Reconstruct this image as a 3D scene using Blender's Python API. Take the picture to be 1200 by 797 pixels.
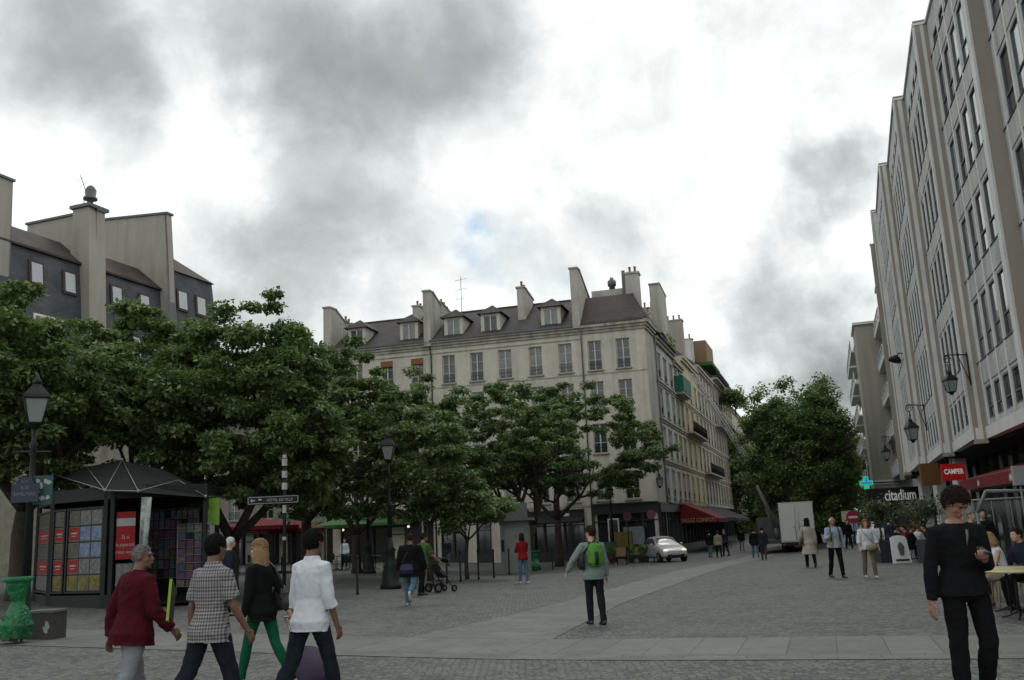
import bpy, math, random
import numpy as np
from mathutils import Vector, Matrix, Euler, noise as mnoise
random.seed(7)
D = bpy.data
for o in list(D.objects): D.objects.remove(o, do_unlink=True)
SC = bpy.context.scene
COL = SC.collection
R_ = math.radians

# ------------------------------------------------------------------ camera
F = 1100.0; CH = 1.65
ROLL = math.atan(.047); PITCH = math.atan(228.3 / F)
_fw = Vector((0, math.cos(PITCH), math.sin(PITCH)))
_u0 = Vector((0, -math.sin(PITCH), math.cos(PITCH))); _x0 = Vector((1, 0, 0))
_rt = _x0 * math.cos(ROLL) - _u0 * math.sin(ROLL)
_up = _u0 * math.cos(ROLL) + _x0 * math.sin(ROLL)
cam_d = D.cameras.new('camera'); cam = D.objects.new('camera', cam_d); COL.objects.link(cam)
cam_d.sensor_width = 36; cam_d.lens = F / 1200 * 36; cam_d.clip_start = .05; cam_d.clip_end = 3000
M = Matrix((_rt, _up, -_fw)).transposed().to_4x4(); M.translation = Vector((0, 0, CH))
cam.matrix_world = M
SC.camera = cam

# ------------------------------------------------------------------ light
SUN_EL, SUN_AZ = 52, 12          # azimuth clockwise from +Y
w = D.worlds.new('World'); SC.world = w; w.use_nodes = True
nt = w.node_tree; nt.nodes.clear()
def wn(t, **k):
    n = nt.nodes.new(t)
    for a, b in k.items(): setattr(n, a, b)
    return n
def wm(op, a, b=None, clamp=False):
    n = wn('ShaderNodeMath', operation=op); n.use_clamp = clamp
    for i, v in enumerate((a, b)):
        if v is None: continue
        if hasattr(v, 'links') or hasattr(v, 'is_linked'): nt.links.new(v, n.inputs[i])
        else: n.inputs[i].default_value = v
    return n.outputs[0]
out = wn('ShaderNodeOutputWorld'); bg = wn('ShaderNodeBackground'); bg.inputs[1].default_value = .1
nt.links.new(bg.outputs[0], out.inputs[0])
sky = wn('ShaderNodeTexSky', sky_type='NISHITA'); sky.sun_disc = False
sky.sun_elevation = R_(SUN_EL); sky.sun_rotation = R_(SUN_AZ); sky.dust_density = 2.0
tc = wn('ShaderNodeTexCoord')
sep = wn('ShaderNodeSeparateXYZ'); nt.links.new(tc.outputs['Generated'], sep.inputs[0])
# clouds lie on a high layer: direction divided by its height
hz = wm('MAXIMUM', wm('ADD', sep.outputs[2], .12), .05)
cmb = wn('ShaderNodeCombineXYZ')
nt.links.new(wm('DIVIDE', sep.outputs[0], hz), cmb.inputs[0]); nt.links.new(wm('DIVIDE', sep.outputs[1], hz), cmb.inputs[1])
def wnoise(vec, scale, detail, rough=.55, dist=0.):
    n = wn('ShaderNodeTexNoise'); n.inputs['Scale'].default_value = scale; n.inputs['Detail'].default_value = detail
    n.inputs['Roughness'].default_value = rough; n.inputs['Distortion'].default_value = dist
    nt.links.new(vec, n.inputs['Vector']); return n
warp = wnoise(tc.outputs['Generated'], 4.2, 7, .55)
wsub = wn('ShaderNodeVectorMath', operation='SUBTRACT'); nt.links.new(warp.outputs['Color'], wsub.inputs[0]); wsub.inputs[1].default_value = (.5, .5, .5)
wsc = wn('ShaderNodeVectorMath', operation='SCALE'); nt.links.new(wsub.outputs[0], wsc.inputs[0]); wsc.inputs['Scale'].default_value = .30
wad = wn('ShaderNodeVectorMath', operation='ADD'); nt.links.new(tc.outputs['Generated'], wad.inputs[0]); nt.links.new(wsc.outputs[0], wad.inputs[1])
def ray(px, py):
    return (_fw + _rt * ((px - 600) / F) - _up * ((py - 398.5) / F))
def blob(px, py, r):
    c = ray(px, py).normalized()
    d = wn('ShaderNodeVectorMath', operation='DISTANCE'); nt.links.new(wad.outputs[0], d.inputs[0]); d.inputs[1].default_value = c
    m = wn('ShaderNodeMapRange', interpolation_type='SMOOTHSTEP'); nt.links.new(d.outputs['Value'], m.inputs[0])
    m.inputs['From Min'].default_value = r / F; m.inputs['From Max'].default_value = r * .12 / F
    m.inputs['To Min'].default_value = 0; m.inputs['To Max'].default_value = 1
    return m.outputs[0]
dark = 0.0
for px, py, r, k in [(55, 25, 170, .58), (160, 70, 70, .15), (330, 20, 120, .30), (440, 70, 165, .42), (400, 125, 105, .32), (540, 60, 110, .34), (250, 300, 140, .36),
                     (400, 262, 130, .38), (500, 300, 110, .25), (330, 350, 150, .28), (960, 235, 105, .66), (1010, 190, 70, .25), (880, 325, 90, .42), (920, 400, 120, .5), (1000, 400, 90, .3),
                     (970, 480, 120, .72), (740, 262, 80, .22), (640, 290, 60, .14), (820, 430, 90, .2), (600, 330, 120, .12), (700, 200, 50, .08)]:
    dark = wm('ADD', wm('MULTIPLY', blob(px, py, r), k), dark)
tex = wnoise(cmb.outputs[0], .85, 9, .58, .3)
tex2 = wnoise(tc.outputs['Generated'], 9.0, 12, .62, .35)
tex3 = wnoise(tc.outputs['Generated'], 22.0, 8, .6, .3)
# away from the photographed part the layer stays mottled
back = wn('ShaderNodeMapRange'); nt.links.new(tex.outputs[0], back.inputs[0]); back.inputs['From Min'].default_value = .42; back.inputs['From Max'].default_value = .68
dark = wm('ADD', dark, wm('MULTIPLY', back.outputs[0], .20))
dark = wm('ADD', dark, wm('MULTIPLY', wm('SUBTRACT', tex2.outputs[0], .5), .85))
ramp = wn('ShaderNodeValToRGB'); nt.links.new(wm('MULTIPLY', dark, 1.0, True), ramp.inputs[0])
cr = ramp.color_ramp
cr.elements[0].position = 0; cr.elements[0].color = (12.4, 12.9, 12.8, 1)
cr.elements[1].position = 1; cr.elements[1].color = (3.2, 3.5, 3.5, 1)
for p, c in ((.16, (9.7, 10.15, 10.1)), (.38, (7.0, 7.45, 7.45)), (.66, (4.8, 5.15, 5.2))):
    e = cr.elements.new(p); e.color = (*c, 1)
hole = wm('MULTIPLY', wm('MULTIPLY', wm('MAXIMUM', blob(606, 300, 62), wm('MULTIPLY', blob(578, 334, 54), .8)), 1.2), wm('MULTIPLY', wm('MULTIPLY', wm('SUBTRACT', tex3.outputs[0], .32), 4.0, True), .75), True)
mix = wn('ShaderNodeMix', data_type='RGBA'); nt.links.new(hole, mix.inputs[0]); nt.links.new(ramp.outputs[0], mix.inputs[6])
skb = wn('ShaderNodeVectorMath', operation='SCALE'); nt.links.new(sky.outputs[0], skb.inputs[0]); skb.inputs['Scale'].default_value = 1.15
tnt = wn('ShaderNodeVectorMath', operation='MULTIPLY'); nt.links.new(skb.outputs[0], tnt.inputs[0]); tnt.inputs[1].default_value = (.80, .95, .98); nt.links.new(tnt.outputs[0], mix.inputs[7])
nt.links.new(mix.outputs[2], bg.inputs[0])
sl = D.lights.new('sun', 'SUN'); sl.energy = .5; sl.angle = R_(14); sl.color = (1, .96, .9)
so = D.objects.new('sun', sl); COL.objects.link(so)
_sd = Vector((math.sin(R_(SUN_AZ)) * math.cos(R_(SUN_EL)), math.cos(R_(SUN_AZ)) * math.cos(R_(SUN_EL)), math.sin(R_(SUN_EL))))
so.rotation_euler = _sd.to_track_quat('Z', 'Y').to_euler(); so.location = _sd * 200
SC.view_settings.view_transform = 'Standard'; SC.view_settings.look = 'None'
SC.view_settings.exposure = -.12; SC.view_settings.gamma = 1
SC.render.engine = 'CYCLES'

# ------------------------------------------------------------------ materials
MATS = {}
def mat(name, c, rough=.8, var=.12, scale=4., bump=0., metal=0., spec=.3, streak=0., emis=0., trans=0., coat=0., bscale=None, c2=None):
    if name in MATS: return MATS[name]
    m = D.materials.new(name); MATS[name] = m; m.use_nodes = True
    t = m.node_tree; b = t.nodes['Principled BSDF']; L = t.links
    b.inputs['Roughness'].default_value = rough; b.inputs['Metallic'].default_value = metal
    b.inputs['Specular IOR Level'].default_value = spec
    b.inputs['Coat Weight'].default_value = coat
    if trans: b.inputs['Transmission Weight'].default_value = trans
    co = t.nodes.new('ShaderNodeTexCoord')
    mp = t.nodes.new('ShaderNodeMapping'); L.new(co.outputs['Object'], mp.inputs[0])
    n = t.nodes.new('ShaderNodeTexNoise'); n.inputs['Scale'].default_value = scale; n.inputs['Detail'].default_value = 6; n.inputs['Roughness'].default_value = .65
    L.new(mp.outputs[0], n.inputs[0])
    mx = t.nodes.new('ShaderNodeMix'); mx.data_type = 'RGBA'
    lo = tuple(x * (1 - var) for x in c[:3]); hi = tuple(min(1, x * (1 + var)) for x in c[:3]) if c2 is None else c2
    mr = t.nodes.new('ShaderNodeMapRange'); mr.inputs[1].default_value = .3; mr.inputs[2].default_value = .7
    L.new(n.outputs[0], mr.inputs[0]); L.new(mr.outputs[0], mx.inputs[0])
    mx.inputs[6].default_value = (*lo, 1); mx.inputs[7].default_value = (*hi, 1)
    last = mx.outputs[2]
    if streak:
        m2 = t.nodes.new('ShaderNodeMapping'); m2.inputs['Scale'].default_value = (1.6, 1.6, .12); L.new(co.outputs['Object'], m2.inputs[0])
        n2 = t.nodes.new('ShaderNodeTexNoise'); n2.inputs['Scale'].default_value = 1.4; n2.inputs['Detail'].default_value = 7; L.new(m2.outputs[0], n2.inputs[0])
        r2 = t.nodes.new('ShaderNodeMapRange'); r2.inputs[1].default_value = .42; r2.inputs[2].default_value = .68; r2.inputs[3].default_value = 1; r2.inputs[4].default_value = 1 - streak
        L.new(n2.outputs[0], r2.inputs[0])
        v = t.nodes.new('ShaderNodeVectorMath'); v.operation = 'SCALE'; L.new(last, v.inputs[0]); L.new(r2.outputs[0], v.inputs['Scale']); last = v.outputs[0]
    L.new(last, b.inputs['Base Color'])
    if emis:
        L.new(last, b.inputs['Emission Color']); b.inputs['Emission Strength'].default_value = emis
    if bump:
        nb = t.nodes.new('ShaderNodeTexNoise'); nb.inputs['Scale'].default_value = bscale or scale * 6; nb.inputs['Detail'].default_value = 4
        L.new(co.outputs['Object'], nb.inputs[0])
        bp = t.nodes.new('ShaderNodeBump'); bp.inputs['Strength'].default_value = bump; bp.inputs['Distance'].default_value = .02
        L.new(nb.outputs[0], bp.inputs['Height']); L.new(bp.outputs[0], b.inputs['Normal'])
    return m

def tree_of(m): return m.node_tree, m.node_tree.nodes['Principled BSDF']
def m_leaf(name, c, c2):
    if name in MATS: return MATS[name]
    m = D.materials.new(name); MATS[name] = m; m.use_nodes = True
    t, b = tree_of(m); g = t.nodes.new('ShaderNodeNewGeometry')
    r = t.nodes.new('ShaderNodeMix'); r.data_type = 'RGBA'
    co = t.nodes.new('ShaderNodeTexCoord'); nz = t.nodes.new('ShaderNodeTexNoise'); nz.inputs['Scale'].default_value = .9; nz.inputs['Detail'].default_value = 3; t.links.new(co.outputs['Object'], nz.inputs[0])
    ad = t.nodes.new('ShaderNodeMath'); ad.operation = 'MULTIPLY_ADD'; t.links.new(nz.outputs[0], ad.inputs[0]); ad.inputs[1].default_value = 2.2; ad.inputs[2].default_value = -1.1
    a2 = t.nodes.new('ShaderNodeMath'); a2.operation = 'ADD'; a2.use_clamp = True; t.links.new(ad.outputs[0], a2.inputs[0]); t.links.new(g.outputs['Random Per Island'], a2.inputs[1]); t.links.new(a2.outputs[0], r.inputs[0])
    r.inputs[6].default_value = (*c, 1); r.inputs[7].default_value = (*c2, 1)
    t.links.new(r.outputs[2], b.inputs['Base Color']); b.inputs['Roughness'].default_value = .55; b.inputs['Specular IOR Level'].default_value = .35
    tr = t.nodes.new('ShaderNodeBsdfTranslucent'); s = t.nodes.new('ShaderNodeVectorMath'); s.operation = 'MULTIPLY'
    t.links.new(r.outputs[2], s.inputs[0]); s.inputs[1].default_value = (1.3, 1.5, .7); t.links.new(s.outputs[0], tr.inputs[0])
    mx = t.nodes.new('ShaderNodeMixShader'); mx.inputs[0].default_value = .3
    t.links.new(b.outputs[0], mx.inputs[1]); t.links.new(tr.outputs[0], mx.inputs[2])
    t.links.new(mx.outputs[0], t.nodes['Material Output'].inputs[0])
    return m
def m_cobble():
    m = D.materials.new('cobblestones'); m.use_nodes = True; t, b = tree_of(m); L = t.links
    co = t.nodes.new('ShaderNodeTexCoord')
    def vor(feat):
        v = t.nodes.new('ShaderNodeTexVoronoi'); v.feature = feat; v.inputs['Scale'].default_value = 10.5; v.inputs['Randomness'].default_value = .62
        L.new(co.outputs['Object'], v.inputs['Vector']); return v
    v = vor('F1'); e = vor('DISTANCE_TO_EDGE')
    n = t.nodes.new('ShaderNodeTexNoise'); n.inputs['Scale'].default_value = .55; n.inputs['Detail'].default_value = 9; n.inputs['Roughness'].default_value = .7; L.new(co.outputs['Object'], n.inputs[0])
    n3 = t.nodes.new('ShaderNodeTexNoise'); n3.inputs['Scale'].default_value = 60; n3.inputs['Detail'].default_value = 3; L.new(co.outputs['Object'], n3.inputs[0])
    sc = t.nodes.new('ShaderNodeSeparateColor'); L.new(v.outputs['Color'], sc.inputs[0])
    def mth(op, a, bb):
        k = t.nodes.new('ShaderNodeMath'); k.operation = op
        for i, q in enumerate((a, bb)):
            if isinstance(q, (int, float)): k.inputs[i].default_value = q
            else: L.new(q, k.inputs[i])
        return k.outputs[0]
    val = mth('ADD', mth('MULTIPLY', sc.outputs[0], .5), mth('MULTIPLY', n.outputs[0], .95))
    val = mth('ADD', val, mth('MULTIPLY', n3.outputs[0], .25))
    rp = t.nodes.new('ShaderNodeValToRGB'); L.new(val, rp.inputs[0])
    rp.color_ramp.elements[0].position = .42; rp.color_ramp.elements[0].color = (.034, .042, .041, 1)
    rp.color_ramp.elements[1].position = 1.1; rp.color_ramp.elements[1].color = (.135, .137, .130, 1)
    ed = t.nodes.new('ShaderNodeMapRange'); L.new(e.outputs['Distance'], ed.inputs[0]); ed.inputs[1].default_value = .02; ed.inputs[2].default_value = .11
    ed.inputs[3].default_value = .5; ed.inputs[4].default_value = 1
    s = t.nodes.new('ShaderNodeVectorMath'); s.operation = 'SCALE'; L.new(rp.outputs[0], s.inputs[0]); L.new(ed.outputs[0], s.inputs['Scale'])
    ns = t.nodes.new('ShaderNodeTexNoise'); ns.inputs['Scale'].default_value = 2.1; ns.inputs['Detail'].default_value = 5; L.new(co.outputs['Object'], ns.inputs[0])
    sr_ = t.nodes.new('ShaderNodeMapRange'); L.new(ns.outputs[0], sr_.inputs[0]); sr_.inputs[1].default_value = .58; sr_.inputs[2].default_value = .70; sr_.inputs[3].default_value = 1; sr_.inputs[4].default_value = .68
    s2 = t.nodes.new('ShaderNodeVectorMath'); s2.operation = 'SCALE'; L.new(s.outputs[0], s2.inputs[0]); L.new(sr_.outputs[0], s2.inputs['Scale'])
    L.new(s2.outputs[0], b.inputs['Base Color']); b.inputs['Roughness'].default_value = .72; b.inputs['Specular IOR Level'].default_value = .35
    bp = t.nodes.new('ShaderNodeBump'); bp.inputs['Strength'].default_value = .8; bp.inputs['Distance'].default_value = .02
    L.new(ed.outputs[0], bp.inputs['Height']); L.new(bp.outputs[0], b.inputs['Normal'])
    return m
def m_slab(name, rot, bw, bh, base=(.125, .128, .122)):
    m = D.materials.new(name); m.use_nodes = True; t, b = tree_of(m); L = t.links
    co = t.nodes.new('ShaderNodeTexCoord'); mp = t.nodes.new('ShaderNodeMapping'); mp.inputs['Rotation'].default_value = (0, 0, rot); L.new(co.outputs['Object'], mp.inputs[0])
    br = t.nodes.new('ShaderNodeTexBrick'); L.new(mp.outputs[0], br.inputs[0]); br.inputs['Scale'].default_value = 1
    br.inputs['Brick Width'].default_value = bw; br.inputs['Row Height'].default_value = bh; br.inputs['Mortar Size'].default_value = .009; br.inputs['Mortar Smooth'].default_value = .2
    br.inputs['Color1'].default_value = (*[x * .82 for x in base], 1); br.inputs['Color2'].default_value = (*[x * 1.12 for x in base], 1)
    br.inputs['Mortar'].default_value = (.045, .045, .04, 1); br.offset = .37; br.squash = 1.0; br.squash_frequency = 2
    n = t.nodes.new('ShaderNodeTexNoise'); n.inputs['Scale'].default_value = 1.3; n.inputs['Detail'].default_value = 10; n.inputs['Roughness'].default_value = .75; L.new(co.outputs['Object'], n.inputs[0])
    r = t.nodes.new('ShaderNodeMapRange'); L.new(n.outputs[0], r.inputs[0]); r.inputs[1].default_value = .3; r.inputs[2].default_value = .7; r.inputs[3].default_value = .62; r.inputs[4].default_value = 1.18
    s = t.nodes.new('ShaderNodeVectorMath'); s.operation = 'SCALE'; L.new(br.outputs[0], s.inputs[0]); L.new(r.outputs[0], s.inputs['Scale'])
    ns = t.nodes.new('ShaderNodeTexNoise'); ns.inputs['Scale'].default_value = 5.5; ns.inputs['Detail'].default_value = 4; L.new(co.outputs['Object'], ns.inputs[0])
    sr_ = t.nodes.new('ShaderNodeMapRange'); L.new(ns.outputs[0], sr_.inputs[0]); sr_.inputs[1].default_value = .62; sr_.inputs[2].default_value = .68; sr_.inputs[3].default_value = 1; sr_.inputs[4].default_value = .72
    s2 = t.nodes.new('ShaderNodeVectorMath'); s2.operation = 'SCALE'; L.new(s.outputs[0], s2.inputs[0]); L.new(sr_.outputs[0], s2.inputs['Scale'])
    L.new(s2.outputs[0], b.inputs['Base Color']); b.inputs['Roughness'].default_value = .7
    bp = t.nodes.new('ShaderNodeBump'); bp.inputs['Strength'].default_value = .3; bp.inputs['Distance'].default_value = .01; L.new(br.outputs['Fac'], bp.inputs['Height']); bp.invert = True
    L.new(bp.outputs[0], b.inputs['Normal'])
    return m
def m_tiles(name, c, c2, sx=.18, sy=.1):
    m = D.materials.new(name); MATS[name] = m; m.use_nodes = True; t, b = tree_of(m); L = t.links
    co = t.nodes.new('ShaderNodeTexCoord')
    sp = t.nodes.new('ShaderNodeSeparateXYZ'); L.new(co.outputs['Object'], sp.inputs[0]); cb = t.nodes.new('ShaderNodeCombineXYZ')
    ad = t.nodes.new('ShaderNodeMath'); ad.operation = 'ADD'; L.new(sp.outputs[0], ad.inputs[0]); L.new(sp.outputs[1], ad.inputs[1])
    L.new(ad.outputs[0], cb.inputs[0]); L.new(sp.outputs[2], cb.inputs[1])
    br = t.nodes.new('ShaderNodeTexBrick'); L.new(cb.outputs[0], br.inputs[0]); br.inputs['Scale'].default_value = 1
    br.inputs['Brick Width'].default_value = sx; br.inputs['Row Height'].default_value = sy; br.inputs['Mortar Size'].default_value = .012
    br.inputs['Color1'].default_value = (*c, 1); br.inputs['Color2'].default_value = (*c2, 1); br.inputs['Mortar'].default_value = (*[x * .7 for x in c], 1)
    n = t.nodes.new('ShaderNodeTexNoise'); n.inputs['Scale'].default_value = .8; n.inputs['Detail'].default_value = 9; L.new(co.outputs['Object'], n.inputs[0])
    r = t.nodes.new('ShaderNodeMapRange'); L.new(n.outputs[0], r.inputs[0]); r.inputs[1].default_value = .3; r.inputs[2].default_value = .7; r.inputs[3].default_value = .65; r.inputs[4].default_value = 1.3
    s = t.nodes.new('ShaderNodeVectorMath'); s.operation = 'SCALE'; L.new(br.outputs[0], s.inputs[0]); L.new(r.outputs[0], s.inputs['Scale'])
    L.new(s.outputs[0], b.inputs['Base Color']); b.inputs['Roughness'].default_value = .75
    return m
def m_plaid():
    m = D.materials.new('plaid_cotton'); m.use_nodes = True; t, b = tree_of(m); L = t.links
    co = t.nodes.new('ShaderNodeTexCoord'); sp = t.nodes.new('ShaderNodeSeparateXYZ'); L.new(co.outputs['Object'], sp.inputs[0])
    def mth(op, a, bb):
        k = t.nodes.new('ShaderNodeMath'); k.operation = op
        for i, q in enumerate((a, bb)):
            if isinstance(q, (int, float)): k.inputs[i].default_value = q
            else: L.new(q, k.inputs[i])
        return k.outputs[0]
    def band(s, f): return mth('GREATER_THAN', mth('FRACT', mth('MULTIPLY', s, f), 0), .52)
    a = band(mth('ADD', sp.outputs[0], mth('MULTIPLY', sp.outputs[1], .6)), 34); c = band(sp.outputs[2], 34)
    fine = mth('GREATER_THAN', mth('FRACT', mth('MULTIPLY', sp.outputs[2], 12), 0), .86)
    v = mth('ADD', mth('MULTIPLY', mth('ADD', a, c), .5), mth('MULTIPLY', fine, .4))
    rp = t.nodes.new('ShaderNodeValToRGB'); L.new(v, rp.inputs[0])
    rp.color_ramp.elements[0].color = (.04, .038, .045, 1); rp.color_ramp.elements[1].color = (.25, .235, .23, 1)
    L.new(rp.outputs[0], b.inputs['Base Color']); b.inputs['Roughness'].default_value = .9
    return m

# ------------------------------------------------------------------ mesh builder
class MB:
    def __init__(s): s.v = []; s.f = []; s.m = []; s.ml = []; s.cm = 0; s.sm = []; s.smooth = False
    def mat(s, m):
        if m not in s.ml: s.ml.append(m)
        s.cm = s.ml.index(m); return s
    def add(s, vs, fs, smooth=None):
        o = len(s.v); s.v += [tuple(p) for p in vs]; s.f += [tuple(i + o for i in f) for f in fs]
        s.m += [s.cm] * len(fs); s.sm += [s.smooth if smooth is None else smooth] * len(fs); return s
    def box(s, x0, y0, z0, x1, y1, z1, T=None):
        p = [(x, y, z) for z in (z0, z1) for y in (y0, y1) for x in (x0, x1)]
        if T is not None: p = [T @ Vector(q) for q in p]
        return s.add(p, [(0, 2, 3, 1), (4, 5, 7, 6), (0, 1, 5, 4), (2, 6, 7, 3), (0, 4, 6, 2), (1, 3, 7, 5)], False)
    def quad(s, a, b, c, d): return s.add([a, b, c, d], [(0, 1, 2, 3)], False)
    def poly(s, pts): return s.add(pts, [tuple(range(len(pts)))], False)
    def prism(s, pts, vec):       # polygon extruded along vec
        n = len(pts); v = Vector(vec); q = [tuple(Vector(p) + v) for p in pts]
        fs = [tuple(range(n - 1, -1, -1)), tuple(range(n, 2 * n))] + [(i, (i + 1) % n, n + (i + 1) % n, n + i) for i in range(n)]
        return s.add(list(pts) + q, fs, False)
    def tube(s, pts, r, n=8, smooth=True, up=None, cap=True):   # r: float or list of float / (rx, ry)
        pts = [Vector(p) for p in pts]; k = len(pts)
        rs = r if isinstance(r, (list, tuple)) and len(r) == k else [r] * k
        vs = []; fs = []; prev = None
        for i, p in enumerate(pts):
            d = (pts[min(i + 1, k - 1)] - pts[max(i - 1, 0)])
            d = d.normalized() if d.length > 1e-9 else Vector((0, 0, 1))
            if prev is None:
                a = Vector(up) if up else (Vector((0, 0, 1)) if abs(d.z) < .9 else Vector((1, 0, 0)))
            else: a = prev
            a = (a - d * a.dot(d)); a = a.normalized() if a.length > 1e-6 else d.orthogonal().normalized()
            prev = a; b = d.cross(a)
            rr = rs[i]; ra, rb = (rr if isinstance(rr, (tuple, list)) else (rr, rr))
            for j in range(n):
                t = 2 * math.pi * j / n; vs.append(p + a * (ra * math.cos(t)) + b * (rb * math.sin(t)))
        for i in range(k - 1):
            for j in range(n):
                j2 = (j + 1) % n; fs.append((i * n + j, i * n + j2, (i + 1) * n + j2, (i + 1) * n + j))
        if cap: fs += [tuple(range(n - 1, -1, -1)), tuple((k - 1) * n + j for j in range(n))]
        return s.add(vs, fs, smooth)
    def ring(s, c, prof, n=16, smooth=True):     # lathe: prof list of (r, z)
        c = Vector(c); vs = []; k = len(prof)
        for r, z in prof:
            for j in range(n):
                t = 2 * math.pi * j / n; vs.append(c + Vector((r * math.cos(t), r * math.sin(t), z)))
        fs = [(i * n + j, i * n + (j + 1) % n, (i + 1) * n + (j + 1) % n, (i + 1) * n + j) for i in range(k - 1) for j in range(n)]
        fs += [tuple(range(n - 1, -1, -1)), tuple((k - 1) * n + j for j in range(n))]
        return s.add(vs, fs, smooth)
    def ball(s, c, r, n=10, m=7, T=None):
        r = r if isinstance(r, (tuple, list)) else (r, r, r); vs = []; fs = []
        for i in range(m + 1):
            ph = math.pi * i / m
            for j in range(n):
                t = 2 * math.pi * j / n
                q = Vector((r[0] * math.sin(ph) * math.cos(t), r[1] * math.sin(ph) * math.sin(t), r[2] * math.cos(ph))) + Vector(c)
                vs.append(T @ q if T is not None else q)
        for i in range(m):
            for j in range(n):
                j2 = (j + 1) % n; a, b, cc, d = i * n + j, (i + 1) * n + j, (i + 1) * n + j2, i * n + j2
                if i == 0: fs.append((a, b, cc))
                elif i == m - 1: fs.append((a, b, d))
                else: fs.append((a, b, cc, d))
        # weld poles
        top = 0; o = len(vs)
        ff = []
        for f in fs:
            ff.append(tuple((0 if q < n else (m * n if q >= m * n else q)) for q in f))
        return s.add(vs, ff, True)
    def build(s, name, parent=None, m=None, **k):
        me = D.meshes.new(name)
        if getattr(s, 'np', None) is not None and not s.v:
            v, f = s.np; me.vertices.add(len(v)); me.vertices.foreach_set('co', v.astype('f').ravel()); me.loops.add(f.size); me.loops.foreach_set('vertex_index', f.astype('i').ravel())
            me.polygons.add(len(f)); me.polygons.foreach_set('loop_start', np.arange(0, f.size, 3, dtype='i'))
            for x in s.ml: me.materials.append(x)
            me.update(calc_edges=True); return link(name, me, parent, **k)
        me.from_pydata([tuple(p) for p in s.v], [], s.f)
        if m is not None and not s.ml: s.ml = [m]
        for x in s.ml: me.materials.append(x)
        me.polygons.foreach_set('material_index', s.m); me.polygons.foreach_set('use_smooth', s.sm); me.update()
        return link(name, me, parent, **k)
def link(name, me, parent=None, loc=None, rz=None, label=None, cat=None, group=None, kind=None):
    o = D.objects.new(name, me); COL.objects.link(o)
    if parent is not None: o.parent = parent
    if loc is not None: o.location = loc
    if rz is not None: o.rotation_euler = (0, 0, rz)
    tag(o, label, cat, group, kind); return o
def tag(o, label=None, cat=None, group=None, kind=None):
    if label: o['label'] = label
    if cat: o['category'] = cat
    if group: o['group'] = group
    if kind: o['kind'] = kind
    return o
def thing(name, label, cat, loc=(0, 0, 0), rz=0, group=None):
    return link(name, None, None, loc, rz, label, cat, group)
def copy_tree(o, parent=None, loc=None, rz=None, label=None):
    c = o.copy(); COL.objects.link(c); c.parent = parent
    if loc is not None: c.location = loc
    if rz is not None: c.rotation_euler = (c.rotation_euler[0], c.rotation_euler[1], rz)
    if label: c['label'] = label
    for ch in KIDS.get(o.name, None) or list(o.children): copy_tree(ch, c)
    return c
KIDS = {}
def text(s, size, m, parent, loc, rot, name='lettering', ext=.004, align='CENTER', sx=1., bold=0.):
    cu = D.curves.new(name, 'FONT'); cu.body = s; cu.size = size; cu.extrude = ext; cu.align_x = align; cu.align_y = 'CENTER'; cu.offset = bold
    to = D.objects.new('tmp', cu); COL.objects.link(to)
    dg = bpy.context.evaluated_depsgraph_get(); me = D.meshes.new_from_object(to.evaluated_get(dg))
    D.objects.remove(to); me.materials.clear(); me.materials.append(m)
    o = link(name, me, parent); o.location = loc; o.rotation_euler = rot; o.scale = (sx, 1, 1); return o

# ------------------------------------------------------------------ ground shape and photo geometry
def sst(a, b, x): t = min(1, max(0, (x - a) / (b - a))); return t * t * (3 - 2 * t)
def gz(x, y):
    z = .035 * (math.log1p(math.exp(-x * 1.2)) / 1.2 if x > -30 else -x)
    z = min(z, .9)
    z *= 1 - .6 * sst(40, 70, y)
    z -= .33 * sst(34, 60, y) * (1 - sst(15, 22, x)) * sst(-12, 2, x)
    return z
def G(px, py):
    r = ray(px, py); z = 0.
    for _ in range(12):
        t = (z - CH) / r.z; x, y = r.x * t, r.y * t; z = gz(x, y)
    return Vector((x, y, z))
def A(px, py, Y):
    r = ray(px, py); return Vector((0, 0, CH)) + r * (Y / r.y)
def AG(px, Y, py=640):        # ground point seen in column px at depth Y
    for _ in range(6):
        p = A(px, py, Y); z = gz(p.x, Y)
        d = Vector((p.x, Y, z)) - Vector((0, 0, CH)); wv = d.dot(_fw)
        py = 398.5 - F * d.dot(_up) / wv
    return Vector((p.x, Y, z))
TH = R_(18); US = Vector((math.sin(TH), math.cos(TH), 0)); NS = Vector((math.cos(TH), -math.sin(TH), 0))
# ------------------------------------------------------------------ palette
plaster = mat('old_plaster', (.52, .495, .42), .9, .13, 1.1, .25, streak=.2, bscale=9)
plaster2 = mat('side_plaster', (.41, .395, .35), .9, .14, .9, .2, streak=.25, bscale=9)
stone = mat('pale_stone', (.40, .385, .34), .85, .15, 2.2, .2, streak=.2)
stone_d = mat('weathered_stone', (.27, .255, .215), .9, .25, 2.5, .3, streak=.3)
trim = mat('cornice_stone', (.37, .35, .30), .85, .25, 2.6, .2, streak=.35)
white_p = mat('white_paint', (.62, .62, .59), .5, .06)
off_w = mat('worn_white_paint', (.50, .50, .46), .6, .12)
rooft = m_tiles('dark_roof_tiles', (.030, .024, .022), (.050, .042, .038))
roofb = m_tiles('brown_roof_tiles', (.034, .023, .019), (.056, .037, .030))
zinc = mat('zinc', (.12, .125, .13), .6, .15, 2, metal=.1)
slate = m_tiles('blue_slate', (.055, .062, .074), (.072, .08, .094), .3, .18)
concrete = mat('beige_concrete', (.34, .32, .28), .9, .07, .7, .15, streak=.16, bscale=14)
panelc = mat('grey_panel', (.44, .455, .46), .8, .12, 1.2, .1, streak=.3)
finc = mat('pale_fin_concrete', (.58, .57, .545), .8, .12, 1.2, .1)
blankc = mat('brown_grey_concrete', (.30, .275, .235), .9, .07, .8, .12, streak=.1)
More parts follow.
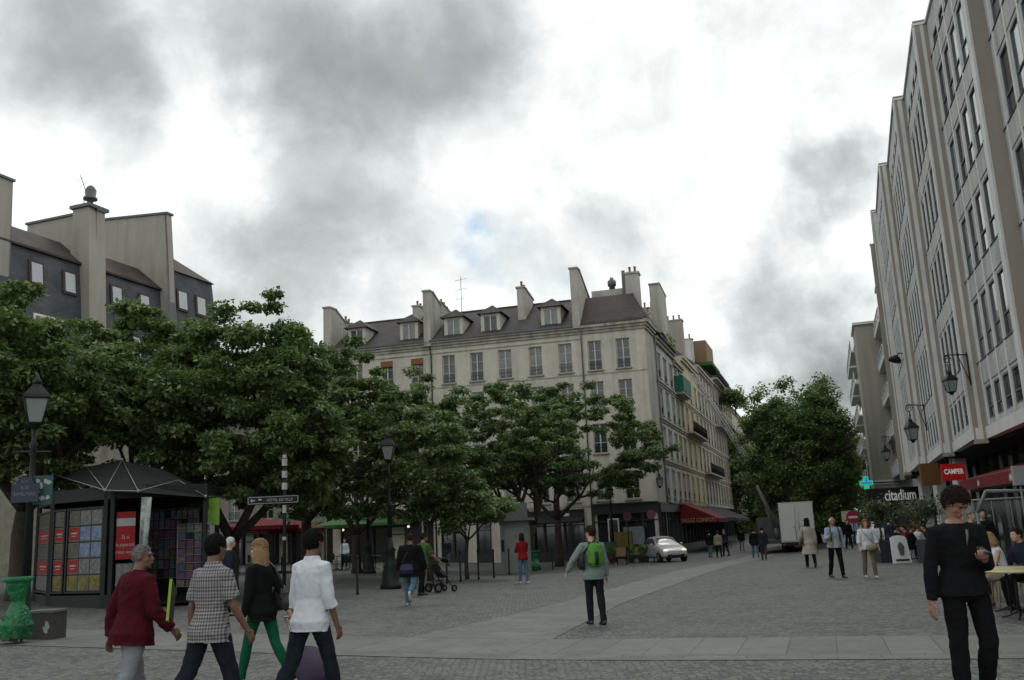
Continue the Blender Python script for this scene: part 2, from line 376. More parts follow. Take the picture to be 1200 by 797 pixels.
iron = mat('black_iron', (.012, .013, .013), .6, .2, spec=.2)
irong = mat('dark_green_iron', (.011, .018, .016), .55, .2, spec=.25)
blackw = mat('black_shop_wood', (.014, .018, .017), .45, .25, 3, spec=.45)
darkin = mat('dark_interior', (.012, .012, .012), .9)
brown_w = mat('brown_wood', (.07, .042, .030), .7, .2)
terra = mat('terracotta', (.20, .085, .05), .85, .2)
pane_d = mat('dark_window_glass', (.018, .022, .024), .08, .3, 1.5, spec=.6, coat=.5)
pane_c = mat('curtained_window_glass', (.15, .16, .155), .2, .5, 1.7, spec=.5, coat=.3)
pane_m = mat('half_curtained_glass', (.04, .046, .048), .12, .7, 1.1, spec=.5, coat=.4)
pane_w = mat('skylight_glass', (.34, .36, .38), .15, .1, spec=.6, coat=.6)
redcloth = mat('red_awning_cloth', (.14, .012, .015), .85, .15, 3)
blackcloth = mat('black_awning_cloth', (.018, .018, .02), .85, .2)
greencloth = mat('green_awning_cloth', (.04, .11, .03), .85, .12)
steel = mat('brushed_steel', (.35, .36, .36), .35, .1, metal=.8)
rubber = mat('black_rubber', (.012, .012, .012), .8)
PAL_PANES = [pane_c, pane_m, pane_d]

# ------------------------------------------------------------------ the ground
xs = [-1500, -500, -200, -110, -75] + list(range(-60, 81)) + [95, 130, 220, 500, 1500]
ys = [-1500, -400, -100, -30] + list(range(-12, 141)) + [160, 220, 400, 900, 2500]
g = MB(); nx = len(xs)
g.v = [(x, y, gz(x, y)) for y in ys for x in xs]
g.f = [(j * nx + i, j * nx + i + 1, (j + 1) * nx + i + 1, (j + 1) * nx + i) for j in range(len(ys) - 1) for i in range(nx - 1)]
g.m = [0] * len(g.f); g.sm = [True] * len(g.f)
g.build('cobbled_ground', m=m_cobble(), kind='structure')
def strip(name, a, b, c, d, m, n, k, dz=.008):     # a-b near edge, d-c far edge, draped on the ground
    s = MB(); a, b, c, d = [Vector(q) for q in (a, b, c, d)]
    for j in range(k + 1):
        for i in range(n + 1):
            u, v = i / n, j / k; p = (a * (1 - u) + b * u) * (1 - v) + (d * (1 - u) + c * u) * v
            s.v.append((p.x, p.y, gz(p.x, p.y) + dz))
    s.f = [(j * (n + 1) + i, j * (n + 1) + i + 1, (j + 1) * (n + 1) + i + 1, (j + 1) * (n + 1) + i) for j in range(k) for i in range(n)]
    s.m = [0] * len(s.f); s.sm = [True] * len(s.f)
    return s.build(name, m=m, kind='structure')
slab1 = m_slab('granite_slabs', math.atan(.315), .62, 1.85)
slab2 = m_slab('granite_slabs_diagonal', R_(19.5), .95, .58)
slab3 = m_slab('granite_border', math.atan(.315), .8, .3, (.13, .132, .125))
L1 = lambda x, c: (x, c - .315 * x)
strip('paving_band', L1(-16, 13.45), L1(13, 13.45), L1(13, 15.55), L1(-16, 15.55), slab1, 60, 4)
strip('paving_border', L1(-16, 13.05), L1(13, 13.05), L1(13, 13.44), L1(-16, 13.44), slab3, 60, 2)
strip('diagonal_paving_band', (-1.9, 16.16), (.42, 15.43), (2.2, 22.17), (.49, 22.17), slab2, 4, 12)
strip('long_paving_band', (.49, 22.18), (2.2, 22.18), (21.2, 76), (19.6, 76), slab2, 4, 60)
p = [G(380, 713), G(690, 668)]
strip('granite_edge_line', p[0], p[1], p[1] + Vector((.1, .35, 0)), p[0] + Vector((.1, .35, 0)), slab3, 24, 1)

# ------------------------------------------------------------------ wall and window builders
def wall_face(mb, p0, ux, W, z0, z1, ops, rev=.22):
    """vertical face from p0 along ux with real openings; ops = (u0,u1,z0,z1)"""
    p0 = Vector((p0[0], p0[1])); ux = Vector((ux[0], ux[1])).normalized(); nn = Vector((ux.y, -ux.x))
    us = sorted({0, W} | {o[0] for o in ops} | {o[1] for o in ops}); zs = sorted({z0, z1} | {o[2] for o in ops} | {o[3] for o in ops})
    def P3(u, z, d=0): q = p0 + ux * u - nn * d; return (q.x, q.y, z)
    for i in range(len(us) - 1):
        for j in range(len(zs) - 1):
            uc, zc = (us[i] + us[i + 1]) / 2, (zs[j] + zs[j + 1]) / 2
            if any(o[0] < uc < o[1] and o[2] < zc < o[3] for o in ops): continue
            mb.quad(P3(us[i], zs[j]), P3(us[i + 1], zs[j]), P3(us[i + 1], zs[j + 1]), P3(us[i], zs[j + 1]))
    for a, b, c, d in ops:
        mb.quad(P3(a, c), P3(b, c), P3(b, c, rev), P3(a, c, rev)); mb.quad(P3(a, d, rev), P3(b, d, rev), P3(b, d), P3(a, d))
        mb.quad(P3(a, c, rev), P3(a, d, rev), P3(a, d), P3(a, c)); mb.quad(P3(b, c), P3(b, d), P3(b, d, rev), P3(b, c, rev))
def box_on(mb, p0, ux, u0, u1, z0, z1, d0, d1):   # d outward from the face
    p0 = Vector((p0[0], p0[1])); ux = Vector((ux[0], ux[1])).normalized(); nn = Vector((ux.y, -ux.x))
    q = [p0 + ux * u + nn * d for u, d in ((u0, d0), (u1, d0), (u1, d1), (u0, d1))]
    mb.prism([(v.x, v.y, z0) for v in q], (0, 0, z1 - z0))
WC = {}
def win_mesh(w, h, style):
    k = (round(w, 2), round(h, 2), style)
    if k in WC: return WC[k]
    fr = MB(); t = .06; y0, y1 = -.05, .03
    for a in ((-w / 2, 0, w / 2, t), (-w / 2, h - t, w / 2, h), (-w / 2, t, -w / 2 + t, h - t), (w / 2 - t, t, w / 2, h - t)): fr.box(a[0], y0, a[1], a[2], y1, a[3])
    if style in ('french', 'dormer'):
        fr.box(-.045, y0 - .012, t, .045, y1, h - t)
        for z in ((h * .36, h * .68) if style == 'french' else ()):
            for s in (-1, 1): fr.box(min(s * .045, s * (w / 2 - t)), y0 + .015, z - .015, max(s * .045, s * (w / 2 - t)), y1, z + .015)
    elif style == 'office':
        fr.box(-w / 2 + t, y0 + .01, h * .34, w / 2 - t, y1, h * .34 + .05)
    pa = MB(); pa.box(-w / 2 + .03, 0, .03, w / 2 - .03, .02, h - .03)
    rl = MB()
    if style == 'french':
        for z in (.12, .42, .62): rl.tube([(-w / 2, -.17, z), (w / 2, -.17, z)], .013, 5)
        n = 9
        for i in range(n + 1):
            x = -w / 2 + w * i / n; rl.tube([(x, -.17, .12), (x, -.17, .62)], .008, 4)
    si = MB()
    if style != 'office': si.box(-w / 2 - .1, -.34, -.1, w / 2 + .1, -.001, -.004)
    def me(mb, n):
        m_ = D.meshes.new(n); m_.from_pydata(mb.v, [], mb.f); m_.polygons.foreach_set('use_smooth', [False] * len(mb.f)); m_.materials.append(None); return m_
    WC[k] = (me(fr, 'window'), me(pa, 'pane'), me(rl, 'railing') if rl.v else None, me(si, 'sill') if si.v else None); return WC[k]
MV = {}
def with_mat(me, m):
    k = (me.name, m.name)
    if k not in MV:
        c = me.copy(); c.materials.clear(); c.materials.append(m); MV[k] = c
    return MV[k]
def window(root, p0, ux, u, z, w, h, style='french', fm=None, pm=None, rev=.2, rail=True, sill=True, sm=None):
    p0 = Vector((p0[0], p0[1])); ux = Vector((ux[0], ux[1])).normalized(); nn = Vector((ux.y, -ux.x))
    q = p0 + ux * u - nn * rev; f, pn, rl, si = win_mesh(w, h, style)
    o = link('window', with_mat(f, fm or off_w), root, (q.x, q.y, z), math.atan2(ux.y, ux.x))
    link('pane', with_mat(pn, pm or random.choice(PAL_PANES)), o)
    if rl and rail: link('railing', with_mat(rl, iron), o)
    if si and sill: link('sill', with_mat(si, sm or trim), o)
    return o
def pots(mb, pts, m=None):
    mb.mat(m or terra)
    for p in pts: mb.ring(p, [(.12, 0), (.12, .05), (.09, .08), (.085, .45), (.11, .48), (.11, .55)], 8)
def house(name, label, x0, y0, rz, group=None, cat='building'): return thing(name, label, cat, (x0, y0, 0), rz, group)

# ------------------------------------------------------------------ the pale building across the square (three adjoining houses)
MX, MY = 9.54, 66.0; MR = R_(-15); EAVE = 16.4
ux = (1, 0)
def main_roof(root, u0, u1, ridge_d=4.6, ridge_z=19.55, back=9.5, hip=False):
    r = MB().mat(rooft)
    r.quad((u0, -.32, EAVE + .02), (u1, -.32, EAVE + .02), (u1, ridge_d, ridge_z), (u0, ridge_d, ridge_z))
    r.quad((u1, back, EAVE), (u0, back, EAVE), (u0, ridge_d, ridge_z), (u1, ridge_d, ridge_z))
    r.mat(zinc); r.box(u0, -.42, EAVE - .08, u1, -.3, EAVE + .05)
    r.mat(rooft)
    n = int((u1 - u0) / .35)
    for i in range(n): r.tube([(u0 + (i + .05) * .35, ridge_d, ridge_z), (u0 + (i + .95) * .35, ridge_d, ridge_z + .015)], [.11, .09], 6)
    return r.build('roof', root)
def dormer(root, u, d=.35, w=1.5, zb=16.55, h=1.65, pm=None):
    b = MB().mat(plaster); zt = zb + h; ft = .2
    b.box(u - w / 2, d, zb, u - w / 2 + ft, d + 3.2, zt); b.box(u + w / 2 - ft, d, zb, u + w / 2, d + 3.2, zt); b.box(u - w / 2 + ft, d, zt - .14, u + w / 2 - ft, d + .3, zt)
    o = b.build('dormer', root)
    rf = MB().mat(rooft); e = .25; zr = zt + .75
    A_, B_, C_, D_ = (u - w / 2 - e, d - e, zt - .02), (u + w / 2 + e, d - e, zt - .02), (u + w / 2 + e, d + 3.4, zt - .02), (u - w / 2 - e, d + 3.4, zt - .02)
    R1, R2 = (u, d + .75, zr), (u, d + 3.4, zr)
    rf.poly([A_, B_, R1]); rf.quad(B_, C_, R2, R1); rf.quad(D_, A_, R1, R2); rf.poly([A_, D_, C_, B_])
    rf.mat(zinc); rf.tube([A_, R1], .045, 5); rf.tube([B_, R1], .045, 5)
    rf.build('dormer_roof', o)
    wn_ = window(o, (0, 0), (1, 0), u, zb + .02, w - 2 * ft, h - .18, 'dormer', off_w, pm or pane_c, rev=d + .06, sill=False)
    return o
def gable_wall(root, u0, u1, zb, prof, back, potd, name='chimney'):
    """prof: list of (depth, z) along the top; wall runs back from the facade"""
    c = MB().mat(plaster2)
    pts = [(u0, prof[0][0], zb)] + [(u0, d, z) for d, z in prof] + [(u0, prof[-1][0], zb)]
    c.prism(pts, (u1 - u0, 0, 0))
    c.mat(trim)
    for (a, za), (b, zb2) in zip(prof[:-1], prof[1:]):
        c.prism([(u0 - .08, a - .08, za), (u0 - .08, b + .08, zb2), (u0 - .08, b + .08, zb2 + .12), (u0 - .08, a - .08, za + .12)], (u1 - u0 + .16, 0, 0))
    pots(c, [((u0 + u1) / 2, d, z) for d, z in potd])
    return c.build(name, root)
def cornice(root, u0, u1, z=EAVE, name='cornice', d=0):
    c = MB().mat(trim)
    c.box(u0, -.32, z - .22, u1, d, z - .03); c.box(u0, -.2, z - .42, u1, d, z - .22); c.box(u0, -.1, z - .62, u1, d, z - .42); c.box(u0, -.05, z - 1.0, u1, d, z - .93)
    return c.build(name, root)
ROWS = [(13.05, 15.2), (10.15, 12.2), (7.05, 9.15), (3.75, 5.7)]
def front(root, u0, u1, cols, shop_ops, wm=plaster, w=1.0, mats=None, base=None):
    ops = [(c - u0 - w / 2, c - u0 + w / 2, a, b) for c in cols for a, b in ROWS] + [(a - u0, b - u0, c, d) for a, b, c, d in shop_ops]
    m = MB().mat(wm); wall_face(m, (u0, 0), ux, u1 - u0, -.8, EAVE - .4, ops, .25)
    m.mat(trim); m.box(u0, -.05, 3.35, u1, 0, 3.5); m.box(u0, -.03, 12.72, u1, 0, 12.8)
    m.mat(plaster2); m.box(u0, 9.5, -.8, u1, 9.6, EAVE)
    m.build('wall', root)
    for i, c in enumerate(cols):
        for j, (a, b) in enumerate(ROWS):
            pm = (mats or {}).get((i, j))
            window(root, (0, 0), ux, c, a, w, b - a, 'french', off_w, pm, .2)
# corner house
hA = house('corner_house', 'narrow four storey pale corner house with a brown tiled hip roof above the black shop', MX, MY, MR)
cu_, su_ = math.cos(R_(87)), math.sin(R_(87))
front(hA, -4.6, 0, [-3.72, -1.65], [(-4.3, -.3, -.8, 3.2)], mats={(0, 0): pane_d, (1, 0): pane_d, (0, 1): pane_d, (1, 1): pane_m})
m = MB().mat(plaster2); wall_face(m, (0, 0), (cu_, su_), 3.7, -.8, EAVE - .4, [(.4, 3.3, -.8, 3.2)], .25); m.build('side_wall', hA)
m = MB().mat(trim)
for d, a, b in ((.32, .22, .03), (.2, .42, .22), (.1, .62, .42)):
    m.box(-4.6, -d, EAVE - a, 0, 0, EAVE - b); box_on(m, (0, 0), (cu_, su_), -d, 3.7, EAVE - a, EAVE - b, -.001, d)
m.build('cornice', hA)
r = MB().mat(roofb); q = Vector((cu_, su_, 0)); e = 3.7
r.quad((-4.6, -.35, EAVE), (.35, -.35, EAVE), (-1.0, 2.6, 19.1), (-4.6, 2.6, 19.1))
r.quad((.35, -.35, EAVE), (.35 + q.x * e, e, EAVE), (-1.0 + q.x * 1.2, e, 19.1), (-1.0, 2.6, 19.1))
r.quad((-4.6, 2.6, 19.1), (-1.0, 2.6, 19.1), (-1., 7, 19.3), (-4.6, 7, 19.3))
r.mat(zinc); r.tube([(.35, -.35, EAVE), (-1.0, 2.6, 19.12)], .06, 5)
r.mat(iron)
for i in range(44): r.tube([(-4.5 + i * .108, -.33, EAVE + .02), (-4.5 + i * .108, -.3, EAVE + .22)], .014, 4)
rfA = r.build('roof', hA)
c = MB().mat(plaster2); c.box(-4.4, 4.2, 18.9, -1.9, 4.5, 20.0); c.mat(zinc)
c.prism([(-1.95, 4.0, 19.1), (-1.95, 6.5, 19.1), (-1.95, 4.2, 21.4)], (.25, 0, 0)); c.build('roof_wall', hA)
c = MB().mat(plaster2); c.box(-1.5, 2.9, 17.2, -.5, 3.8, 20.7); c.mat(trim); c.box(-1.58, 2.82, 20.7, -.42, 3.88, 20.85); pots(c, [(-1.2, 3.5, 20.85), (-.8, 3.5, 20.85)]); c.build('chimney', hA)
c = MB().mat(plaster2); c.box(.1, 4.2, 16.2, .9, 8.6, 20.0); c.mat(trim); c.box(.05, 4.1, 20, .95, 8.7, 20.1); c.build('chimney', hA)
c = MB().mat(zinc); c.ring((-2.9, 5.2, 19.0), [(.24, 0), (.24, 1.5), (.34, 1.52), (.34, 1.9), (.2, 2.0), (.12, 2.2)], 12); c.build('vent_pipe', hA)
gable_wall(hA, -5.15, -4.6, 16.2, [(-.35, 20.7), (.6, 20.75), (5.6, 18.8)], 6, [])
m = MB().mat(zinc); m.tube([(-4.62, -.12, -.3), (-4.62, -.12, 15.4), (-4.62, -.3, 16.2)], .055, 8); m.tube([(cu_ * 3.6 + .1, 3.6, -.3), (cu_ * 3.6 + .1, 3.6, 16)], .06, 8); m.build('drainpipe', hA)
# middle house
hB = house('terraced_house', 'wide pale house of five window bays with three dormers between the tall gable chimneys', MX, MY, MR)
B_c = [-5.9, -8.15, -10.48, -12.7, -14.93]
front(hB, -16.3, -4.6, B_c, [(-15.9, -14.0, -.8, 2.9), (-13.2, -12.1, -.5, 2.9), (-11.4, -10.2, -.8, 2.9), (-9.6, -5.2, -.8, 3.0)],
      mats={(0, 0): pane_c, (1, 0): pane_c, (2, 0): pane_c, (3, 0): pane_m, (4, 0): pane_m, (0, 1): pane_d})
cornice(hB, -16.3, -4.65)
main_roof(hB, -16.3, -5.15)
for u, pm in ((-6.9, pane_c), (-11.6, pane_m), (-14.55, pane_c)): dormer(hB, u, pm=pm)
gable_wall(hB, -9.8, -9.2, 17.2, [(1.8, 20.3), (4.6, 19.9)], 0, [(2.2, 20.35), (2.9, 20.25), (3.6, 20.15), (4.3, 20.0)])
gable_wall(hB, -16.75, -16.2, 16.0, [(-.3, 20.3), (.5, 20.35), (2.2, 19.7)], 6, [])
gable_wall(hB, -16.7, -16.15, 16.0, [(2.2, 20.0), (6.4, 19.2)], 6, [(3.0, 19.9), (3.7, 19.8), (4.4, 19.6), (5.6, 19.4)])
m = MB().mat(brown_w); m.tube([(-16.28, -.1, -.3), (-16.28, -.1, 15.3), (-16.4, -.25, 16.3)], .055, 8); m.build('drainpipe', hB)
m = MB().mat(steel); m.tube([(-14.9, 3.6, 18.9), (-14.9, 3.6, 22.3)], .03, 5)
for z in (22.0, 21.2, 20.4): m.tube([(-15.4, 3.6, z), (-14.4, 3.6, z + .1)], .018, 4)
m.build('aerial', hB)
# left house
hC = house('terraced_house', 'left end pale house with two dormers and rust brown blinds over its upper windows', MX, MY, MR)
C_c = [-17.45, -19.95, -22.5]
front(hC, -24.6, -16.3, C_c, [(-18.6, -17.4, -.5, 2.9), (-23.9, -20.0, -.5, 2.9), (-17.25, -16.5, -.5, 2.8)], mats={(0, 0): pane_m})
cornice(hC, -24.6, -16.35); main_roof(hC, -24.6, -16.75)
for u, pm in ((-18.2, pane_c), (-22.6, pane_m)): dormer(hC, u, pm=pm)
gable_wall(hC, -25.15, -24.6, 14, [(-.3, 19.9), (.8, 19.95), (2.6, 19.2)], 6, [])
gable_wall(hC, -25.1, -24.55, 14, [(2.6, 19.4), (6.6, 18.6)], 6, [(3.1, 19.4), (3.7, 19.3), (4.3, 19.1), (4.9, 19.0), (5.6, 18.9)])
gable_wall(hC, -19.2, -18.6, 18, [(3.8, 20.3), (6.0, 20.1)], 6, [(4.2, 20.3), (4.9, 20.25), (5.5, 20.2)])
for c0 in C_c[:2]:
    m = MB().mat(mat('rust_blind', (.22, .09, .05), .8)); m.box(c0 - .5, -.02, 14.75, c0 + .5, .1, 15.2); m.build('blind', hC)
# lower houses further left, behind the trees
hD = house('low_house', 'lower ochre and grey house seen under the trees behind the green parasol', MX, MY, MR)
m = MB().mat(stone_d); cols = [-27.3, -30.2, -33.1, -36, -39, -42, -45]
wall_face(m, (-50, 0), ux, 24.9, -.8, 11.5, [(c + 50 - .55, c + 50 + .55, a, b) for c in cols for a, b in ((3.75, 5.7), (7.05, 9.15))] + [(c + 50 - 1.1, c + 50 + 1.1, -.8, 2.7) for c in cols], .25)
m.box(-50, 8, -.8, -25.1, 8.2, 11.5); m.build('wall', hD)
m = MB().mat(rooft); m.quad((-50, -.3, 11.5), (-25.1, -.3, 11.5), (-25.1, 4, 13.5), (-50, 4, 13.5)); m.quad((-25.1, 8.3, 11.5), (-50, 8.3, 11.5), (-50, 4, 13.5), (-25.1, 4, 13.5)); m.build('roof', hD)
for c0 in cols:
    for a, b in ((3.75, 5.7), (7.05, 9.15)): window(hD, (0, 0), ux, c0, a, 1.1, b - a, 'french', off_w, None, .2)
# ground floor shop fronts of the pale houses
def shopfront(par, name, label, root_xy, rz, u0, u1, zt, p0=(0, 0), dx=(1, 0), n=4, fm=blackw, gm=None, fascia=.65, stall=.55):
    t = link(name, None, par)
    m = MB().mat(fm)
    box_on(m, p0, dx, u0, u1, zt - fascia, zt, -.2, .16); box_on(m, p0, dx, u0, u1, zt, zt + .08, -.05, .3)
    box_on(m, p0, dx, u0, u1, -.7, stall - .2, -.2, .06)
    st = (u1 - u0) / n
    for i in range(n + 1):
        a = u0 + i * st; a0, a1 = max(u0, a - .07), min(u1, a + .07); box_on(m, p0, dx, a0, a1, stall - .2, zt - fascia, -.2, .1)
    box_on(m, p0, dx, u0 + .07, u1 - .07, zt - fascia - .55, zt - fascia - .48, -.1, .05)
    m.build('frame', t)
    m = MB().mat(gm or pane_d); box_on(m, p0, dx, u0, u1, stall - .25, zt - fascia, -.14, -.1); m.build('glazing', t)
    return t
sA = shopfront(hA, 'shop_front', 'black wooden corner shop front with big dark windows under the corner house', (MX, MY), MR, -4.55, .05, 3.42)
p_ = MB().mat(blackw)
for a, b, z0, z1, d0, d1 in ((.06, 3.6, 2.77, 3.42, -.15, .2), (.06, 3.6, -.7, .35, -.15, .1), (.06, .2, .35, 2.77, -.15, .12), (1.2, 1.34, .35, 2.77, -.15, .12), (2.4, 2.54, .35, 2.77, -.15, .12), (3.46, 3.6, .35, 2.77, -.15, .12)):
    box_on(p_, (0, 0), (cu_, su_), a, b, z0, z1, d0, d1)
p_.build('side_frame', sA)
m = MB().mat(pane_d); box_on(m, (0, 0), (cu_, su_), .06, 3.6, .3, 2.8, -.12, -.08); m.build('side_glazing', sA)
m = MB().mat(off_w); m.box(-3.55, -.2, .6, -2.75, -.16, 2.45); m.mat(pane_m); m.box(-3.45, -.215, .7, -2.85, -.2, 2.35); m.build('display_board', sA)
sB = shopfront(hB, 'shop_front', 'low black shop front with a small white sign between two pale pillars', (MX, MY), MR, -9.6, -5.2, 3.15, n=3, fascia=.5)
m = MB().mat(white_p); m.box(-6.95, -.175, 2.78, -6.25, -.162, 2.98); m.build('sign', sB)
m = MB().mat(blackcloth); m.prism([(-9.6, -.17, 2.68), (-9.6, -1.1, 2.4), (-9.6, -1.1, 2.3), (-9.6, -.17, 2.6)], (4.4, 0, 0)); m.build('awning', sB)
sC = shopfront(hB, 'shop_front', 'dark ground floor bay with a stone surround behind the bollards', (MX, MY), MR, -15.9, -14.0, 2.9, n=2, fascia=.35)
sD = shopfront(hB, 'shop_front', 'narrow dark shop window beside the white public toilet', (MX, MY), MR, -13.2, -12.1, 2.9, n=1, fascia=.3)
sE = shopfront(hB, 'shop_front', 'dark doorway bay directly behind the white public toilet', (MX, MY), MR, -11.4, -10.2, 2.9, n=1, fascia=.3)
sF = shopfront(hC, 'shop_front', 'dark narrow doorway with pale stone frame left of the stroller', (MX, MY), MR, -17.25, -16.5, 2.8, n=1, fascia=.2)
m = MB().mat(stone)
for a, b, z0, z1 in ((-17.45, -17.26, -.6, 3.0), (-16.49, -16.32, -.6, 3.0), (-17.26, -16.49, 2.81, 3.0)): m.box(a, -.07, z0, b, -.002, z1)
m.build('surround', sF)
sG = shopfront(hC, 'shop_front', 'dark cafe front under a thin bright green awning left of the pale houses', (MX, MY), MR, -23.9, -17.4, 2.95, n=5, fascia=.35)
m = MB().mat(greencloth); m.prism([(-24.1, -.18, 3.3), (-24.1, -2.0, 2.95), (-24.1, -2.0, 2.78), (-24.1, -.18, 3.2)], (6.6, 0, 0)); m.build('awning', sG)
glow = mat('warm_lamp', (1., .8, .5), .5, 0, emis=1.2)
m = MB().mat(glow)
for u in (-23.2, -18.0): m.ball((u, -1.2, 2.6), .1)
m.build('lamp', sG)
sH = shopfront(hD, 'shop_front', 'dark cafe terrace front behind the red parasols under the trees', (MX, MY), MR, -36.5, -25.2, 2.95, n=8, fascia=.35)
m = MB().mat(greencloth); m.prism([(-31, -.18, 3.3), (-31, -1.9, 2.95), (-31, -1.9, 2.8), (-31, -.18, 3.2)], (5.6, 0, 0)); m.build('awning', sH)

# ------------------------------------------------------------------ the row of houses running back along the street
SR = R_(72)
cream = mat('cream_render', (.47, .44, .34), .9, .12, 1.2, .2, streak=.22); yellow = mat('yellow_render', (.50, .44, .28), .9, .12, 1.2, .2, streak=.2)
white_r = mat('white_render', (.50, .50, .475), .9, .12, 1.3, .2, streak=.3); beige_r = mat('beige_render', (.42, .39, .33), .9, .14, 1.3, .2, streak=.3)
brown_r = mat('brown_stone', (.27, .235, .185), .9, .2, 1.4, .2, streak=.35)
def street_house(name, label, t0, t1, ztop, wm, ncol, rows, w=.95, roofm=None, rz_=2.6, string=True, chim=None, railrow=None, shops=True):
    t = house(name, label, MX, MY, SR)
    W = t1 - t0; st = W / ncol; cs = [t0 + st * (i + .5) for i in range(ncol)]
    ops = [(c - t0 - w / 2, c - t0 + w / 2, a, b) for c in cs for a, b in rows]
    m = MB().mat(wm); wall_face(m, (t0, 0), ux, W, 3.4, ztop, ops, .22)
    m.box(t0, .6, -.9, t1, .7, 3.4); m.quad((t0, 0, 3.4), (t0, .65, 3.4), (t1, .65, 3.4), (t1, 0, 3.4)); m.box(t0, 9.8, -.9, t1, 10, ztop); m.quad((t0, 0, 3.4), (t0, 10, 3.4), (t0, 10, ztop), (t0, 0, ztop)); m.quad((t1, 10, 3.4), (t1, 0, 3.4), (t1, 0, ztop), (t1, 10, ztop))
    m.build('wall', t)
    c = MB().mat(trim if wm is not yellow else cream)
    c.box(t0, -.34, ztop - .2, t1, 0, ztop); c.box(t0, -.2, ztop - .45, t1, 0, ztop - .2)
    if string:
        for a, b in rows[:-1]: c.box(t0, -.16, a - .38, t1, 0, a - .2); c.box(t0, -.08, a - .55, t1, 0, a - .38)
    for cc in cs:
        for a, b in rows:
            c.box(cc - w / 2 - .14, -.05, a, cc - w / 2 - .003, 0, b + .14); c.box(cc + w / 2 + .003, -.05, a, cc + w / 2 + .14, 0, b + .14); c.box(cc - w / 2 - .2, -.1, b + .14, cc + w / 2 + .2, 0, b + .26)
    c.build('cornice', t)
    for cc in cs:
        for j, (a, b) in enumerate(rows): window(t, (0, 0), ux, cc, a, w, b - a, 'french', off_w, random.choice([pane_d, pane_m, pane_d, pane_m, pane_c]), .18, rail=True)
    r = MB().mat(roofm or zinc); r.quad((t0, -.3, ztop + .01), (t1, -.3, ztop + .01), (t1, 2.6, ztop + rz_), (t0, 2.6, ztop + rz_)); r.quad((t0, 2.6, ztop + rz_), (t1, 2.6, ztop + rz_), (t1, 10, ztop + rz_ * .7), (t0, 10, ztop + rz_ * .7))
    r.poly([(t0, -.3, ztop), (t0, 2.6, ztop + rz_), (t0, 10, ztop + rz_ * .7), (t0, 10, ztop)]); r.poly([(t1, -.3, ztop), (t1, 10, ztop), (t1, 10, ztop + rz_ * .7), (t1, 2.6, ztop + rz_)])
    r.build('roof', t)
    for (a, b, d0, d1, z1, cm) in (chim or []):
        k = MB().mat(cm); k.box(a, d0, ztop - .2, b, d1, z1); k.mat(trim); k.box(a - .07, d0 - .07, z1, b + .07, d1 + .07, z1 + .12)
        n = max(2, int((d1 - d0) / .55)); pots(k, [((a + b) / 2, d0 + (i + .5) * (d1 - d0) / n, z1 + .12) for i in range(n)]); k.build('chimney', t)
    if railrow:
        for z, a, b in railrow:
            k = MB().mat(trim); k.box(a, -.75, z - .14, b, 0, z)
            k.build('balcony', t)
            k = MB().mat(iron)
            for zz in (.15, .95): k.tube([(a, -.7, z + zz), (b, -.7, z + zz)], .022, 4)
            for i in range(int((b - a) / .14)): k.tube([(a + i * .14, -.7, z), (a + i * .14, -.7, z + .95)], .014, 4)
            k.build('balcony_rail', t)
    return t
R4 = [(12.85, 14.6), (10.0, 11.9), (6.9, 8.9), (3.9, 5.8)]
s1 = street_house('terraced_house', 'white rendered street house with plants on its roof edge next to the corner house', 3.7, 12.4, 15.9, white_r, 3, R4, roofm=rooft, chim=[(3.9, 4.6, 3.0, 6.0, 19.2, plaster), (11.9, 12.5, 2, 6.5, 19.0, plaster2)])
s2 = street_house('terraced_house', 'narrow cream street house with a green sheeted top balcony', 12.4, 17.2, 15.4, cream, 2, R4, chim=[(16.6, 17.3, 1.0, 7, 20.6, plaster2)], railrow=[(12.7, 12.6, 17.0)])
m = MB().mat(mat('green_tarpaulin', (.015, .12, .09), .7, .15)); m.box(12.55, -.76, 12.75, 17.05, -.73, 14.1); m.box(12.55, -.73, 12.75, 12.58, 0, 14.1); m.build('tarpaulin', s2)
s3 = street_house('terraced_house', 'yellow rendered street house with a long black iron balcony', 17.2, 27.5, 16.6, yellow, 3, R4, chim=[(17.4, 18.3, 2.0, 8.5, 21.3, plaster2)], railrow=[(9.8, 17.4, 27.3)])
s4 = street_house('terraced_house', 'beige street house with tall party wall chimney behind the furniture ladder', 27.5, 41, 17.4, beige_r, 5, R4 + [(15.4, 16.6)], chim=[(28, 29.2, 1.0, 9, 22.2, blankc), (39.6, 40.3, 1.5, 3.5, 22.4, white_r)], rz_=2.2, railrow=[(6.7, 27.8, 40)])
s5 = street_house('apartment_house', 'dark brown stone street house with black mansard and a wooden roof shed', 41, 63, 18.0, brown_r, 8, R4 + [(15.6, 17.3)], roofm=rooft, rz_=3.4, railrow=[(12.6, 41.3, 62.6), (18.0, 41.2, 62.8)])
m = MB().mat(mat('plywood', (.19, .125, .075), .8, .15)); m.box(42, .3, 20.0, 49, 3.2, 22.6); m.mat(greencloth); m.box(41.6, -.3, 19.6, 49.6, 3.4, 20.0); m.build('roof_shed', s5)
for i in range(6):
    u = 50.5 + i * 2.1; k = MB().mat(white_r); k.box(u - .6, -.1, 18.1, u + .6, 2.4, 19.9); k.mat(zinc); k.box(u - .7, -.2, 19.9, u + .7, 2.5, 20.05); k.mat(pane_d); k.box(u - .38, -.12, 18.4, u + .38, -.1, 19.7); k.build('dormer', s5)
s6 = street_house('apartment_house', 'pale house at the far end of the street behind the big tree', 63, 110, 17, beige_r, 12, R4, roofm=zinc)
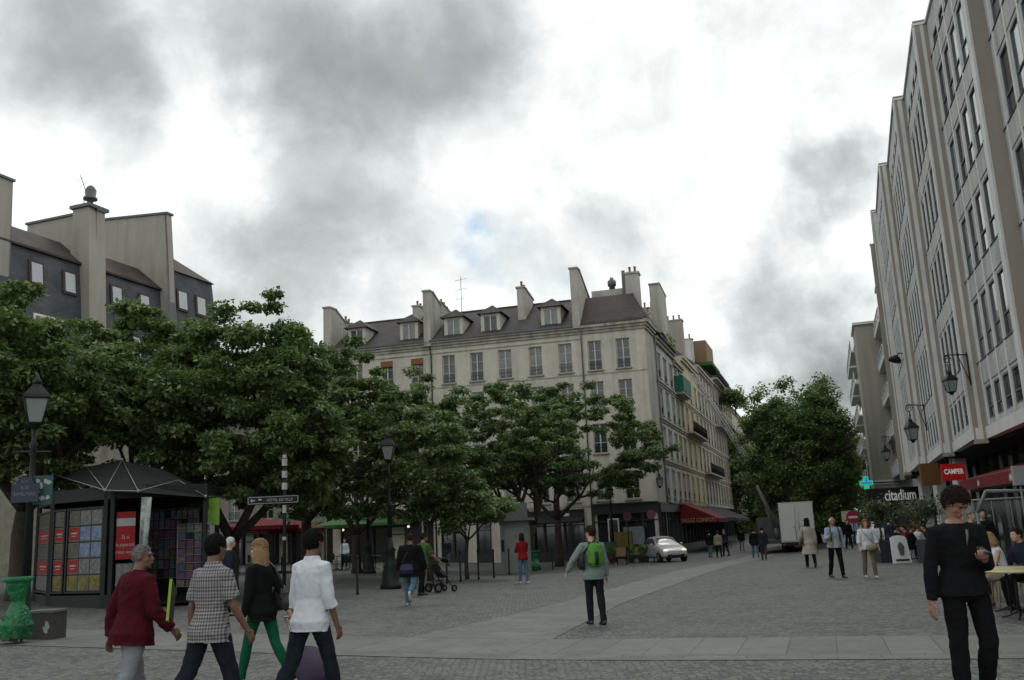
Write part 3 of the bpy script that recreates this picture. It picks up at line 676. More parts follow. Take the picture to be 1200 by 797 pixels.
# plants on the white house roof
NR = np.random.default_rng(11)
def leaf_cloud(mb, centers, n, spread, size, mats=None, droop=.35, flat=.6, rng=None):
    """leaf shaped folded quads scattered in clumps round the centers"""
    C_ = np.array([tuple(c) for c in centers], float); N = len(C_) * n; c = np.repeat(C_, n, 0)
    a = NR.uniform(0, 6.2832, N); b = NR.uniform(-1, 1, N); r = spread * NR.random(N) ** .45 * np.repeat(NR.uniform(.7, 1.25, len(C_)), n); s = np.sqrt(1 - b * b)
    p = c + np.stack([r * s * np.cos(a), r * s * np.sin(a), r * b * flat], 1)
    yaw = NR.uniform(0, 6.2832, N); pit = NR.normal(-droop, .5, N); L = (size * NR.uniform(.5, 1.3, N))[:, None]; w_ = L * NR.uniform(.28, .42, (N, 1))
    d = np.stack([np.cos(yaw) * np.cos(pit), np.sin(yaw) * np.cos(pit), np.sin(pit)], 1); sd = np.stack([-np.sin(yaw), np.cos(yaw), NR.normal(0, .35, N)], 1); up = np.zeros((N, 3)); up[:, 2] = -.28 * w_[:, 0]
    v = np.stack([p, p + d * L * .42 + sd * w_ + up, p + d * L, p + d * L * .42 - sd * w_ + up], 1).reshape(-1, 3)
    o = (np.arange(N) * 4)[:, None]; f = np.concatenate([o + np.array([[0, 1, 2]]), o + np.array([[0, 2, 3]])], 1).reshape(-1, 3)
    if not mb.v: mb.np = (v, f) if getattr(mb, 'np', None) is None else (np.concatenate([mb.np[0], v]), np.concatenate([mb.np[1], f + len(mb.np[0])]))
    else: mb.add(v.tolist(), f.tolist(), False)
leafA = m_leaf('broad_leaves', (.060, .098, .040), (.160, .220, .088))
leafB = m_leaf('plane_leaves', (.070, .115, .046), (.18, .25, .10))
leafO = m_leaf('olive_leaves', (.06, .085, .045), (.13, .16, .10))
bark = mat('bark', (.055, .045, .036), .95, .3, 6, .6)
k = MB().mat(leafB); leaf_cloud(k, [(4.2 + i * .8, -.2, 16.4 + .3 * math.sin(i * 2)) for i in range(10)], 60, .55, .22, flat=.9)
k2 = MB().mat(iron); k2.box(3.9, -.5, 15.9, 12.2, -.35, 16.15); hp = k.build('roof_hedge', label='dark green bushes in a trough along the roof edge of the white house', cat='plants'); hp.location = (MX, MY, 0); hp.rotation_euler = (0, 0, SR); k2.build('trough', hp)
# ------------------------------------------------------------------ modern slate building on the left
LR = R_(69.5)
hL = house('modern_block', 'modern block with blue slate mansard, square skylights and bare gable walls behind the left trees', -27.0, 49.3, LR)
def slate_seg(u0, u1, ze):
    m = MB().mat(slate)
    m.quad((u0, -1.0, 9.5), (u1, -1.0, 9.5), (u1, 0, ze), (u0, 0, ze))
    m.mat(stone_d); m.box(u0, -1.0, -.8, u1, -.6, 9.5); m.mat(concrete); m.box(u0, -1.1, 9.3, u1, -.55, 9.55)
    m.build('wall', hL)
slate_seg(-14, 5.2, 18.65); slate_seg(5.2, 11.2, 18.65); slate_seg(11.2, 16.4, 20.2)
m = MB().mat(roofb)
for a, b in ((-14, 4.7), (5.6, 11.2)):
    m.quad((a, -.18, 18.6), (b, -.18, 18.6), (b, 1.9, 20.3), (a, 1.9, 20.3)); m.quad((a, 1.9, 20.3), (b, 1.9, 20.3), (b, 9, 20.0), (a, 9, 20.0))
    m.box(a, -.2, 18.5, b, 0, 18.62)
m.quad((11.6, -.18, 20.15), (16.5, -.18, 20.15), (13.2, 2.6, 22.6), (11.6, 2.6, 22.6)); m.poly([(16.5, -.18, 20.15), (16.9, 7, 20.15), (13.2, 2.6, 22.6)]); m.quad((11.6, 2.6, 22.6), (13.2, 2.6, 22.6), (16.9, 7, 20.15), (11.6, 7, 22.2))
m.build('roof', hL)
m = MB().mat(slate); m.poly([(16.4, 0, 20.2), (17.2, -1.0, 9.5), (17.6, 7, 9.5), (16.9, 7, 20.2)]); m.quad((16.4, 0, 20.2), (16.4, -1.0, 9.5), (17.2, -1., 9.5), (16.4, 0, 20.2)) ; m.mat(stone_d); m.box(16.4, -1, -.8, 17.4, 7, 9.5); m.build('end_wall', hL)
def gableL(u0, u1, prof, zb=9.6):
    m = MB().mat(concrete); pts = [(u0, prof[0][0], zb)] + [(u0, d, z) for d, z in prof] + [(u0, prof[-1][0], zb)]; m.prism(pts, (u1 - u0, 0, 0)); m.mat(zinc)
    for (a, za), (b, zb2) in zip(prof[:-1], prof[1:]):
        if abs(b - a) > .3: m.prism([(u0 - .1, a - .1, za), (u0 - .1, b + .1, zb2), (u0 - .1, b + .1, zb2 + .14), (u0 - .1, a - .1, za + .14)], (u1 - u0 + .2, 0, 0))
    return m.build('gable_wall', hL)
gableL(-1.7, -.6, [(-.4, 9.7), (-.1, 22.0), (8, 22.0)])
gableL(5.0, 5.5, [(-.9, 9.7), (-.6, 22.0), (5.0, 22.0)])
gableL(11.2, 11.65, [(-1.5, 9.7), (-.4, 23.75), (7.4, 24.4)])
m = MB().mat(concrete); m.prism([(4.4, -1.35, 9.6), (4.4, -.5, 22.1), (4.4, .7, 22.1), (4.4, .9, 9.6)], (1.3, 0, 0)); m.mat(zinc); m.box(4.25, -.7, 22.1, 5.85, .85, 22.3); m.build('chimney', hL)
m = MB().mat(zinc); m.ring((5.05, .05, 22.3), [(.18, 0), (.18, .5), (.42, .52), (.42, .62), (.3, .68), (.34, 1.1), (.2, 1.35), (.05, 1.45)], 12); m.build('vent_cap', hL)
m = MB().mat(steel); m.tube([(8.4, 4, 20.2), (8.4, 4, 24.9)], .035, 5); m.tube([(7.6, 3.6, 26.0), (9.2, 4.2, 24.5)], .03, 4); m.tube([(7.6, 4, 24.0), (9.3, 4.1, 24.1)], .03, 4)
for i in range(5): m.tube([(7.7 + i * .3, 3.4, 25.9 - i * .29), (7.9 + i * .3, 4.2, 25.7 - i * .29)], .015, 4)
m.build('aerial', hL)
def pane_in(root, u0, u1, z0, z1, fm, pm, proud=.1, d0=-1.0, d1=0., ze=18.65):
    f = lambda z: (d0 + (d1 - d0) * (z - 9.5) / (ze - 9.5)) - proud
    m = MB().mat(fm); m.prism([(u0 - .14, f(z0 - .14), z0 - .14), (u0 - .14, f(z1 + .14), z1 + .14), (u0 - .14, f(z1 + .14) + .2, z1 + .14), (u0 - .14, f(z0 - .14) + .2, z0 - .14)], (u1 - u0 + .28, 0, 0))
    o = m.build('window', root); m = MB().mat(pm); m.prism([(u0, f(z0) - .04, z0), (u0, f(z1) - .04, z1), (u0, f(z1) + .05, z1), (u0, f(z0) + .05, z0)], (u1 - u0, 0, 0)); m.build('pane', o)
for u in (-10.6, -7.6, -4.4, 1.2, 3.55, 7.2, 9.6): pane_in(hL, u - .36, u + .36, 16.6, 17.75, brown_w, pane_w)
for u in (13.1, 15.0): pane_in(hL, u - .4, u + .4, 17.6, 18.8, brown_w, pane_w, ze=20.2)
for u in (-8, -3, 2, 8, 14):
    for z in (13.2, 10.4): pane_in(hL, u - .9, u + .9, z, z + 1.5, white_p, pane_m, .06)
for u in (-9, -5, 2, 8, 14):
    for z in (5.0,): m = MB().mat(white_p); m.box(u - .8, -1.06, z, u + .8, -1.0, z + 1.6); o = m.build('window', hL); m = MB().mat(pane_d); m.box(u - .7, -1.08, z + .1, u + .7, -1.06, z + 1.5); m.build('pane', o)
m = MB().mat(pane_w); m.prism([(12.0, .5, 20.85), (12.0, 1.6, 21.85), (12.0, 1.6, 21.95), (12.0, .5, 20.95)], (.8, 0, 0)); m.build('skylight', hL)

# ------------------------------------------------------------------ long concrete building on the right
pane_o = mat('office_glass', (.11, .13, .14), .2, .35, 2.2, spec=.6, coat=.5)
hR = house('concrete_block', 'long grey concrete building with stepped bays of narrow windows above dark shops on the right', 0, 0, 0)
def TA(t, a): return Vector((t * math.sin(TH) + a * math.cos(TH), t * math.cos(TH) - a * math.sin(TH)))
CN = [(8, 7.1), (15.2, 6.6), (22.2, 6.15), (29.3, 5.6), (36.0, 4.97), (42.7, 4.64), (51.0, 4.4), (59.0, 4.3), (66.7, 4.5)]
SOF, TOP = 4.25, 19.9
STEP = .44
for k in range(len(CN) - 1, 0, -1):
    (tn, an), (tf, af) = CN[k - 1], CN[k]
    st = STEP if k < 7 else .3
    P0 = TA(tf, af + st); P1 = TA(tn, an)          # far end recessed, near end the projecting corner; x runs towards the camera
    ux_ = (P1 - P0); W = ux_.length; ux_.normalize()
    ncol = 4 if W < 7.9 else 5
    mg = .55; pit = (W - 2 * mg) / ncol; ww = pit * .66
    cols = [mg + pit * (i + .5) for i in range(ncol)]
    rows = [(3.85 + 2.93 * j, 5.85 + 2.93 * j) for j in range(5)]; rows[0] = (4.75, 5.85)
    att = (17.95, 19.0)
    ops = [(c - ww / 2, c + ww / 2, a, b) for c in cols for a, b in rows + [att]]
    m = MB().mat(panelc); wall_face(m, P0, ux_, W, SOF, TOP, ops, .06)
    m.mat(finc)
    for i in range(ncol + 1):
        u = mg + pit * i; box_on(m, P0, ux_, u - .07, u + .07, SOF + .35, TOP - .9, -.002, .035)
    box_on(m, P0, ux_, W - .30, W - .002, SOF - .002, TOP + .06, -.3, .07)
    m.mat(finc); box_on(m, P0, ux_, 0, W, SOF - .1, SOF + .3, -.3, .06)
    m.mat(mat('spandrel_panel', (.40, .405, .395), .85, .14, 1.5, .1, streak=.3))
    for j in range(5):
        z = 5.85 + 2.93 * j
        for i in range(ncol): box_on(m, P0, ux_, mg + pit * i + .08, mg + pit * (i + 1) - .08, z + .12, z + .82, -.002, .03)
    m.mat(mat('panel_joint', (.12, .12, .115), .9))
    for j in range(5): box_on(m, P0, ux_, .0, W - .31, 5.85 + 2.93 * j + .93 - .02, 5.85 + 2.93 * j + .93, -.001, .04)
    m.mat(finc); box_on(m, P0, ux_, 0, W + .03, TOP, TOP + .1, -.6, .08)
    m.build('bay_wall', hR)
    # blank return wall at the near corner of this bay, seen from the square
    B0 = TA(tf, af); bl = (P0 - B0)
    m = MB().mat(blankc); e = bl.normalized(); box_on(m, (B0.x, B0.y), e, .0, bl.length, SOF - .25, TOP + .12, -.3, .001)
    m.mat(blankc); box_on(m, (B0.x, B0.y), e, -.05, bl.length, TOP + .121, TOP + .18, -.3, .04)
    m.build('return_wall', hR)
    if k >= 3 or True:
        for c in cols:
            for a, b in rows + [att]:
                z_ = a
                if k <= 1: continue
                window(hR, P0, ux_, c, a, ww, b - a, 'office', zinc, random.choice([pane_d, pane_m, pane_o, pane_o]), .055)
# roof, soffit, recessed shops and a back wall
def ring_poly(z, off): return [TA(t, a + off) for t, a in CN]
m = MB().mat(zinc)
for (t0, a0), (t1, a1) in zip(CN[:-1], CN[1:]):
    q = [TA(t0, a0 + .9), TA(t0, a0 + 14), TA(t1, a1 + 14), TA(t1, a1 + .9)]
    m.prism([(v.x, v.y, TOP - .5) for v in q], (0, 0, .4))
m.build('roof', hR)
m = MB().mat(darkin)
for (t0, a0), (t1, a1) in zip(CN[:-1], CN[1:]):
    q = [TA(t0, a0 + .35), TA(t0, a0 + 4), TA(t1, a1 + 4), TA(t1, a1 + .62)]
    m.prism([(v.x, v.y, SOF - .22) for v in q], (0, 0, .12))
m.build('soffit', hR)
m = MB().mat(blankc); q = [TA(66.7, 4.62), TA(66.7, 18), TA(67, 18), TA(67, 4.62)]; m.prism([(v.x, v.y, SOF - .1) for v in q], (0, 0, TOP - SOF + .1)); m.build('end_wall', hR)
sR = link('shop_front', None, hR)
m = MB().mat(pane_d); g2 = MB().mat(iron)
for (t0, a0), (t1, a1) in zip(CN[:-1], CN[1:]):
    P0 = TA(t1, a1 + 1.9); P1 = TA(t0, a0 + 1.9); d_ = (P1 - P0); W = d_.length; d_.normalize()
    box_on(m, P0, d_, 0, W, -.2, SOF - .2, -.1, 0)
    for i in range(5): box_on(g2, P0, d_, W * i / 4, W * i / 4 + .12, -.2, SOF - .2, .001, .1)
    box_on(g2, P0, d_, 0, W, 2.6, 2.95, .002, .14)
m.build('glazing', sR); g2.build('frame', sR)
for t_ in (45, 53.5, 62):
    P0 = TA(t_, 5.3); m = MB().mat(finc); m.box(P0.x, P0.y, -.2, P0.x + .5, P0.y + .5, SOF - .2); m.build('column', sR)
P0 = A(1089, 557, 40); m = MB().mat(mat('orange_panel', (.15, .075, .025), .6, .1)); m.box(P0.x - .36, 39.95, P0.z - .42, P0.x + .42, 40.1, P0.z + .5); m.build('orange_panel', sR)

# residential block further along
hS = house('residential_block', 'beige block with stacked white balconies and a blank end wall beyond the long concrete building', 0, 0, 0)
def tbox(mb, t0, t1, a0, a1, z0, z1):
    q = [TA(t0, a0), TA(t0, a1), TA(t1, a1), TA(t1, a0)]; mb.prism([(v.x, v.y, z0) for v in q], (0, 0, z1 - z0)); return mb
m = MB(); tbox(m.mat(panelc), 67, 79, 5.6, 16, 3.0, 19.3); tbox(m.mat(concrete), 79, 84, 3.35, 14, 2.95, 16.9); tbox(m.mat(panelc), 84, 104, 3.9, 14, 2.95, 17.5); m.build('wall', hS)
m = MB(); tbox(m.mat(zinc), 66.9, 79, 5.2, 16, 19.3, 19.6); tbox(m.mat(brown_w), 67.2, 71, 4.9, 6, 17.9, 19.2); tbox(m.mat(white_p), 78.8, 84.1, 3.2, 14, 16.9, 17.1); tbox(m.mat(zinc), 84, 104, 3.7, 14, 17.5, 17.7); m.build('roof', hS)
m = MB(); tbox(m.mat(white_p), 78.9, 79.0, 3.4, 5.2, 4.2, 4.5); tbox(m.mat(white_p), 78.7, 84, 3.2, 5.6, 2.8, 3.1); m.build('ledge', hS)
for j in range(5):
    z = 4.6 + 2.75 * j
    for t0, t1, a in ((71.5, 78.8, 5.6), (84.2, 92, 3.9), (93, 101, 3.9)):
        b = tbox(MB().mat(white_p), t0, t1, a - .85, a, z, z + .14); tbox(b, t0, t1, a - .85, a - .8, z + .14, z + .35)
        o = b.build('balcony', hS)
        r = MB(); tbox(r.mat(pane_m), t0, t1, a - .83, a - .82, z + .35, z + .9); r.mat(white_p)
        for i in range(5): tbox(r, t0 + (t1 - t0) * i / 4 - .03, t0 + (t1 - t0) * i / 4 + .03, a - .88, a - .81, z + .14, z + 1.02)
        tbox(r, t0, t1, a - .88, a - .81, z + .98, z + 1.05); r.build('balcony_rail', o)
        for i in range(3):
            s = (t1 - t0) / 3; wv = tbox(MB().mat(white_p), t0 + s * i + .35, t0 + s * (i + 1) - .35, a - .04, a + .01, z + .15, z + 2.2); wo = wv.build('window', hS)
            tbox(MB().mat(pane_d), t0 + s * i + .45, t0 + s * (i + 1) - .45, a - .06, a - .035, z + .25, z + 2.1).build('pane', wo)
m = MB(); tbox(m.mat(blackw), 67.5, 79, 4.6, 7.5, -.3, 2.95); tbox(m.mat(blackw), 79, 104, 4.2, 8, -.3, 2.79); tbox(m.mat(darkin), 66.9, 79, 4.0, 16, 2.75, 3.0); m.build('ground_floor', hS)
sg = thing('shop_sign', 'black fascia sign with white lowercase lettering under the beige residential block', 'shop sign', (0, 0, 0))
c_ = A(1054, 580.5, 60.5); m = MB().mat(blackw); sg.location = tuple(c_); m.box(-2.0, 0, -.55, 1.9, .3, .5); m.build('board', sg)
signw = mat('white_sign_letters', (.75, .75, .72), .5, .03, emis=.12)
text('citadium', .95, signw, sg, (0.05, -.03, 0), (R_(90), 0, 0), ext=.02, sx=.62, bold=.012)
# green pharmacy cross
gx = thing('pharmacy_cross', 'lit green and blue pharmacy cross hanging high at the street end on the right', 'pharmacy sign', tuple(A(1015, 566, 70)))
m = MB().mat(iron); m.tube([(0, .2, 0), (2.6, .5, 0)], .05, 6); m.build('arm', gx)
m = MB().mat(mat('green_led', (.05, .8, .35), .5, 0, emis=.35)); s = .5
m.box(-s / 3, -.12, -s * .95, s / 3, .12, s * .95); m.box(-s * .95, -.11, -s / 3, -s / 3, .11, s / 3); m.box(s / 3, -.11, -s / 3, s * .95, .11, s / 3); m.build('cross', gx)
m = MB().mat(mat('blue_led', (.06, .25, .9), .5, 0, emis=.4)); m.box(-s * .8, -.14, -.08, s * .8, -.121, .08); m.box(-.08, -.14, .09, .08, -.121, s * .8); m.build('blue_strip', gx)

# ------------------------------------------------------------------ lanterns
lamp_glass = mat('milky_lamp_glass', (.22, .25, .245), .25, .1, spec=.5)
def lantern_head(parent, z, s=1., name='lantern', c=(0, 0)):
    x, y = c; m = MB().mat(irong); n = 4
    def sq(r, zz): return [(x + r * math.cos(R_(45 + 90 * i)), y + r * math.sin(R_(45 + 90 * i)), zz) for i in range(4)]
    b, t = sq(.17 * s, z), sq(.30 * s, z + .48 * s)
    for i in range(4): m.tube([b[i], t[i]], .016 * s, 5); m.tube([t[i], t[(i + 1) % 4]], .022 * s, 5); m.tube([b[i], b[(i + 1) % 4]], .02 * s, 5)
    rr = [sq(.345 * s, z + .49 * s), sq(.30 * s, z + .56 * s), sq(.13 * s, z + .72 * s), sq(.10 * s, z + .76 * s)]
    o = len(m.v); m.add([p for q in rr for p in q], [(a * 4 + i, a * 4 + (i + 1) % 4, a * 4 + 4 + (i + 1) % 4, a * 4 + 4 + i) for a in range(3) for i in range(4)] + [(3, 2, 1, 0), (12, 13, 14, 15)], False)
    m.ring((x, y, z + .76 * s), [(.07 * s, 0), (.09 * s, .06 * s), (.04 * s, .12 * s), (.02 * s, .2 * s)], 8)
    m.ring((x, y, z - .12 * s), [(.05 * s, 0), (.11 * s, .09 * s), (.17 * s, .12 * s)], 8)
    h = m.build(name, parent)
    g_ = MB().mat(lamp_glass); b, t = sq(.16 * s, z + .01), sq(.285 * s, z + .47 * s); g_.add(b + t, [(i, (i + 1) % 4, 4 + (i + 1) % 4, 4 + i) for i in range(4)], False); g_.build('lamp_glass', h)
    return h
def street_lamp(p, label, H=4.15, s=1., big=True, rz=0.):
    t = thing('street_lamp', label, 'street lamp', tuple(p), rz, 'old iron street lamps on the square')
    m = MB().mat(irong)
    m.ring((0, 0, 0), [(.34, 0), (.34, .12), (.28, .16), (.27, .5), (.22, .62), (.24, .7), (.17, .8), (.15, 1.15), (.19, 1.2), (.11, 1.32), (.085, 1.6)] if big else [(.2, 0), (.2, .1), (.12, .2), (.09, .8), (.07, 1.0)], 14); m.build('base', t)
    m = MB().mat(irong); m.ring((0, 0, 1.0), [(.085, 0), (.06, 1.6), (.09, 1.63), (.055, 1.7), (.045, H - 1.5), (.09, H - 1.42), (.04, H - 1.35), (.05, H - 1.1)], 12)
    m.tube([(-.3, 0, H - .55), (.3, 0, H - .55)], .018, 6); m.build('pole', t)
    lantern_head(t, H, s); return t
street_lamp(AG(27, 18.0), 'large old lantern post standing left of the newspaper kiosk with street plates on it', 3.86, 1.0, False, rz=.5)
street_lamp(G(458, 690), 'black iron lamp post with a thick fluted base beside the man in blue jeans', 4.1, .95)
street_lamp(G(432, 672), 'lamp post with flared base further back, just left of the thick based one', 4.1, .9)
street_lamp(G(630, 668), 'thin lamp post beside the white public toilet and the green rubbish bag', 4.1, .9, False)
street_lamp(AG(720, 62), 'lamp post whose lantern stands against the wall above the black corner shop', 4.1, .95, False)
def wall_lantern(p, wdx, label, s=1.):
    t = thing('wall_lantern', label, 'wall lantern', tuple(p), 0, 'wrought iron lanterns on the concrete building'); m = MB().mat(iron)
    lantern_head(t, -1.05 * s, s)
    m.tube([(0, 0, -.1 * s), (0, 0, .12 * s)], .02, 5)
    m.tube([(-.1, 0, .38), (.02, 0, .42), (wdx[0], wdx[1], .42)], .022, 6)
    m.tube([(math.cos(a) * .17 * (1 - a / 14) * s, 0, .25 + math.sin(a) * .17 * (1 - a / 14) * s) for a in [i * .45 for i in range(22)]], .016, 5)
    m.tube([(wdx[0], wdx[1], .5), (wdx[0], wdx[1], -.65)], .025, 5); m.tube([(wdx[0], wdx[1], -.55), (wdx[0] * .55, wdx[1] * .55, .4)], .015, 5)
    m.build('bracket', t); return t
def near_wall(px, py, k, off=.0):
    t_, a_ = CN[k]; c = TA(t_, a_); p = A(px, py, c.y - .2); return p, (c.x + .1 - p.x, c.y - .1 - p.y)
p, d = near_wall(1111, 430, 4); wall_lantern(p, d, 'largest and nearest hanging lantern on a scrolled bracket of the concrete building', .85)
p, d = near_wall(1065, 487, 5); p = A(1066, 486, TA(*CN[5]).y); wall_lantern(p, (.85, .5), 'middle sized hanging lantern lower down the concrete facade')
p = A(1036.5, 519, 60); wall_lantern(p, (.9, 1.), 'smallest and farthest hanging lantern in front of the beige end wall')
p = A(1049, 421, 47.5); t = thing('floodlight', 'dark dome floodlight on a curved arm high on the concrete facade', 'floodlight', tuple(p)); m = MB().mat(iron); m.tube([(.1, 0, .15), (.2, 0, .3), (.5, .05, .3), (1.0, .1, .2)], .035, 6); m.build('arm', t)
m = MB().mat(iron); m.ring((0, 0, 0), [(.32, -.12), (.3, .02), (.16, .16), (.06, .22)], 12); o = m.build('lamp_shade', t); o.rotation_euler = (0, .35, 0)
p = A(772, 552, 65.5); wall_lantern(p, (.2, 1.6), 'small bracket lantern on the side wall of the corner house')['group'] = 'lanterns on the pale houses'

# ------------------------------------------------------------------ trees
def limb(mb, p, d, L, r, depth, tips, rng, spread=.75, lift=.1):
    pts = [p.copy()]; rad = [r]; n = 4
    for i in range(n):
        d = (d + Vector((rng.gauss(0, .13), rng.gauss(0, .13), rng.gauss(lift * .5, .08)))).normalized(); p = p + d * (L / n); pts.append(p.copy()); rad.append(r * (1 - .38 * (i + 1) / n))
    mb.tube(pts, rad, 7 if depth > 1 else 5)
    if depth == 0: tips.append(p); return
    k = 3 if depth > 1 else rng.choice((2, 3))
    a0 = rng.uniform(0, 6.28)
    for i in range(k):
        a = a0 + 6.283 * i / k + rng.uniform(-.4, .4); o = d.orthogonal().normalized(); o.rotate(Matrix.Rotation(a, 3, d)); nd = (d * rng.uniform(.75, 1.0) + o * spread + Vector((0, 0, lift))).normalized()
        limb(mb, p, nd, L * rng.uniform(.62, .82), r * .6, depth - 1, tips, rng, spread, lift)
def tree(name, label, base, H, fork, crown, seed, nleaf=95, lsize=.24, leafm=None, rt=.2, lean=(0, 0), group='broad leaved trees on the square', extra=(), spread=.5, nc=None, cat='tree', flat=.45, low=.35, trunks=1, lf=.33, gap=-.14):
    """crown = (cx,cy offset, rx, ry, z0, z1): clumps fill an uneven flattened dome"""
    rng = random.Random(seed); t = thing(name, label, cat, tuple(base), 0, group)
    m = MB().mat(bark); tips = []
    for q in range(trunks):
        d0 = Vector((lean[0] + (q * .35 if trunks > 1 else 0), lean[1], 1)).normalized(); p = Vector((0, 0, -.15)); pts = [p]; rad = [rt * 1.5]
        for i in range(4): p = p + (d0 + Vector((rng.gauss(0, .05), rng.gauss(0, .05), 0))) * (fork / 4); pts.append(p); rad.append(rt * (1.12 - .08 * i))
        m.tube(pts, rad, 10)
        cx, cy, rx, ry, z0, z1 = crown
        k = 4; a0 = rng.uniform(0, 6.28)
        for i in range(k):
            a = a0 + 6.283 * i / k + rng.uniform(-.3, .3); L = (H - fork) * lf
            limb(m, p, Vector((math.cos(a) * .75, math.sin(a) * .75, rng.uniform(.55, 1.0))).normalized(), L * rng.uniform(.85, 1.2), rt * .62, 2, tips, rng)
    m.build('trunk', t)
    c = MB().mat(leafm or leafA); nc = nc or 150; cen = []
    for _ in range(nc):
        for _t in range(30):
            x, y, z = rng.uniform(-1, 1), rng.uniform(-1, 1), rng.random()
            rr = math.hypot(x, y); lim = math.sqrt(max(0, 1 - (max(0, z - low) / (1 - low)) ** 2)) * (1 if z > low * .5 else .75 + .5 * z)
            if rr < lim and (rr > lim * .45 or z > .6 or rng.random() < .25): break
        q = mnoise.noise(Vector((x * 2.1 + seed, y * 2.1, z * 2.4)))
        if q < gap: continue
        sx = 1 + .16 * mnoise.noise(Vector((x * 1.5, seed * 1.3, y * 1.5))); cen.append((cx + x * rx * sx, cy + y * ry * sx, z0 + (z1 - z0) * z * (1 + .1 * q)))
    cen += [tuple(p) for p in tips if z0 * .9 < p.z < z1 and math.hypot((p.x - cx) / rx, (p.y - cy) / ry) < 1.0 - .5 * (p.z - z0) / (z1 - z0)]
    cen += list(extra)
    leaf_cloud(c, cen, int(nleaf * 2.3), spread, lsize * .62, flat=flat, droop=.45)
    c.build('crown', t); return t
def TB(px, Y): return AG(px, Y)
def crown_from(base, px, pyt, pyb, wpx, Y, ryf=.9):
    """crown extents read off the photograph at the tree's own depth"""
    cl, ct = A(px, pyt, Y), A(px, pyb, Y); return (cl.x - base.x, Y - base.y, wpx / 2 / F * Y, wpx / 2 / F * Y * ryf, ct.z - base.z, cl.z - base.z)
b = TB(20, 27); tree('broad_leaved_tree', 'massive leafy tree at the left edge above the street lantern and kiosk', b, 8.5, 2.6, crown_from(b, 5, 338, 560, 320, 26), 3, 110, .26, nc=420, rt=.26)
b = TB(120, 33); tree('broad_leaved_tree', 'tall leafy tree whose crown rises directly behind the newspaper kiosk roof', b, 9, 2.6, crown_from(b, 150, 362, 580, 260, 33), 5, 100, .28, nc=360, rt=.25)
b = TB(268, 29); tree('broad_leaved_tree', 'spreading tree with forked dark trunk just right of the newspaper kiosk', b, 9, 1.7, crown_from(b, 290, 350, 590, 255, 29), 8, 105, .26, nc=430, rt=.24, low=.3, gap=-.26)
b = TB(360, 38); tree('broad_leaved_tree', 'tree standing behind the direction post above the red parasols', b, 9, 2.4, crown_from(b, 385, 400, 605, 200, 38), 11, 90, .29, nc=300, rt=.22)
b = G(418, 672); tree('broad_leaved_tree', 'tree with a low forked trunk just left of the two lamp posts', b, 7, 1.9, crown_from(b, 455, 430, 605, 180, b.y), 13, 90, .29, nc=260, rt=.2)
b = TB(607, 50); tree('broad_leaved_tree', 'wide tree with two leaning trunks behind the white public toilet', b, 8.5, 2.6, crown_from(b, 565, 448, 572, 225, 50), 17, 100, .31, nc=300, rt=.22, trunks=2, low=.25)
b = G(656, 664); tree('broad_leaved_tree', 'umbrella shaped tree with curved branches in front of the black corner shop', b, 8, 2.9, crown_from(b, 672, 448, 568, 215, b.y), 21, 100, .3, nc=320, rt=.22, low=.2,
     extra=[tuple(A(x, y, b.y + dy) - b) for x, y, dy in ((765, 520, 0), (778, 528, .4), (745, 510, .5), (735, 545, -.3), (748, 556, 0), (762, 548, .5), (730, 568, .4), (790, 524, 0), (720, 470, 1), (735, 480, 1), (700, 465, 0), (755, 500, 0), (722, 556, 0), (770, 512, .3), (760, 532, -.5), (712, 580, 0), (742, 575, 0))])
b = TB(548, 37); tree('young_tree', 'small young tree with thin trunk among the bollards left of the toilet', b, 4.2, 1.6, crown_from(b, 550, 555, 618, 95, 37), 25, 70, .27, nc=60, rt=.07, group='small trees on the square')
b = TB(505, 36); tree('young_tree', 'slim tree behind the stroller reaching up to the larger crowns', b, 6, 2.2, crown_from(b, 498, 470, 605, 105, 36), 27, 70, .28, nc=110, rt=.1, group='small trees on the square')
b = AG(955, 72); tree('plane_tree', 'tall dense plane tree filling the street behind the white delivery truck', b, 15, 5, crown_from(b, 930, 452, 618, 124, 72), 31, 100, .36, leafB, .42, nc=560, gap=-.3, spread=.75, flat=.8, low=.62, lf=.2, group='trees in the street',
     extra=[tuple(A(x, y, 72 + dy) - b) for x, y, dy in ((962, 445, 0), (968, 450, 1), (955, 455, 0), (975, 462, 0), (885, 465, 0), (893, 457, 1), (915, 452, 0), (922, 448, 0), (992, 525, 0), (996, 540, 0), (866, 540, 0), (872, 560, 2), (990, 580, 0), (900, 590, 0), (930, 575, -2), (960, 580, 0), (980, 590, 0), (868, 515, 0), (874, 495, 0), (988, 500, 0))])
b = AG(1002, 120); tree('plane_tree', 'smaller hazy tree beyond the plane tree at the right end of the street', b, 13, 4, crown_from(b, 1005, 512, 610, 70, 118), 33, 80, .55, leafB, .3, nc=160, spread=1.3, flat=.8, lf=.2, group='trees in the street')
b = AG(865, 120); tree('plane_tree', 'dark tree closing the street between the brown house and the plane tree', b, 14, 4, crown_from(b, 872, 500, 620, 60, 118), 35, 80, .55, leafB, .3, nc=160, spread=1.3, flat=.8, lf=.2, group='trees in the street')
b = AG(960, 135); tree('plane_tree', 'wide tree closing the end of the street behind the white truck', b, 12, 3, crown_from(b, 950, 560, 635, 150, 135), 39, 80, .6, leafB, .3, nc=200, spread=1.5, flat=.8, lf=.2, group='trees in the street')
p = A(861, 470, 112); tree('roof_tree', 'small tree growing on the roof terrace at the far end of the street', tuple(p - Vector((0, 0, 1.5))), 3, .8, (0, 0, 1.6, 1.6, .8, 3.4), 37, 50, .4, leafB, .08, nc=30, spread=.7, flat=.9, group=None)
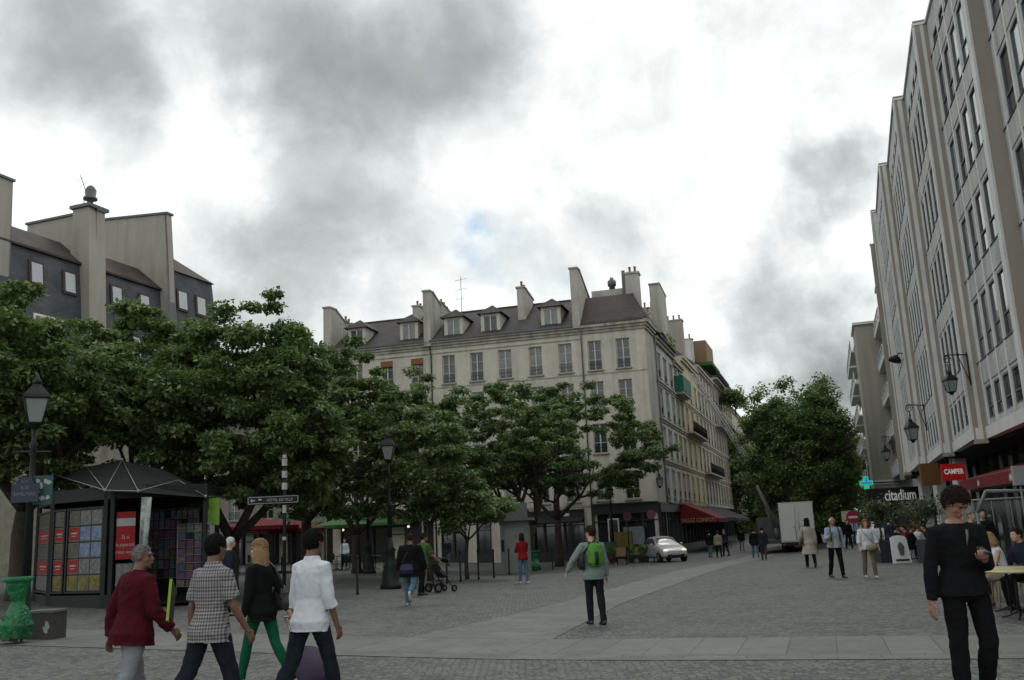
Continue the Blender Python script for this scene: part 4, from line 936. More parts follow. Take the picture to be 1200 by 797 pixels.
# ------------------------------------------------------------------ people
def remeshed(mb, name, vox, m, parent, smooth=4, fold=0., fscale=9., seed=0, stretch=(1, 1, 1), dec=None):
    me = D.meshes.new(name); me.from_pydata([tuple(p) for p in mb.v], [], mb.f); me.update()
    o = D.objects.new('tmp', me); COL.objects.link(o)
    r = o.modifiers.new('r', 'REMESH'); r.mode = 'VOXEL'; r.voxel_size = vox; r.use_smooth_shade = True
    s = o.modifiers.new('s', 'SMOOTH'); s.iterations = smooth; s.factor = .5
    dg = bpy.context.evaluated_depsgraph_get(); n = D.meshes.new_from_object(o.evaluated_get(dg)); D.objects.remove(o); D.meshes.remove(me)
    n.name = name
    if fold:
        k = len(n.vertices); co = np.empty(k * 3, 'f'); n.vertices.foreach_get('co', co); no = np.empty(k * 3, 'f'); n.vertices.foreach_get('normal', no)
        co = co.reshape(-1, 3); no = no.reshape(-1, 3)
        d = np.array([mnoise.noise(Vector((p[0] * fscale * stretch[0] + seed, p[1] * fscale * stretch[1], p[2] * fscale * stretch[2]))) * .65
                      - abs(mnoise.noise(Vector((p[0] * fscale * 1.9 + p[2] * 5, p[1] * fscale * 1.9 + seed, p[2] * fscale * 1.7 - p[0] * 6)))) * .8 for p in co], 'f')
        co = co + no * (d * fold)[:, None]; n.vertices.foreach_set('co', co.reshape(-1)); n.update()
    n.materials.clear(); n.materials.append(m); n.polygons.foreach_set('use_smooth', [True] * len(n.polygons))
    return link(name, n, parent)
skinL = mat('skin', (.42, .25, .18), .55, .08, 14, spec=.35); skinD = mat('brown_skin', (.15, .08, .05), .55, .08, 14, spec=.35); skinR = mat('flushed_skin', (.27, .145, .105), .55, .1, 14)
hairB = mat('black_hair', (.009, .008, .007), .75, .3, 60, .5, spec=.12); hairG = mat('grey_hair', (.13, .125, .12), .7, .25, 60, .5); hairW = mat('white_hair', (.55, .54, .52), .7, .2, 60)
hairY = mat('blonde_hair', (.25, .15, .065), .5, .45, 30, .5, spec=.45); hairR = mat('ginger_hair', (.22, .09, .035), .6, .3, 40, .5); hairN = mat('brown_hair', (.022, .014, .010), .75, .3, 40, .5, spec=.12)
eye_m = mat('eye', (.03, .022, .02), .15, 0, spec=.6); lip_m = mat('lips', (.30, .13, .10), .5, .05)
def cloth(n, c, var=.15): return mat(n, c, .95, var, 7, .35, bscale=260, spec=.08)
shoe_b = mat('black_leather', (.014, .014, .014), .4, .2, spec=.5); shoe_w = mat('pale_shoe', (.42, .42, .40), .6, .15); denim = cloth('blue_denim', (.085, .14, .20), .25); dark_denim = cloth('dark_denim', (.016, .020, .028), .3)
black_c = cloth('black_cloth', (.009, .009, .010)); navy_c = cloth('navy_cloth', (.018, .022, .035))
def person(label, pos, h, H=1.75, w=1., legs=((18, 8), (-18, 14)), arms=((8, 8, 12), (-8, 8, 12)), inw=(0, 0), lean=2, yaw=0, pitch=0,
           skin=None, hair=('short', None), top=None, bottom=None, shoes=None, det=0, hem=.455, sleeve=1.0, loose=.012, pl=.012, flare=0., foot=(0, 0), face=False, curl=(.5, .5), seat=None, group='people on the square', collar=None, tf=.008, abd=(2, 2)):
    """legs/arms: (left, right); leg = (swing, knee), arm = (swing, abduct, elbow)"""
    skin = skin or skinL; t = thing('person', label, 'person', (pos[0], pos[1], pos[2]), R_(-h), group)
    vox = (.022, .011, .0062)[det]; cv = (.024, .014, .010)[det]; s = H
    ank = []
    J = {}
    for i, sd in enumerate((-1, 1)):
        sw, kn = R_(legs[i][0]), R_(legs[i][1]); hp = Vector((sd * .052 * s * w, 0, 0)); ab = math.sin(R_(abd[i])) * sd
        kd = Vector((ab, math.sin(sw), -math.cos(sw))).normalized(); kp = hp + kd * .245 * s
        ad = Vector((ab * .6, math.sin(sw - kn), -math.cos(sw - kn))).normalized(); ap = kp + ad * .245 * s
        fp = R_(foot[i]); fd = Vector((0, math.cos(fp), -math.sin(fp)))
        J['hip', i], J['knee', i], J['ank', i], J['fd', i] = hp, kp, ap, fd
    low = min(min(J['ank', i].z - .042 * s * abs(math.cos(R_(foot[i]))), J['ank', i].z + J['fd', i].z * .12 * s - .012 * s) for i in (0, 1))
    P0 = Vector((0, 0, -low))
    if seat is not None: P0 = Vector((0, 0, seat + .055 * s))
    for k in list(J):
        if k[0] != 'fd': J[k] = J[k] + P0
    Rl = Matrix.Rotation(R_(-lean), 3, 'X'); ph = .53 * s
    def U_(x, y, z):         # upper body point given in standing coordinates
        return P0 + Rl @ Vector((x, y, z - ph))
    prof = [(.455, .084, .060, -.004), (.50, .096, .067, -.008), (.55, .090, .060, -.002), (.62, .078, .054, 0), (.70, .088, .061, .0), (.765, .096, .062, -.003), (.80, .080, .052, -.006), (.825, .054, .042, -.008), (.85, .034, .034, -.006)]
    def torso(mb, inf=0., z0=.455, z1=.85, bot=0.):
        zz = sorted({z0, z1} | {p[0] for p in prof if z0 < p[0] < z1}); pts = []; rr = []
        for z in zz:
            if z < prof[0][0]: rx, ry, yo = prof[0][1], prof[0][2], prof[0][3]; f = (prof[0][0] - z) / .2; rx += .010 + flare * f; ry += .012 + flare * f
            else:
                for a, b in zip(prof[:-1], prof[1:]):
                    if a[0] <= z <= b[0] + 1e-9: q = (z - a[0]) / (b[0] - a[0]); rx, ry, yo = [a[j] * (1 - q) + b[j] * q for j in (1, 2, 3)]; break
            k = inf + (bot * max(0, (.60 - z) / .15) if z < .6 else 0)
            if bot and z < .62: q = min(1, (.62 - z) / .12); rx += .011 * q; ry += .014 * q
            if z > .8: k = inf * .6
            pts.append(U_(0, yo * s, z * s)); rr.append(((rx * w + k / s * 1.0) * s, (ry * w + k / s) * s))
        mb.tube(pts, rr, 24, up=(1, 0, 0))
    for i, sd in enumerate((-1, 1)):
        sw, ab, el = [R_(q) for q in arms[i]]; sp = U_(sd * .101 * s * w, -.004 * s, .793 * s)
        ud = Rl @ Vector((sd * math.sin(ab), math.sin(sw) * math.cos(ab), -math.cos(sw) * math.cos(ab))); ep = sp + ud * .172 * s
        fdv = Vector((sd * math.sin(ab) * .6, math.sin(sw + el), -math.cos(sw + el))); fdv = (fdv + Vector((-sd * math.sin(R_(inw[i])), 0, 0))).normalized(); fdv = Rl @ fdv
        wp = ep + fdv * .148 * s; J['sh', i], J['el', i], J['wr', i], J['hd', i] = sp, ep, wp, fdv
    # body
    B = MB(); torso(B, 0., .505)
    for i, sd in enumerate((-1, 1)):
        B.tube([J['hip', i] + Vector((0, 0, .03 * s)), J['hip', i].lerp(J['knee', i], .35), J['knee', i], J['knee', i].lerp(J['ank', i], .35), J['ank', i]], [.046 * s, .041 * s, .028 * s, .028 * s, .017 * s], 16)
        fd = J['fd', i]; a = J['ank', i]; B.tube([a - fd * .03 * s, a + fd * .05 * s - Vector((0, 0, .018 * s)), a + fd * .105 * s - Vector((0, 0, .028 * s))], [.015 * s, .015 * s, .009 * s], 10)
        sh, el, wr, hd = J['sh', i], J['el', i], J['wr', i], J['hd', i]
        B.tube([U_(sd * .06 * s * w, 0, .785 * s), sh, sh.lerp(el, .4), el, el.lerp(wr, .3), wr, wr + hd * .02 * s], [.027 * s, .027 * s, .025 * s, .021 * s, .0215 * s, .0145 * s, .015 * s], 14)
        # hand: palm, four fingers, thumb
        fwdv = Vector((0, 1, 0)); wv = (fwdv - hd * fwdv.dot(hd))
        if wv.length < .5: wv = (Vector((-sd, 0, .3)) - hd * Vector((-sd, 0, .3)).dot(hd))
        wv.normalize(); nv = hd.cross(wv); nv = nv if nv.x * -sd > 0 else -nv       # palm faces the body
        if abs(hd.z) < .5: nv = Vector((0, 0, 1)) - hd * hd.z; nv.normalize(); wv = nv.cross(hd) * (1 if sd < 0 else -1); wv = wv * (-1 if wv.x * -sd < 0 else 1)
        q = s / 1.75; w0 = wr + hd * .01 * q
        B.tube([w0, w0 + hd * .035 * q, w0 + hd * .085 * q], [(.021 * q, .016 * q), (.036 * q, .015 * q), (.040 * q, .013 * q)], 12, up=wv)
        cu = curl[i]
        for f, (ofs, ln) in enumerate(((.030, .072), (.010, .082), (-.011, .076), (-.030, .060))):
            p0 = w0 + hd * .08 * q + wv * ofs * q; an = 0.; pts = [p0]; d_ = hd
            for seg in (.42, .32, .26):
                an += cu * .75; d_ = (hd * math.cos(an) + nv * math.sin(an) + wv * ofs * 2.2).normalized(); pts.append(pts[-1] + d_ * ln * seg * q)
            B.tube(pts, [.0105 * q, .0098 * q, .0092 * q, .0075 * q], 8)
        p0 = w0 + hd * .022 * q + wv * .024 * q; p1 = p0 + (hd * .7 + wv * .8 + nv * .35).normalized() * .034 * q; p2 = p1 + (hd * 1. + wv * .25 + nv * .5).normalized() * .03 * q; p3 = p2 + (hd * 1. + nv * .6).normalized() * .022 * q
        B.tube([p0, p1, p2, p3], [.014 * q, .0125 * q, .011 * q, .008 * q], 8)
        J['palm', i] = w0 + hd * .07 * q + nv * .03 * q
    # head
    Hm = Matrix.Rotation(R_(-yaw), 4, 'Z') @ Matrix.Rotation(R_(-pitch), 4, 'X'); nb = U_(0, -.004 * s, .84 * s); q = s / 1.75
    hc = nb + (Rl @ Vector((0, .012 * s, .092 * s))) + Vector((0, math.sin(R_(pitch)) * .03, 0)); T = Matrix.Translation(hc) @ Hm @ Matrix.Scale(q, 4)
    B.tube([U_(0, -.006 * s, .815 * s), nb + Vector((0, 0, .012 * s)), T @ Vector((0, -.012, -.05))], [.040 * s, .033 * s, .034 * s], 14)
    B.ball((0, -.008, .015), (.074, .094, .098), 20, 14, T); B.ball((0, .028, -.035), (.060, .066, .082), 18, 12, T); B.ball((0, .038, -.082), (.050, .052, .044), 16, 10, T); B.ball((0, .076, -.104), (.021, .018, .017), 10, 8, T)
    B.ball((0, .080, .022), (.052, .016, .012), 12, 8, T); B.ball((0, .09, -.068), (.024, .012, .011), 10, 8, T)
    B.tube([T @ Vector(v) for v in ((0, .086, .012), (0, .104, -.022), (0, .112, -.040), (0, .092, -.048))], [.008 * q, .011 * q, .0145 * q, .010 * q], 8)
    for sx in (-1, 1): B.ball((sx * .077, -.01, -.012), (.011, .023, .032), 10, 8, T); B.ball((sx * .04, .062, -.035), (.02, .018, .018), 8, 6, T)
    body = remeshed(B, 'body', vox, skin, t, smooth=3 if det else 2)
    if face:
        for sx in (-1, 1):
            m = MB(); m.ball((sx * .030, .0865, .0), (.0125, .007, .0065), 10, 6, T); m.build('eye', t, eye_m)
        m = MB(); m.tube([T @ Vector(v) for v in ((-.024, .097, -.070), (0, .104, -.068), (.024, .097, -.070))], [.003, .006, .003], 6); m.build('lips', t, lip_m)
        if hair[1]:
            for sx in (-1, 1): m = MB(); m.tube([T @ Vector(v) for v in ((sx * .012, .096, .018), (sx * .032, .096, .023), (sx * .05, .083, .016))], [.003, .0045, .003], 6); m.build('eyebrow', t, hair[1])
    # hair
    st, hm = hair
    if hm:
        N, Mx = (30, 22) if det else (18, 14); X = MB(); ca = {'curly': .014, 'short': .004, 'long': .006, 'crop': .001, 'bob': .008, 'fringe': .003}[st]; g_ = {'curly': 1.13, 'crop': 1.0}.get(st, 1.05)
        vs = []
        for i in range(Mx + 1):
            phv = math.pi * i / Mx
            for j in range(N):
                th_ = 2 * math.pi * j / N; u = Vector((math.sin(phv) * math.cos(th_), math.sin(phv) * math.sin(th_), math.cos(phv)))
                v = Vector((u.x * .080 * g_, u.y * .100 * g_, u.z * .104 * g_)) + Vector((0, -.009, .017))
                v += u * ca * (mnoise.noise(u * (7 if st == 'curly' else 4) + Vector((hash(label) % 17, 0, 0))) + .2)
                fr = sst(.0, .075, v.y); lim = (-.075 if st != 'fringe' else -.06) * (1 - fr) + .058 * fr
                if abs(v.x) > .055 and v.y > -.02: lim = max(lim, .0)
                if st == 'fringe' and v.z > .05: v *= .86
                if v.z < lim: v = Vector((v.x * .72, v.y * .72, v.z * .8))
                vs.append(T @ v)
        fs = [(a * N + b_, (a + 1) * N + b_, (a + 1) * N + (b_ + 1) % N, a * N + (b_ + 1) % N) for a in range(Mx) for b_ in range(N)]
        X.add(vs, fs, True)
        if st in ('long', 'bob'):
            ln = .33 if st == 'long' else .13
            for k in range(40 if det else 12):
                a = R_(200 - 220 * k / (25 if det else 11) - 180); a = math.pi + (math.pi * 1.12) * (k / (39. if det else 11.)) - .06 * math.pi
                x0, y0 = math.cos(a) * .078, math.sin(a) * .095 - .005
                pts = [T @ Vector((x0 * .5, y0 * .5, .10)), T @ Vector((x0, y0, .03)), T @ Vector((x0 * 1.12, y0 * 1.08, -.06)), T @ Vector((x0 * 1.2, y0 * 1.05 - .01, -.06 - ln * .5)), T @ Vector((x0 * (.9 + .3 * mnoise.noise(Vector((k, 1, 0)))), y0 * .9 - .025, -.06 - ln * (.85 + .5 * mnoise.noise(Vector((k * 1.7, 0, 0))))))]
                X.tube(pts, [.010, .015, .016, .012, .002], 6)
        if det:
            rg = random.Random(len(label)); cnt = 900 if det == 2 else 260
            for _ in range(cnt if st != 'crop' else cnt // 3):
                u = Vector((rg.gauss(0, 1), rg.gauss(0, 1), rg.gauss(.25, 1))).normalized(); v = Vector((u.x * .080 * g_, u.y * .100 * g_, u.z * .104 * g_)) + Vector((0, -.009, .017))
                fr = sst(.0, .075, v.y); lim = -.07 * (1 - fr) + .058 * fr
                if abs(v.x) > .055 and v.y > -.02: lim = max(lim, .0)
                if v.z < lim or (st == 'fringe' and v.z > .04): continue
                L = (.034 if st == 'curly' else .022 if st != 'crop' else .008) * rg.uniform(.6, 1.3); dn = (Vector((rg.gauss(0, .5), -.25 + rg.gauss(0, .4), -1 + rg.gauss(0, .5))) if st != 'curly' else Vector((rg.gauss(0, 1), rg.gauss(0, 1), rg.gauss(0, 1)))); dn = (dn - u * dn.dot(u)).normalized()
                X.tube([T @ (v + u * .002), T @ (v + u * (.012 if st == 'curly' else .006) + dn * L * .5), T @ (v + dn * L + u * (.006 if st == 'curly' else .0))], [.0035 * q, .0045 * q, .0012 * q], 4)
        X.build('hair', t, hm)
    # clothes
    sd_ = hash(label) % 97
    if top:
        X = MB(); torso(X, loose + .006, hem, .838, loose * .6 + .001)
        for i, sd in enumerate((-1, 1)):
            sh, el, wr = J['sh', i], J['el', i], J['wr', i]; k = loose * .9 + .004
            pts = [U_(sd * .055 * s * w, -.004 * s, .795 * s), sh]; rr = [.032 * s + k, .029 * s + k]
            if sleeve >= .95: pts += [sh.lerp(el, .45), el, el.lerp(wr, .5), wr]; rr += [.028 * s + k, .0245 * s + k, .022 * s + k, .017 * s + k * .8]
            elif sleeve > .6: pts += [sh.lerp(el, .45), el, el.lerp(wr, .35)]; rr += [.028 * s + k, .0245 * s + k, .026 * s + k]
            elif sleeve > 0: pts += [sh.lerp(el, .45), sh.lerp(el, .82)]; rr += [.028 * s + k * 1.1, .027 * s + k * 1.4]
            if sleeve > 0: X.tube(pts, rr, 16)
        if collar: X.tube([U_(0, -.006 * s, .808 * s), U_(0, -.004 * s, .856 * s)], [(.066 * s, .056 * s), (.044 * s, .045 * s)], 16, up=(1, 0, 0))
        remeshed(X, 'top', cv, top, t, 3, min(tf * 1.7, loose * .8) if det else .003, 6, sd_, (1, 1, .7))
    if bottom:
        X = MB(); torso(X, min(pl, loose * .75) if hem < .48 else pl, .47, .56, 0)
        for i in (0, 1):
            hp, kn, an = J['hip', i], J['knee', i], J['ank', i]
            X.tube([hp + Vector((0, 0, .02 * s)), hp.lerp(kn, .3), hp.lerp(kn, .7), kn, kn.lerp(an, .35), kn.lerp(an, .75), an + (an - kn).normalized() * .014 * s], [.047 * s + pl * .3, .047 * s + pl * .8, .038 * s + pl, .033 * s + pl, .034 * s + pl, .026 * s + pl * 1.2, .025 * s + pl * 1.3], 16)
        remeshed(X, 'trousers', cv, bottom, t, 3, min(tf * 2, pl * .8 + .001) if det else .002, 7, sd_ + 5, (1, 1, .8))
    for i in (0, 1):
        X = MB(); a, fd = J['ank', i], J['fd', i]; dn = Vector((0, fd.z, -fd.y)) ; b0 = a + dn * .036 * s
        X.tube([b0 - fd * .042 * s - dn * .02 * s, b0 - fd * .03 * s - dn * .015 * s, b0 + fd * .03 * s - dn * .012 * s, b0 + fd * .085 * s - dn * .004 * s, b0 + fd * .122 * s], [(.012 * s, .010 * s), (.026 * s, .021 * s), (.024 * s, .022 * s), (.017 * s, .025 * s), (.008 * s, .016 * s)], 12, up=tuple(-dn))
        X.tube([a - fd * .006 * s, a + dn * .03 * s], [.024 * s, .024 * s], 10); X.build('shoe', t, shoes or shoe_b)
    Wm = Matrix.Translation(Vector(pos)) @ Matrix.Rotation(R_(-h), 4, 'Z')
    return t, {k: (Wm @ v if k[0] != 'fd' else v) for k, v in J.items() if isinstance(v, Vector)}, Wm, (U_, T, s)
wine = cloth('wine_red_cloth', (.058, .007, .012)); greytr = cloth('light_grey_trousers', (.20, .22, .24)); whitec = cloth('white_cotton', (.56, .58, .62), .05); greenc = cloth('green_trousers', (.008, .085, .04))
khaki = cloth('khaki_cloth', (.26, .23, .165)); trench = cloth('beige_trench_cloth', (.34, .31, .25), .08); greyshirt = cloth('grey_green_shirt', (.17, .22, .20)); greens = cloth('green_shirt', (.06, .11, .04)); lblue = cloth('pale_blue_shirt', (.30, .36, .48), .06)
redc = cloth('red_cloth', (.20, .012, .012)); taupe = cloth('taupe_trousers', (.15, .115, .085)); 
p1, j1, w1, e1 = person('older man in a wine red jacket and grey trousers walking away at the left', AG(152, 9.0), 38, 1.62, 1.12, ((16, 6), (-14, 16)), ((-14, 12, 16), (10, 14, 38)), lean=5, yaw=48, skin=skinD, hair=('crop', hairG), top=wine, bottom=greytr, det=2, hem=.44, loose=.03, pl=.02, face=True, collar=1, tf=.014, group='people walking in the foreground')
p2, j2, w2, e2 = person('man in a grey plaid short sleeved shirt walking with his back turned', AG(244, 8.8), 34, 1.71, 1.04, ((-18, 18), (18, 5)), ((-6, 9, 14), (12, 12, 22)), lean=3, yaw=-6, skin=skinD, hair=('short', hairB), top=m_plaid(), bottom=dark_denim, det=2, hem=.445, sleeve=.5, loose=.022, pl=.02, collar=1, tf=.011, foot=(24, 0), abd=(4, 4), group='people walking in the foreground')
p3, j3, w3, e3 = person('woman with long blonde hair in a black jacket and bright green trousers', AG(306, 11.2), -62, 1.66, .90, ((18, 6), (-18, 14)), ((4, 8, 14), (-26, 8, 8)), lean=3, yaw=-12, hair=('long', hairY), top=black_c, bottom=greenc, det=2, hem=.44, loose=.014, pl=.004, face=True, foot=(0, 30), group='people walking in the foreground', tf=.008)
p4, j4, w4, e4 = person('man in a white shirt with rolled sleeves and dark jeans walking away', AG(364, 9.4), 32, 1.75, .98, ((-17, 17), (18, 5)), ((0, 7, 8), (4, 9, 18)), lean=3, yaw=-8, skin=skinD, hair=('short', hairB), top=whitec, bottom=dark_denim, det=2, hem=.45, sleeve=.7, loose=.018, pl=.016, collar=1, tf=.010, foot=(24, 0), abd=(4, 4), group='people walking in the foreground')
p5, j5, w5, e5 = person('tall man in black jacket and trousers looking down at the phone in his hand', AG(1148, 8.8), 172, 1.88, 1.12, ((10, 30), (2, 4)), ((12, 2, 98), (-4, 12, 8)), (48, 0), lean=2, yaw=-16, pitch=38, skin=skinR, hair=('curly', hairN), top=black_c, bottom=cloth('black_trousers', (.008, .008, .009)), det=2, hem=.49, loose=.018, pl=.02, face=True, tf=.012, curl=(.75, .35), group='people walking in the foreground')
p6, j6, w6, e6 = person('man in blue jeans and dark jacket in mid stride seen from behind', G(482, 710), 8, 1.74, 1.15, ((16, 4), (-26, 38)), ((4, 14, 20), (6, 16, 20)), lean=4, skin=skinD, hair=('crop', hairN), top=black_c, bottom=denim, shoes=shoe_w, det=1, hem=.40, loose=.045, pl=.022, foot=(0, 52))
p7, j7, w7, e7 = person('man in a light green shirt pushing the black stroller', G(495, 698), 38, 1.74, 1.1, ((12, 4), (-12, 10)), ((34, 8, 30), (34, 8, 30)), lean=9, yaw=20, skin=skinR, hair=('short', hairN), top=greens, bottom=black_c, det=1, hem=.44, sleeve=.5, loose=.02)
p8, j8, w8, e8 = person('woman in a red top and blue jeans standing with arms folded near the toilet', G(614, 684), -25, 1.68, .9, ((6, 2), (-5, 4)), ((26, 6, 88), (20, 6, 80)), (30, 30), hair=('bob', hairN), top=redc, bottom=denim, shoes=shoe_w, det=1, hem=.47, loose=.02, pl=.006)
p9, j9, w9, e9 = person('man with a bright green backpack and grey shirt walking away with his arm out', G(699, 732), -14, 1.75, 1.0, ((9, 4), (-7, 8)), ((14, 36, 16), (2, 12, 10)), lean=2, abd=(-2, 0), yaw=-28, skin=skinL, hair=('short', hairN), top=greyshirt, bottom=cloth('charcoal_jeans', (.015, .015, .018)), det=1, hem=.45, loose=.02, pl=.012, tf=.008)
p10, j10, w10, e10 = person('person in a black jacket and blue jeans walking by the long paving band', G(886, 654), 8, 1.72, 1.05, ((14, 4), (-14, 14)), ((10, 10, 10), (-8, 12, 10)), hair=('short', hairN), top=black_c, bottom=denim, hem=.42, loose=.03, group='people in the street')
person('person in dark clothes walking close behind the one in blue jeans', AG(896, 50), 20, 1.70, 1, ((14, 4), (-14, 14)), hair=('short', hairN), top=navy_c, bottom=mat('brown_trousers', (.05, .035, .03), .9), hem=.44, group='people in the street')
p11, j11, w11, e11 = person('person in a long beige trench coat and dark hat walking away', G(951, 665), 10, 1.74, 1.05, ((10, 4), (-12, 18)), ((10, 14, 40), (-4, 8, 10)), lean=2, hair=('bob', hairB), top=trench, bottom=black_c, det=1, hem=.27, loose=.03, flare=.02, foot=(0, 20))
p12, j12, w12, e12 = person('bald man in a beige waistcoat and pale blue shirt walking towards the camera', G(982, 677), 176, 1.75, 1.08, ((10, 4), (-8, 12)), ((-4, 14, 14), (22, 12, 95)), (0, 14), skin=skinR, hair=('fringe', hairW), top=lblue, bottom=cloth('black_trousers', (.008, .008, .009)), det=1, hem=.5, loose=.014, face=True, group='people walking towards the camera')
p13, j13, w13, e13 = person('ginger haired woman in white blouse and taupe trousers with a beige bag', G(1021, 677), 184, 1.63, 1.12, ((8, 6), (-6, 8)), ((6, 14, 14), (10, 12, 24)), hair=('bob', hairR), top=whitec, bottom=taupe, shoes=shoe_w, det=1, hem=.47, sleeve=.8, loose=.02, face=True, group='people walking towards the camera')
p14, j14, w14, e14 = person('white haired person in a dark jacket standing at the right edge of the kiosk', AG(267, 21), 60, 1.66, 1.05, ((3, 0), (-3, 2)), hair=('short', hairW), top=navy_c, bottom=black_c, det=1, hem=.42, loose=.03)
# seated at the terrace
bt = AG(1184, 17.2)
p15, j15, w15, e15 = person('seated blonde woman in white top and khaki trousers at the right edge terrace', bt, -78, 1.66, .92, ((84, 62), (80, 98)), ((36, 10, 60), (40, 8, 50)), (20, 20), lean=14, yaw=15, pitch=22, hair=('bob', hairY), top=whitec, bottom=khaki, shoes=mat('tan_leather', (.16, .09, .05), .6), det=1, hem=.5, sleeve=0, seat=.46, pl=.02, face=True, group='guests on the cafe terrace')
p16, j16, w16, e16 = person('man in a dark suit jacket sitting across from the blonde woman at the picture edge', AG(1212, 17.0), -100, 1.76, 1.05, ((84, 84), (80, 88)), ((30, 10, 60), (34, 8, 60)), lean=10, hair=('short', hairN), top=navy_c, bottom=black_c, det=1, seat=.46, collar=1, loose=.025, group='guests on the cafe terrace')
# small distant figures
tops = [('black_cloth', 0), ('khaki_cloth', 0), ('white_cotton', 0), ('navy_cloth', 0), ('pale_blue_shirt', 0), ('red_cloth', 0)]
far = [(843, 61, 'person in a pale brown coat standing under the black awnings', khaki, 0), (833, 62, 'person in black standing left of the brown coated one under the awnings', black_c, 30), (851, 63, 'person in navy standing right of the brown coated one', navy_c, -40),
       (996, 58, 'person in black walking far behind between the waistcoat man and the ginger woman', black_c, 170), (1003, 66, 'person in a pale blue top far behind the ginger woman', lblue, 200), (991, 74, 'person in a dark red top far down the street under the plane tree', wine, 180),
       (1046, 41, 'person in a dark top behind the white menu board', navy_c, 60), (1077, 40, 'person in a red top by the olive trees', redc, 20), (1148, 23, 'person in a teal top standing behind the glass windscreen', cloth('teal_cloth', (.03, .12, .15)), 150), (1162, 24, 'person in a dark top standing behind the glass windscreen', black_c, 190),
       (870, 72, 'person in black far away at the brown house', black_c, 10), (404, 58, 'waiter like person in white top under the green parasol', whitec, 170), (372, 55, 'person in teal near the red parasols', cloth('teal_cloth', (.03, .12, .15)), 100), (525, 62, 'person in a dark jacket standing by the shop behind the stroller', navy_c, 200)]
for i, (px, Y, lb, tm, hh) in enumerate(far):
    person(lb, AG(px, Y), hh, 1.64 + .03 * (i % 5), 1.0, ((8, 3), (-9, 6)), ((6, 9, 14), (-6, 9, 20)), hair=('short', (hairN, hairB, hairG)[i % 3]), top=tm, bottom=(black_c, denim, dark_denim)[i % 3], loose=.025, group='distant passers-by')
seats = [(1052, 38.5, 80, black_c), (1066, 39.5, -80, redc), (1078, 37, 70, whitec), (1090, 38.5, -70, navy_c), (1100, 34, 90, khaki), (1070, 36, 100, black_c)]
for i, (px, Y, hh, tm) in enumerate(seats):
    person(['guest in black seated just right of the menu board', 'guest in red seated at the far terrace table', 'guest in white seated before the olive tree', 'guest in navy seated right of the olive tree', 'guest in khaki seated nearest on the far terrace', 'guest in black seated in front of the red topped guest'][i],
           AG(px, Y), hh, 1.7, 1, ((84, 84), (82, 86)), ((30, 10, 50), (34, 8, 60)), lean=8, hair=('short', hairN), top=tm, bottom=dark_denim, seat=.46, group='guests on the far terrace')
# ------------------------------------------------------------------ things people carry
def local_thing(name, label, cat, Wm, group=None):
    o = thing(name, label, cat, (0, 0, 0), 0, group); o.matrix_world = Wm; return o
green_n = mat('bright_green_nylon', (.06, .21, .02), .7, .15, 5, .3); black_n = mat('black_nylon', (.014, .014, .016), .7, .2, 5, .3); bleather = mat('bag_leather', (.016, .015, .015), .45, .2, spec=.5)
U_, T_, s_ = e9
o = local_thing('backpack', 'bright green backpack with dark centre panel on the man in grey shirt', 'backpack', w9)
m = MB(); m.tube([U_(0, -.165, .585 * s_), U_(0, -.18, .62 * s_), U_(0, -.185, .72 * s_), U_(0, -.165, .79 * s_), U_(0, -.14, .82 * s_)], [(.11, .05), (.15, .085), (.145, .085), (.12, .06), (.06, .03)], 18, up=(1, 0, 0)); remeshed(m, 'pouch', .012, green_n, o, 3, .008, 12)
m = MB().mat(black_n); m.tube([U_(.0, -.262, .60 * s_), U_(.0, -.272, .66 * s_), U_(0, -.262, .73 * s_)], [(.035, .014), (.04, .014), (.035, .012)], 10, up=(1, 0, 0)); m.tube([U_(-.11, -.215, .60 * s_), U_(-.115, -.22, .74 * s_)], .012, 6); m.build('front_panel', o)
m = MB().mat(black_n)
for sx in (-.07, .09): m.tube([U_(sx, -.13, .815 * s_), U_(sx, .0, .85 * s_), U_(sx * 1.2, .12, .79 * s_), U_(sx * 1.4, .12, .70 * s_), U_(sx * 1.6, -.04, .61 * s_)], [(.022, .006)] * 5, 8, up=(1, 0, 0))
m.build('strap', o)
o = local_thing('shoulder_bag', 'black messenger bag hanging at the left hip of the backpack man', 'bag', w9)
m = MB().mat(black_n); m.tube([U_(-.21, -.02, .56 * s_), U_(-.235, -.02, .60 * s_), U_(-.22, -.02, .72 * s_)], [(.13, .03), (.17, .05), (.15, .035)], 14, up=(0, 1, 0)); m.build('pouch', o)
m = MB().mat(black_n); m.tube([U_(-.2, -.04, .70 * s_), U_(-.08, -.14, .80 * s_), U_(.04, -.09, .845 * s_)], [(.022, .006)] * 3, 8); m.build('strap', o)
U_, T_, s_ = e3
o = local_thing('handbag', 'black leather shoulder bag under the arm of the blonde woman', 'bag', w3)
m = MB(); m.tube([U_(.17, -.10, .50 * s_), U_(.185, -.10, .54 * s_), U_(.18, -.10, .62 * s_), U_(.165, -.10, .655 * s_)], [(.13, .03), (.16, .055), (.14, .045), (.10, .02)], 18, up=(0, 1, 0)); remeshed(m, 'pouch', .01, bleather, o, 3, .008, 14)
m = MB().mat(bleather); m.tube([U_(.17, .02, .62 * s_), U_(.17, .0, .74 * s_), U_(.12, -.01, .845 * s_), U_(.13, -.11, .79 * s_), U_(.17, -.2, .62 * s_)], .009, 6); m.mat(steel); m.tube([U_(.2, -.16 + .025 * math.cos(a), .65 * s_ + .025 * math.sin(a)) for a in [i * .7 for i in range(10)]], .004, 5); m.build('strap', o)
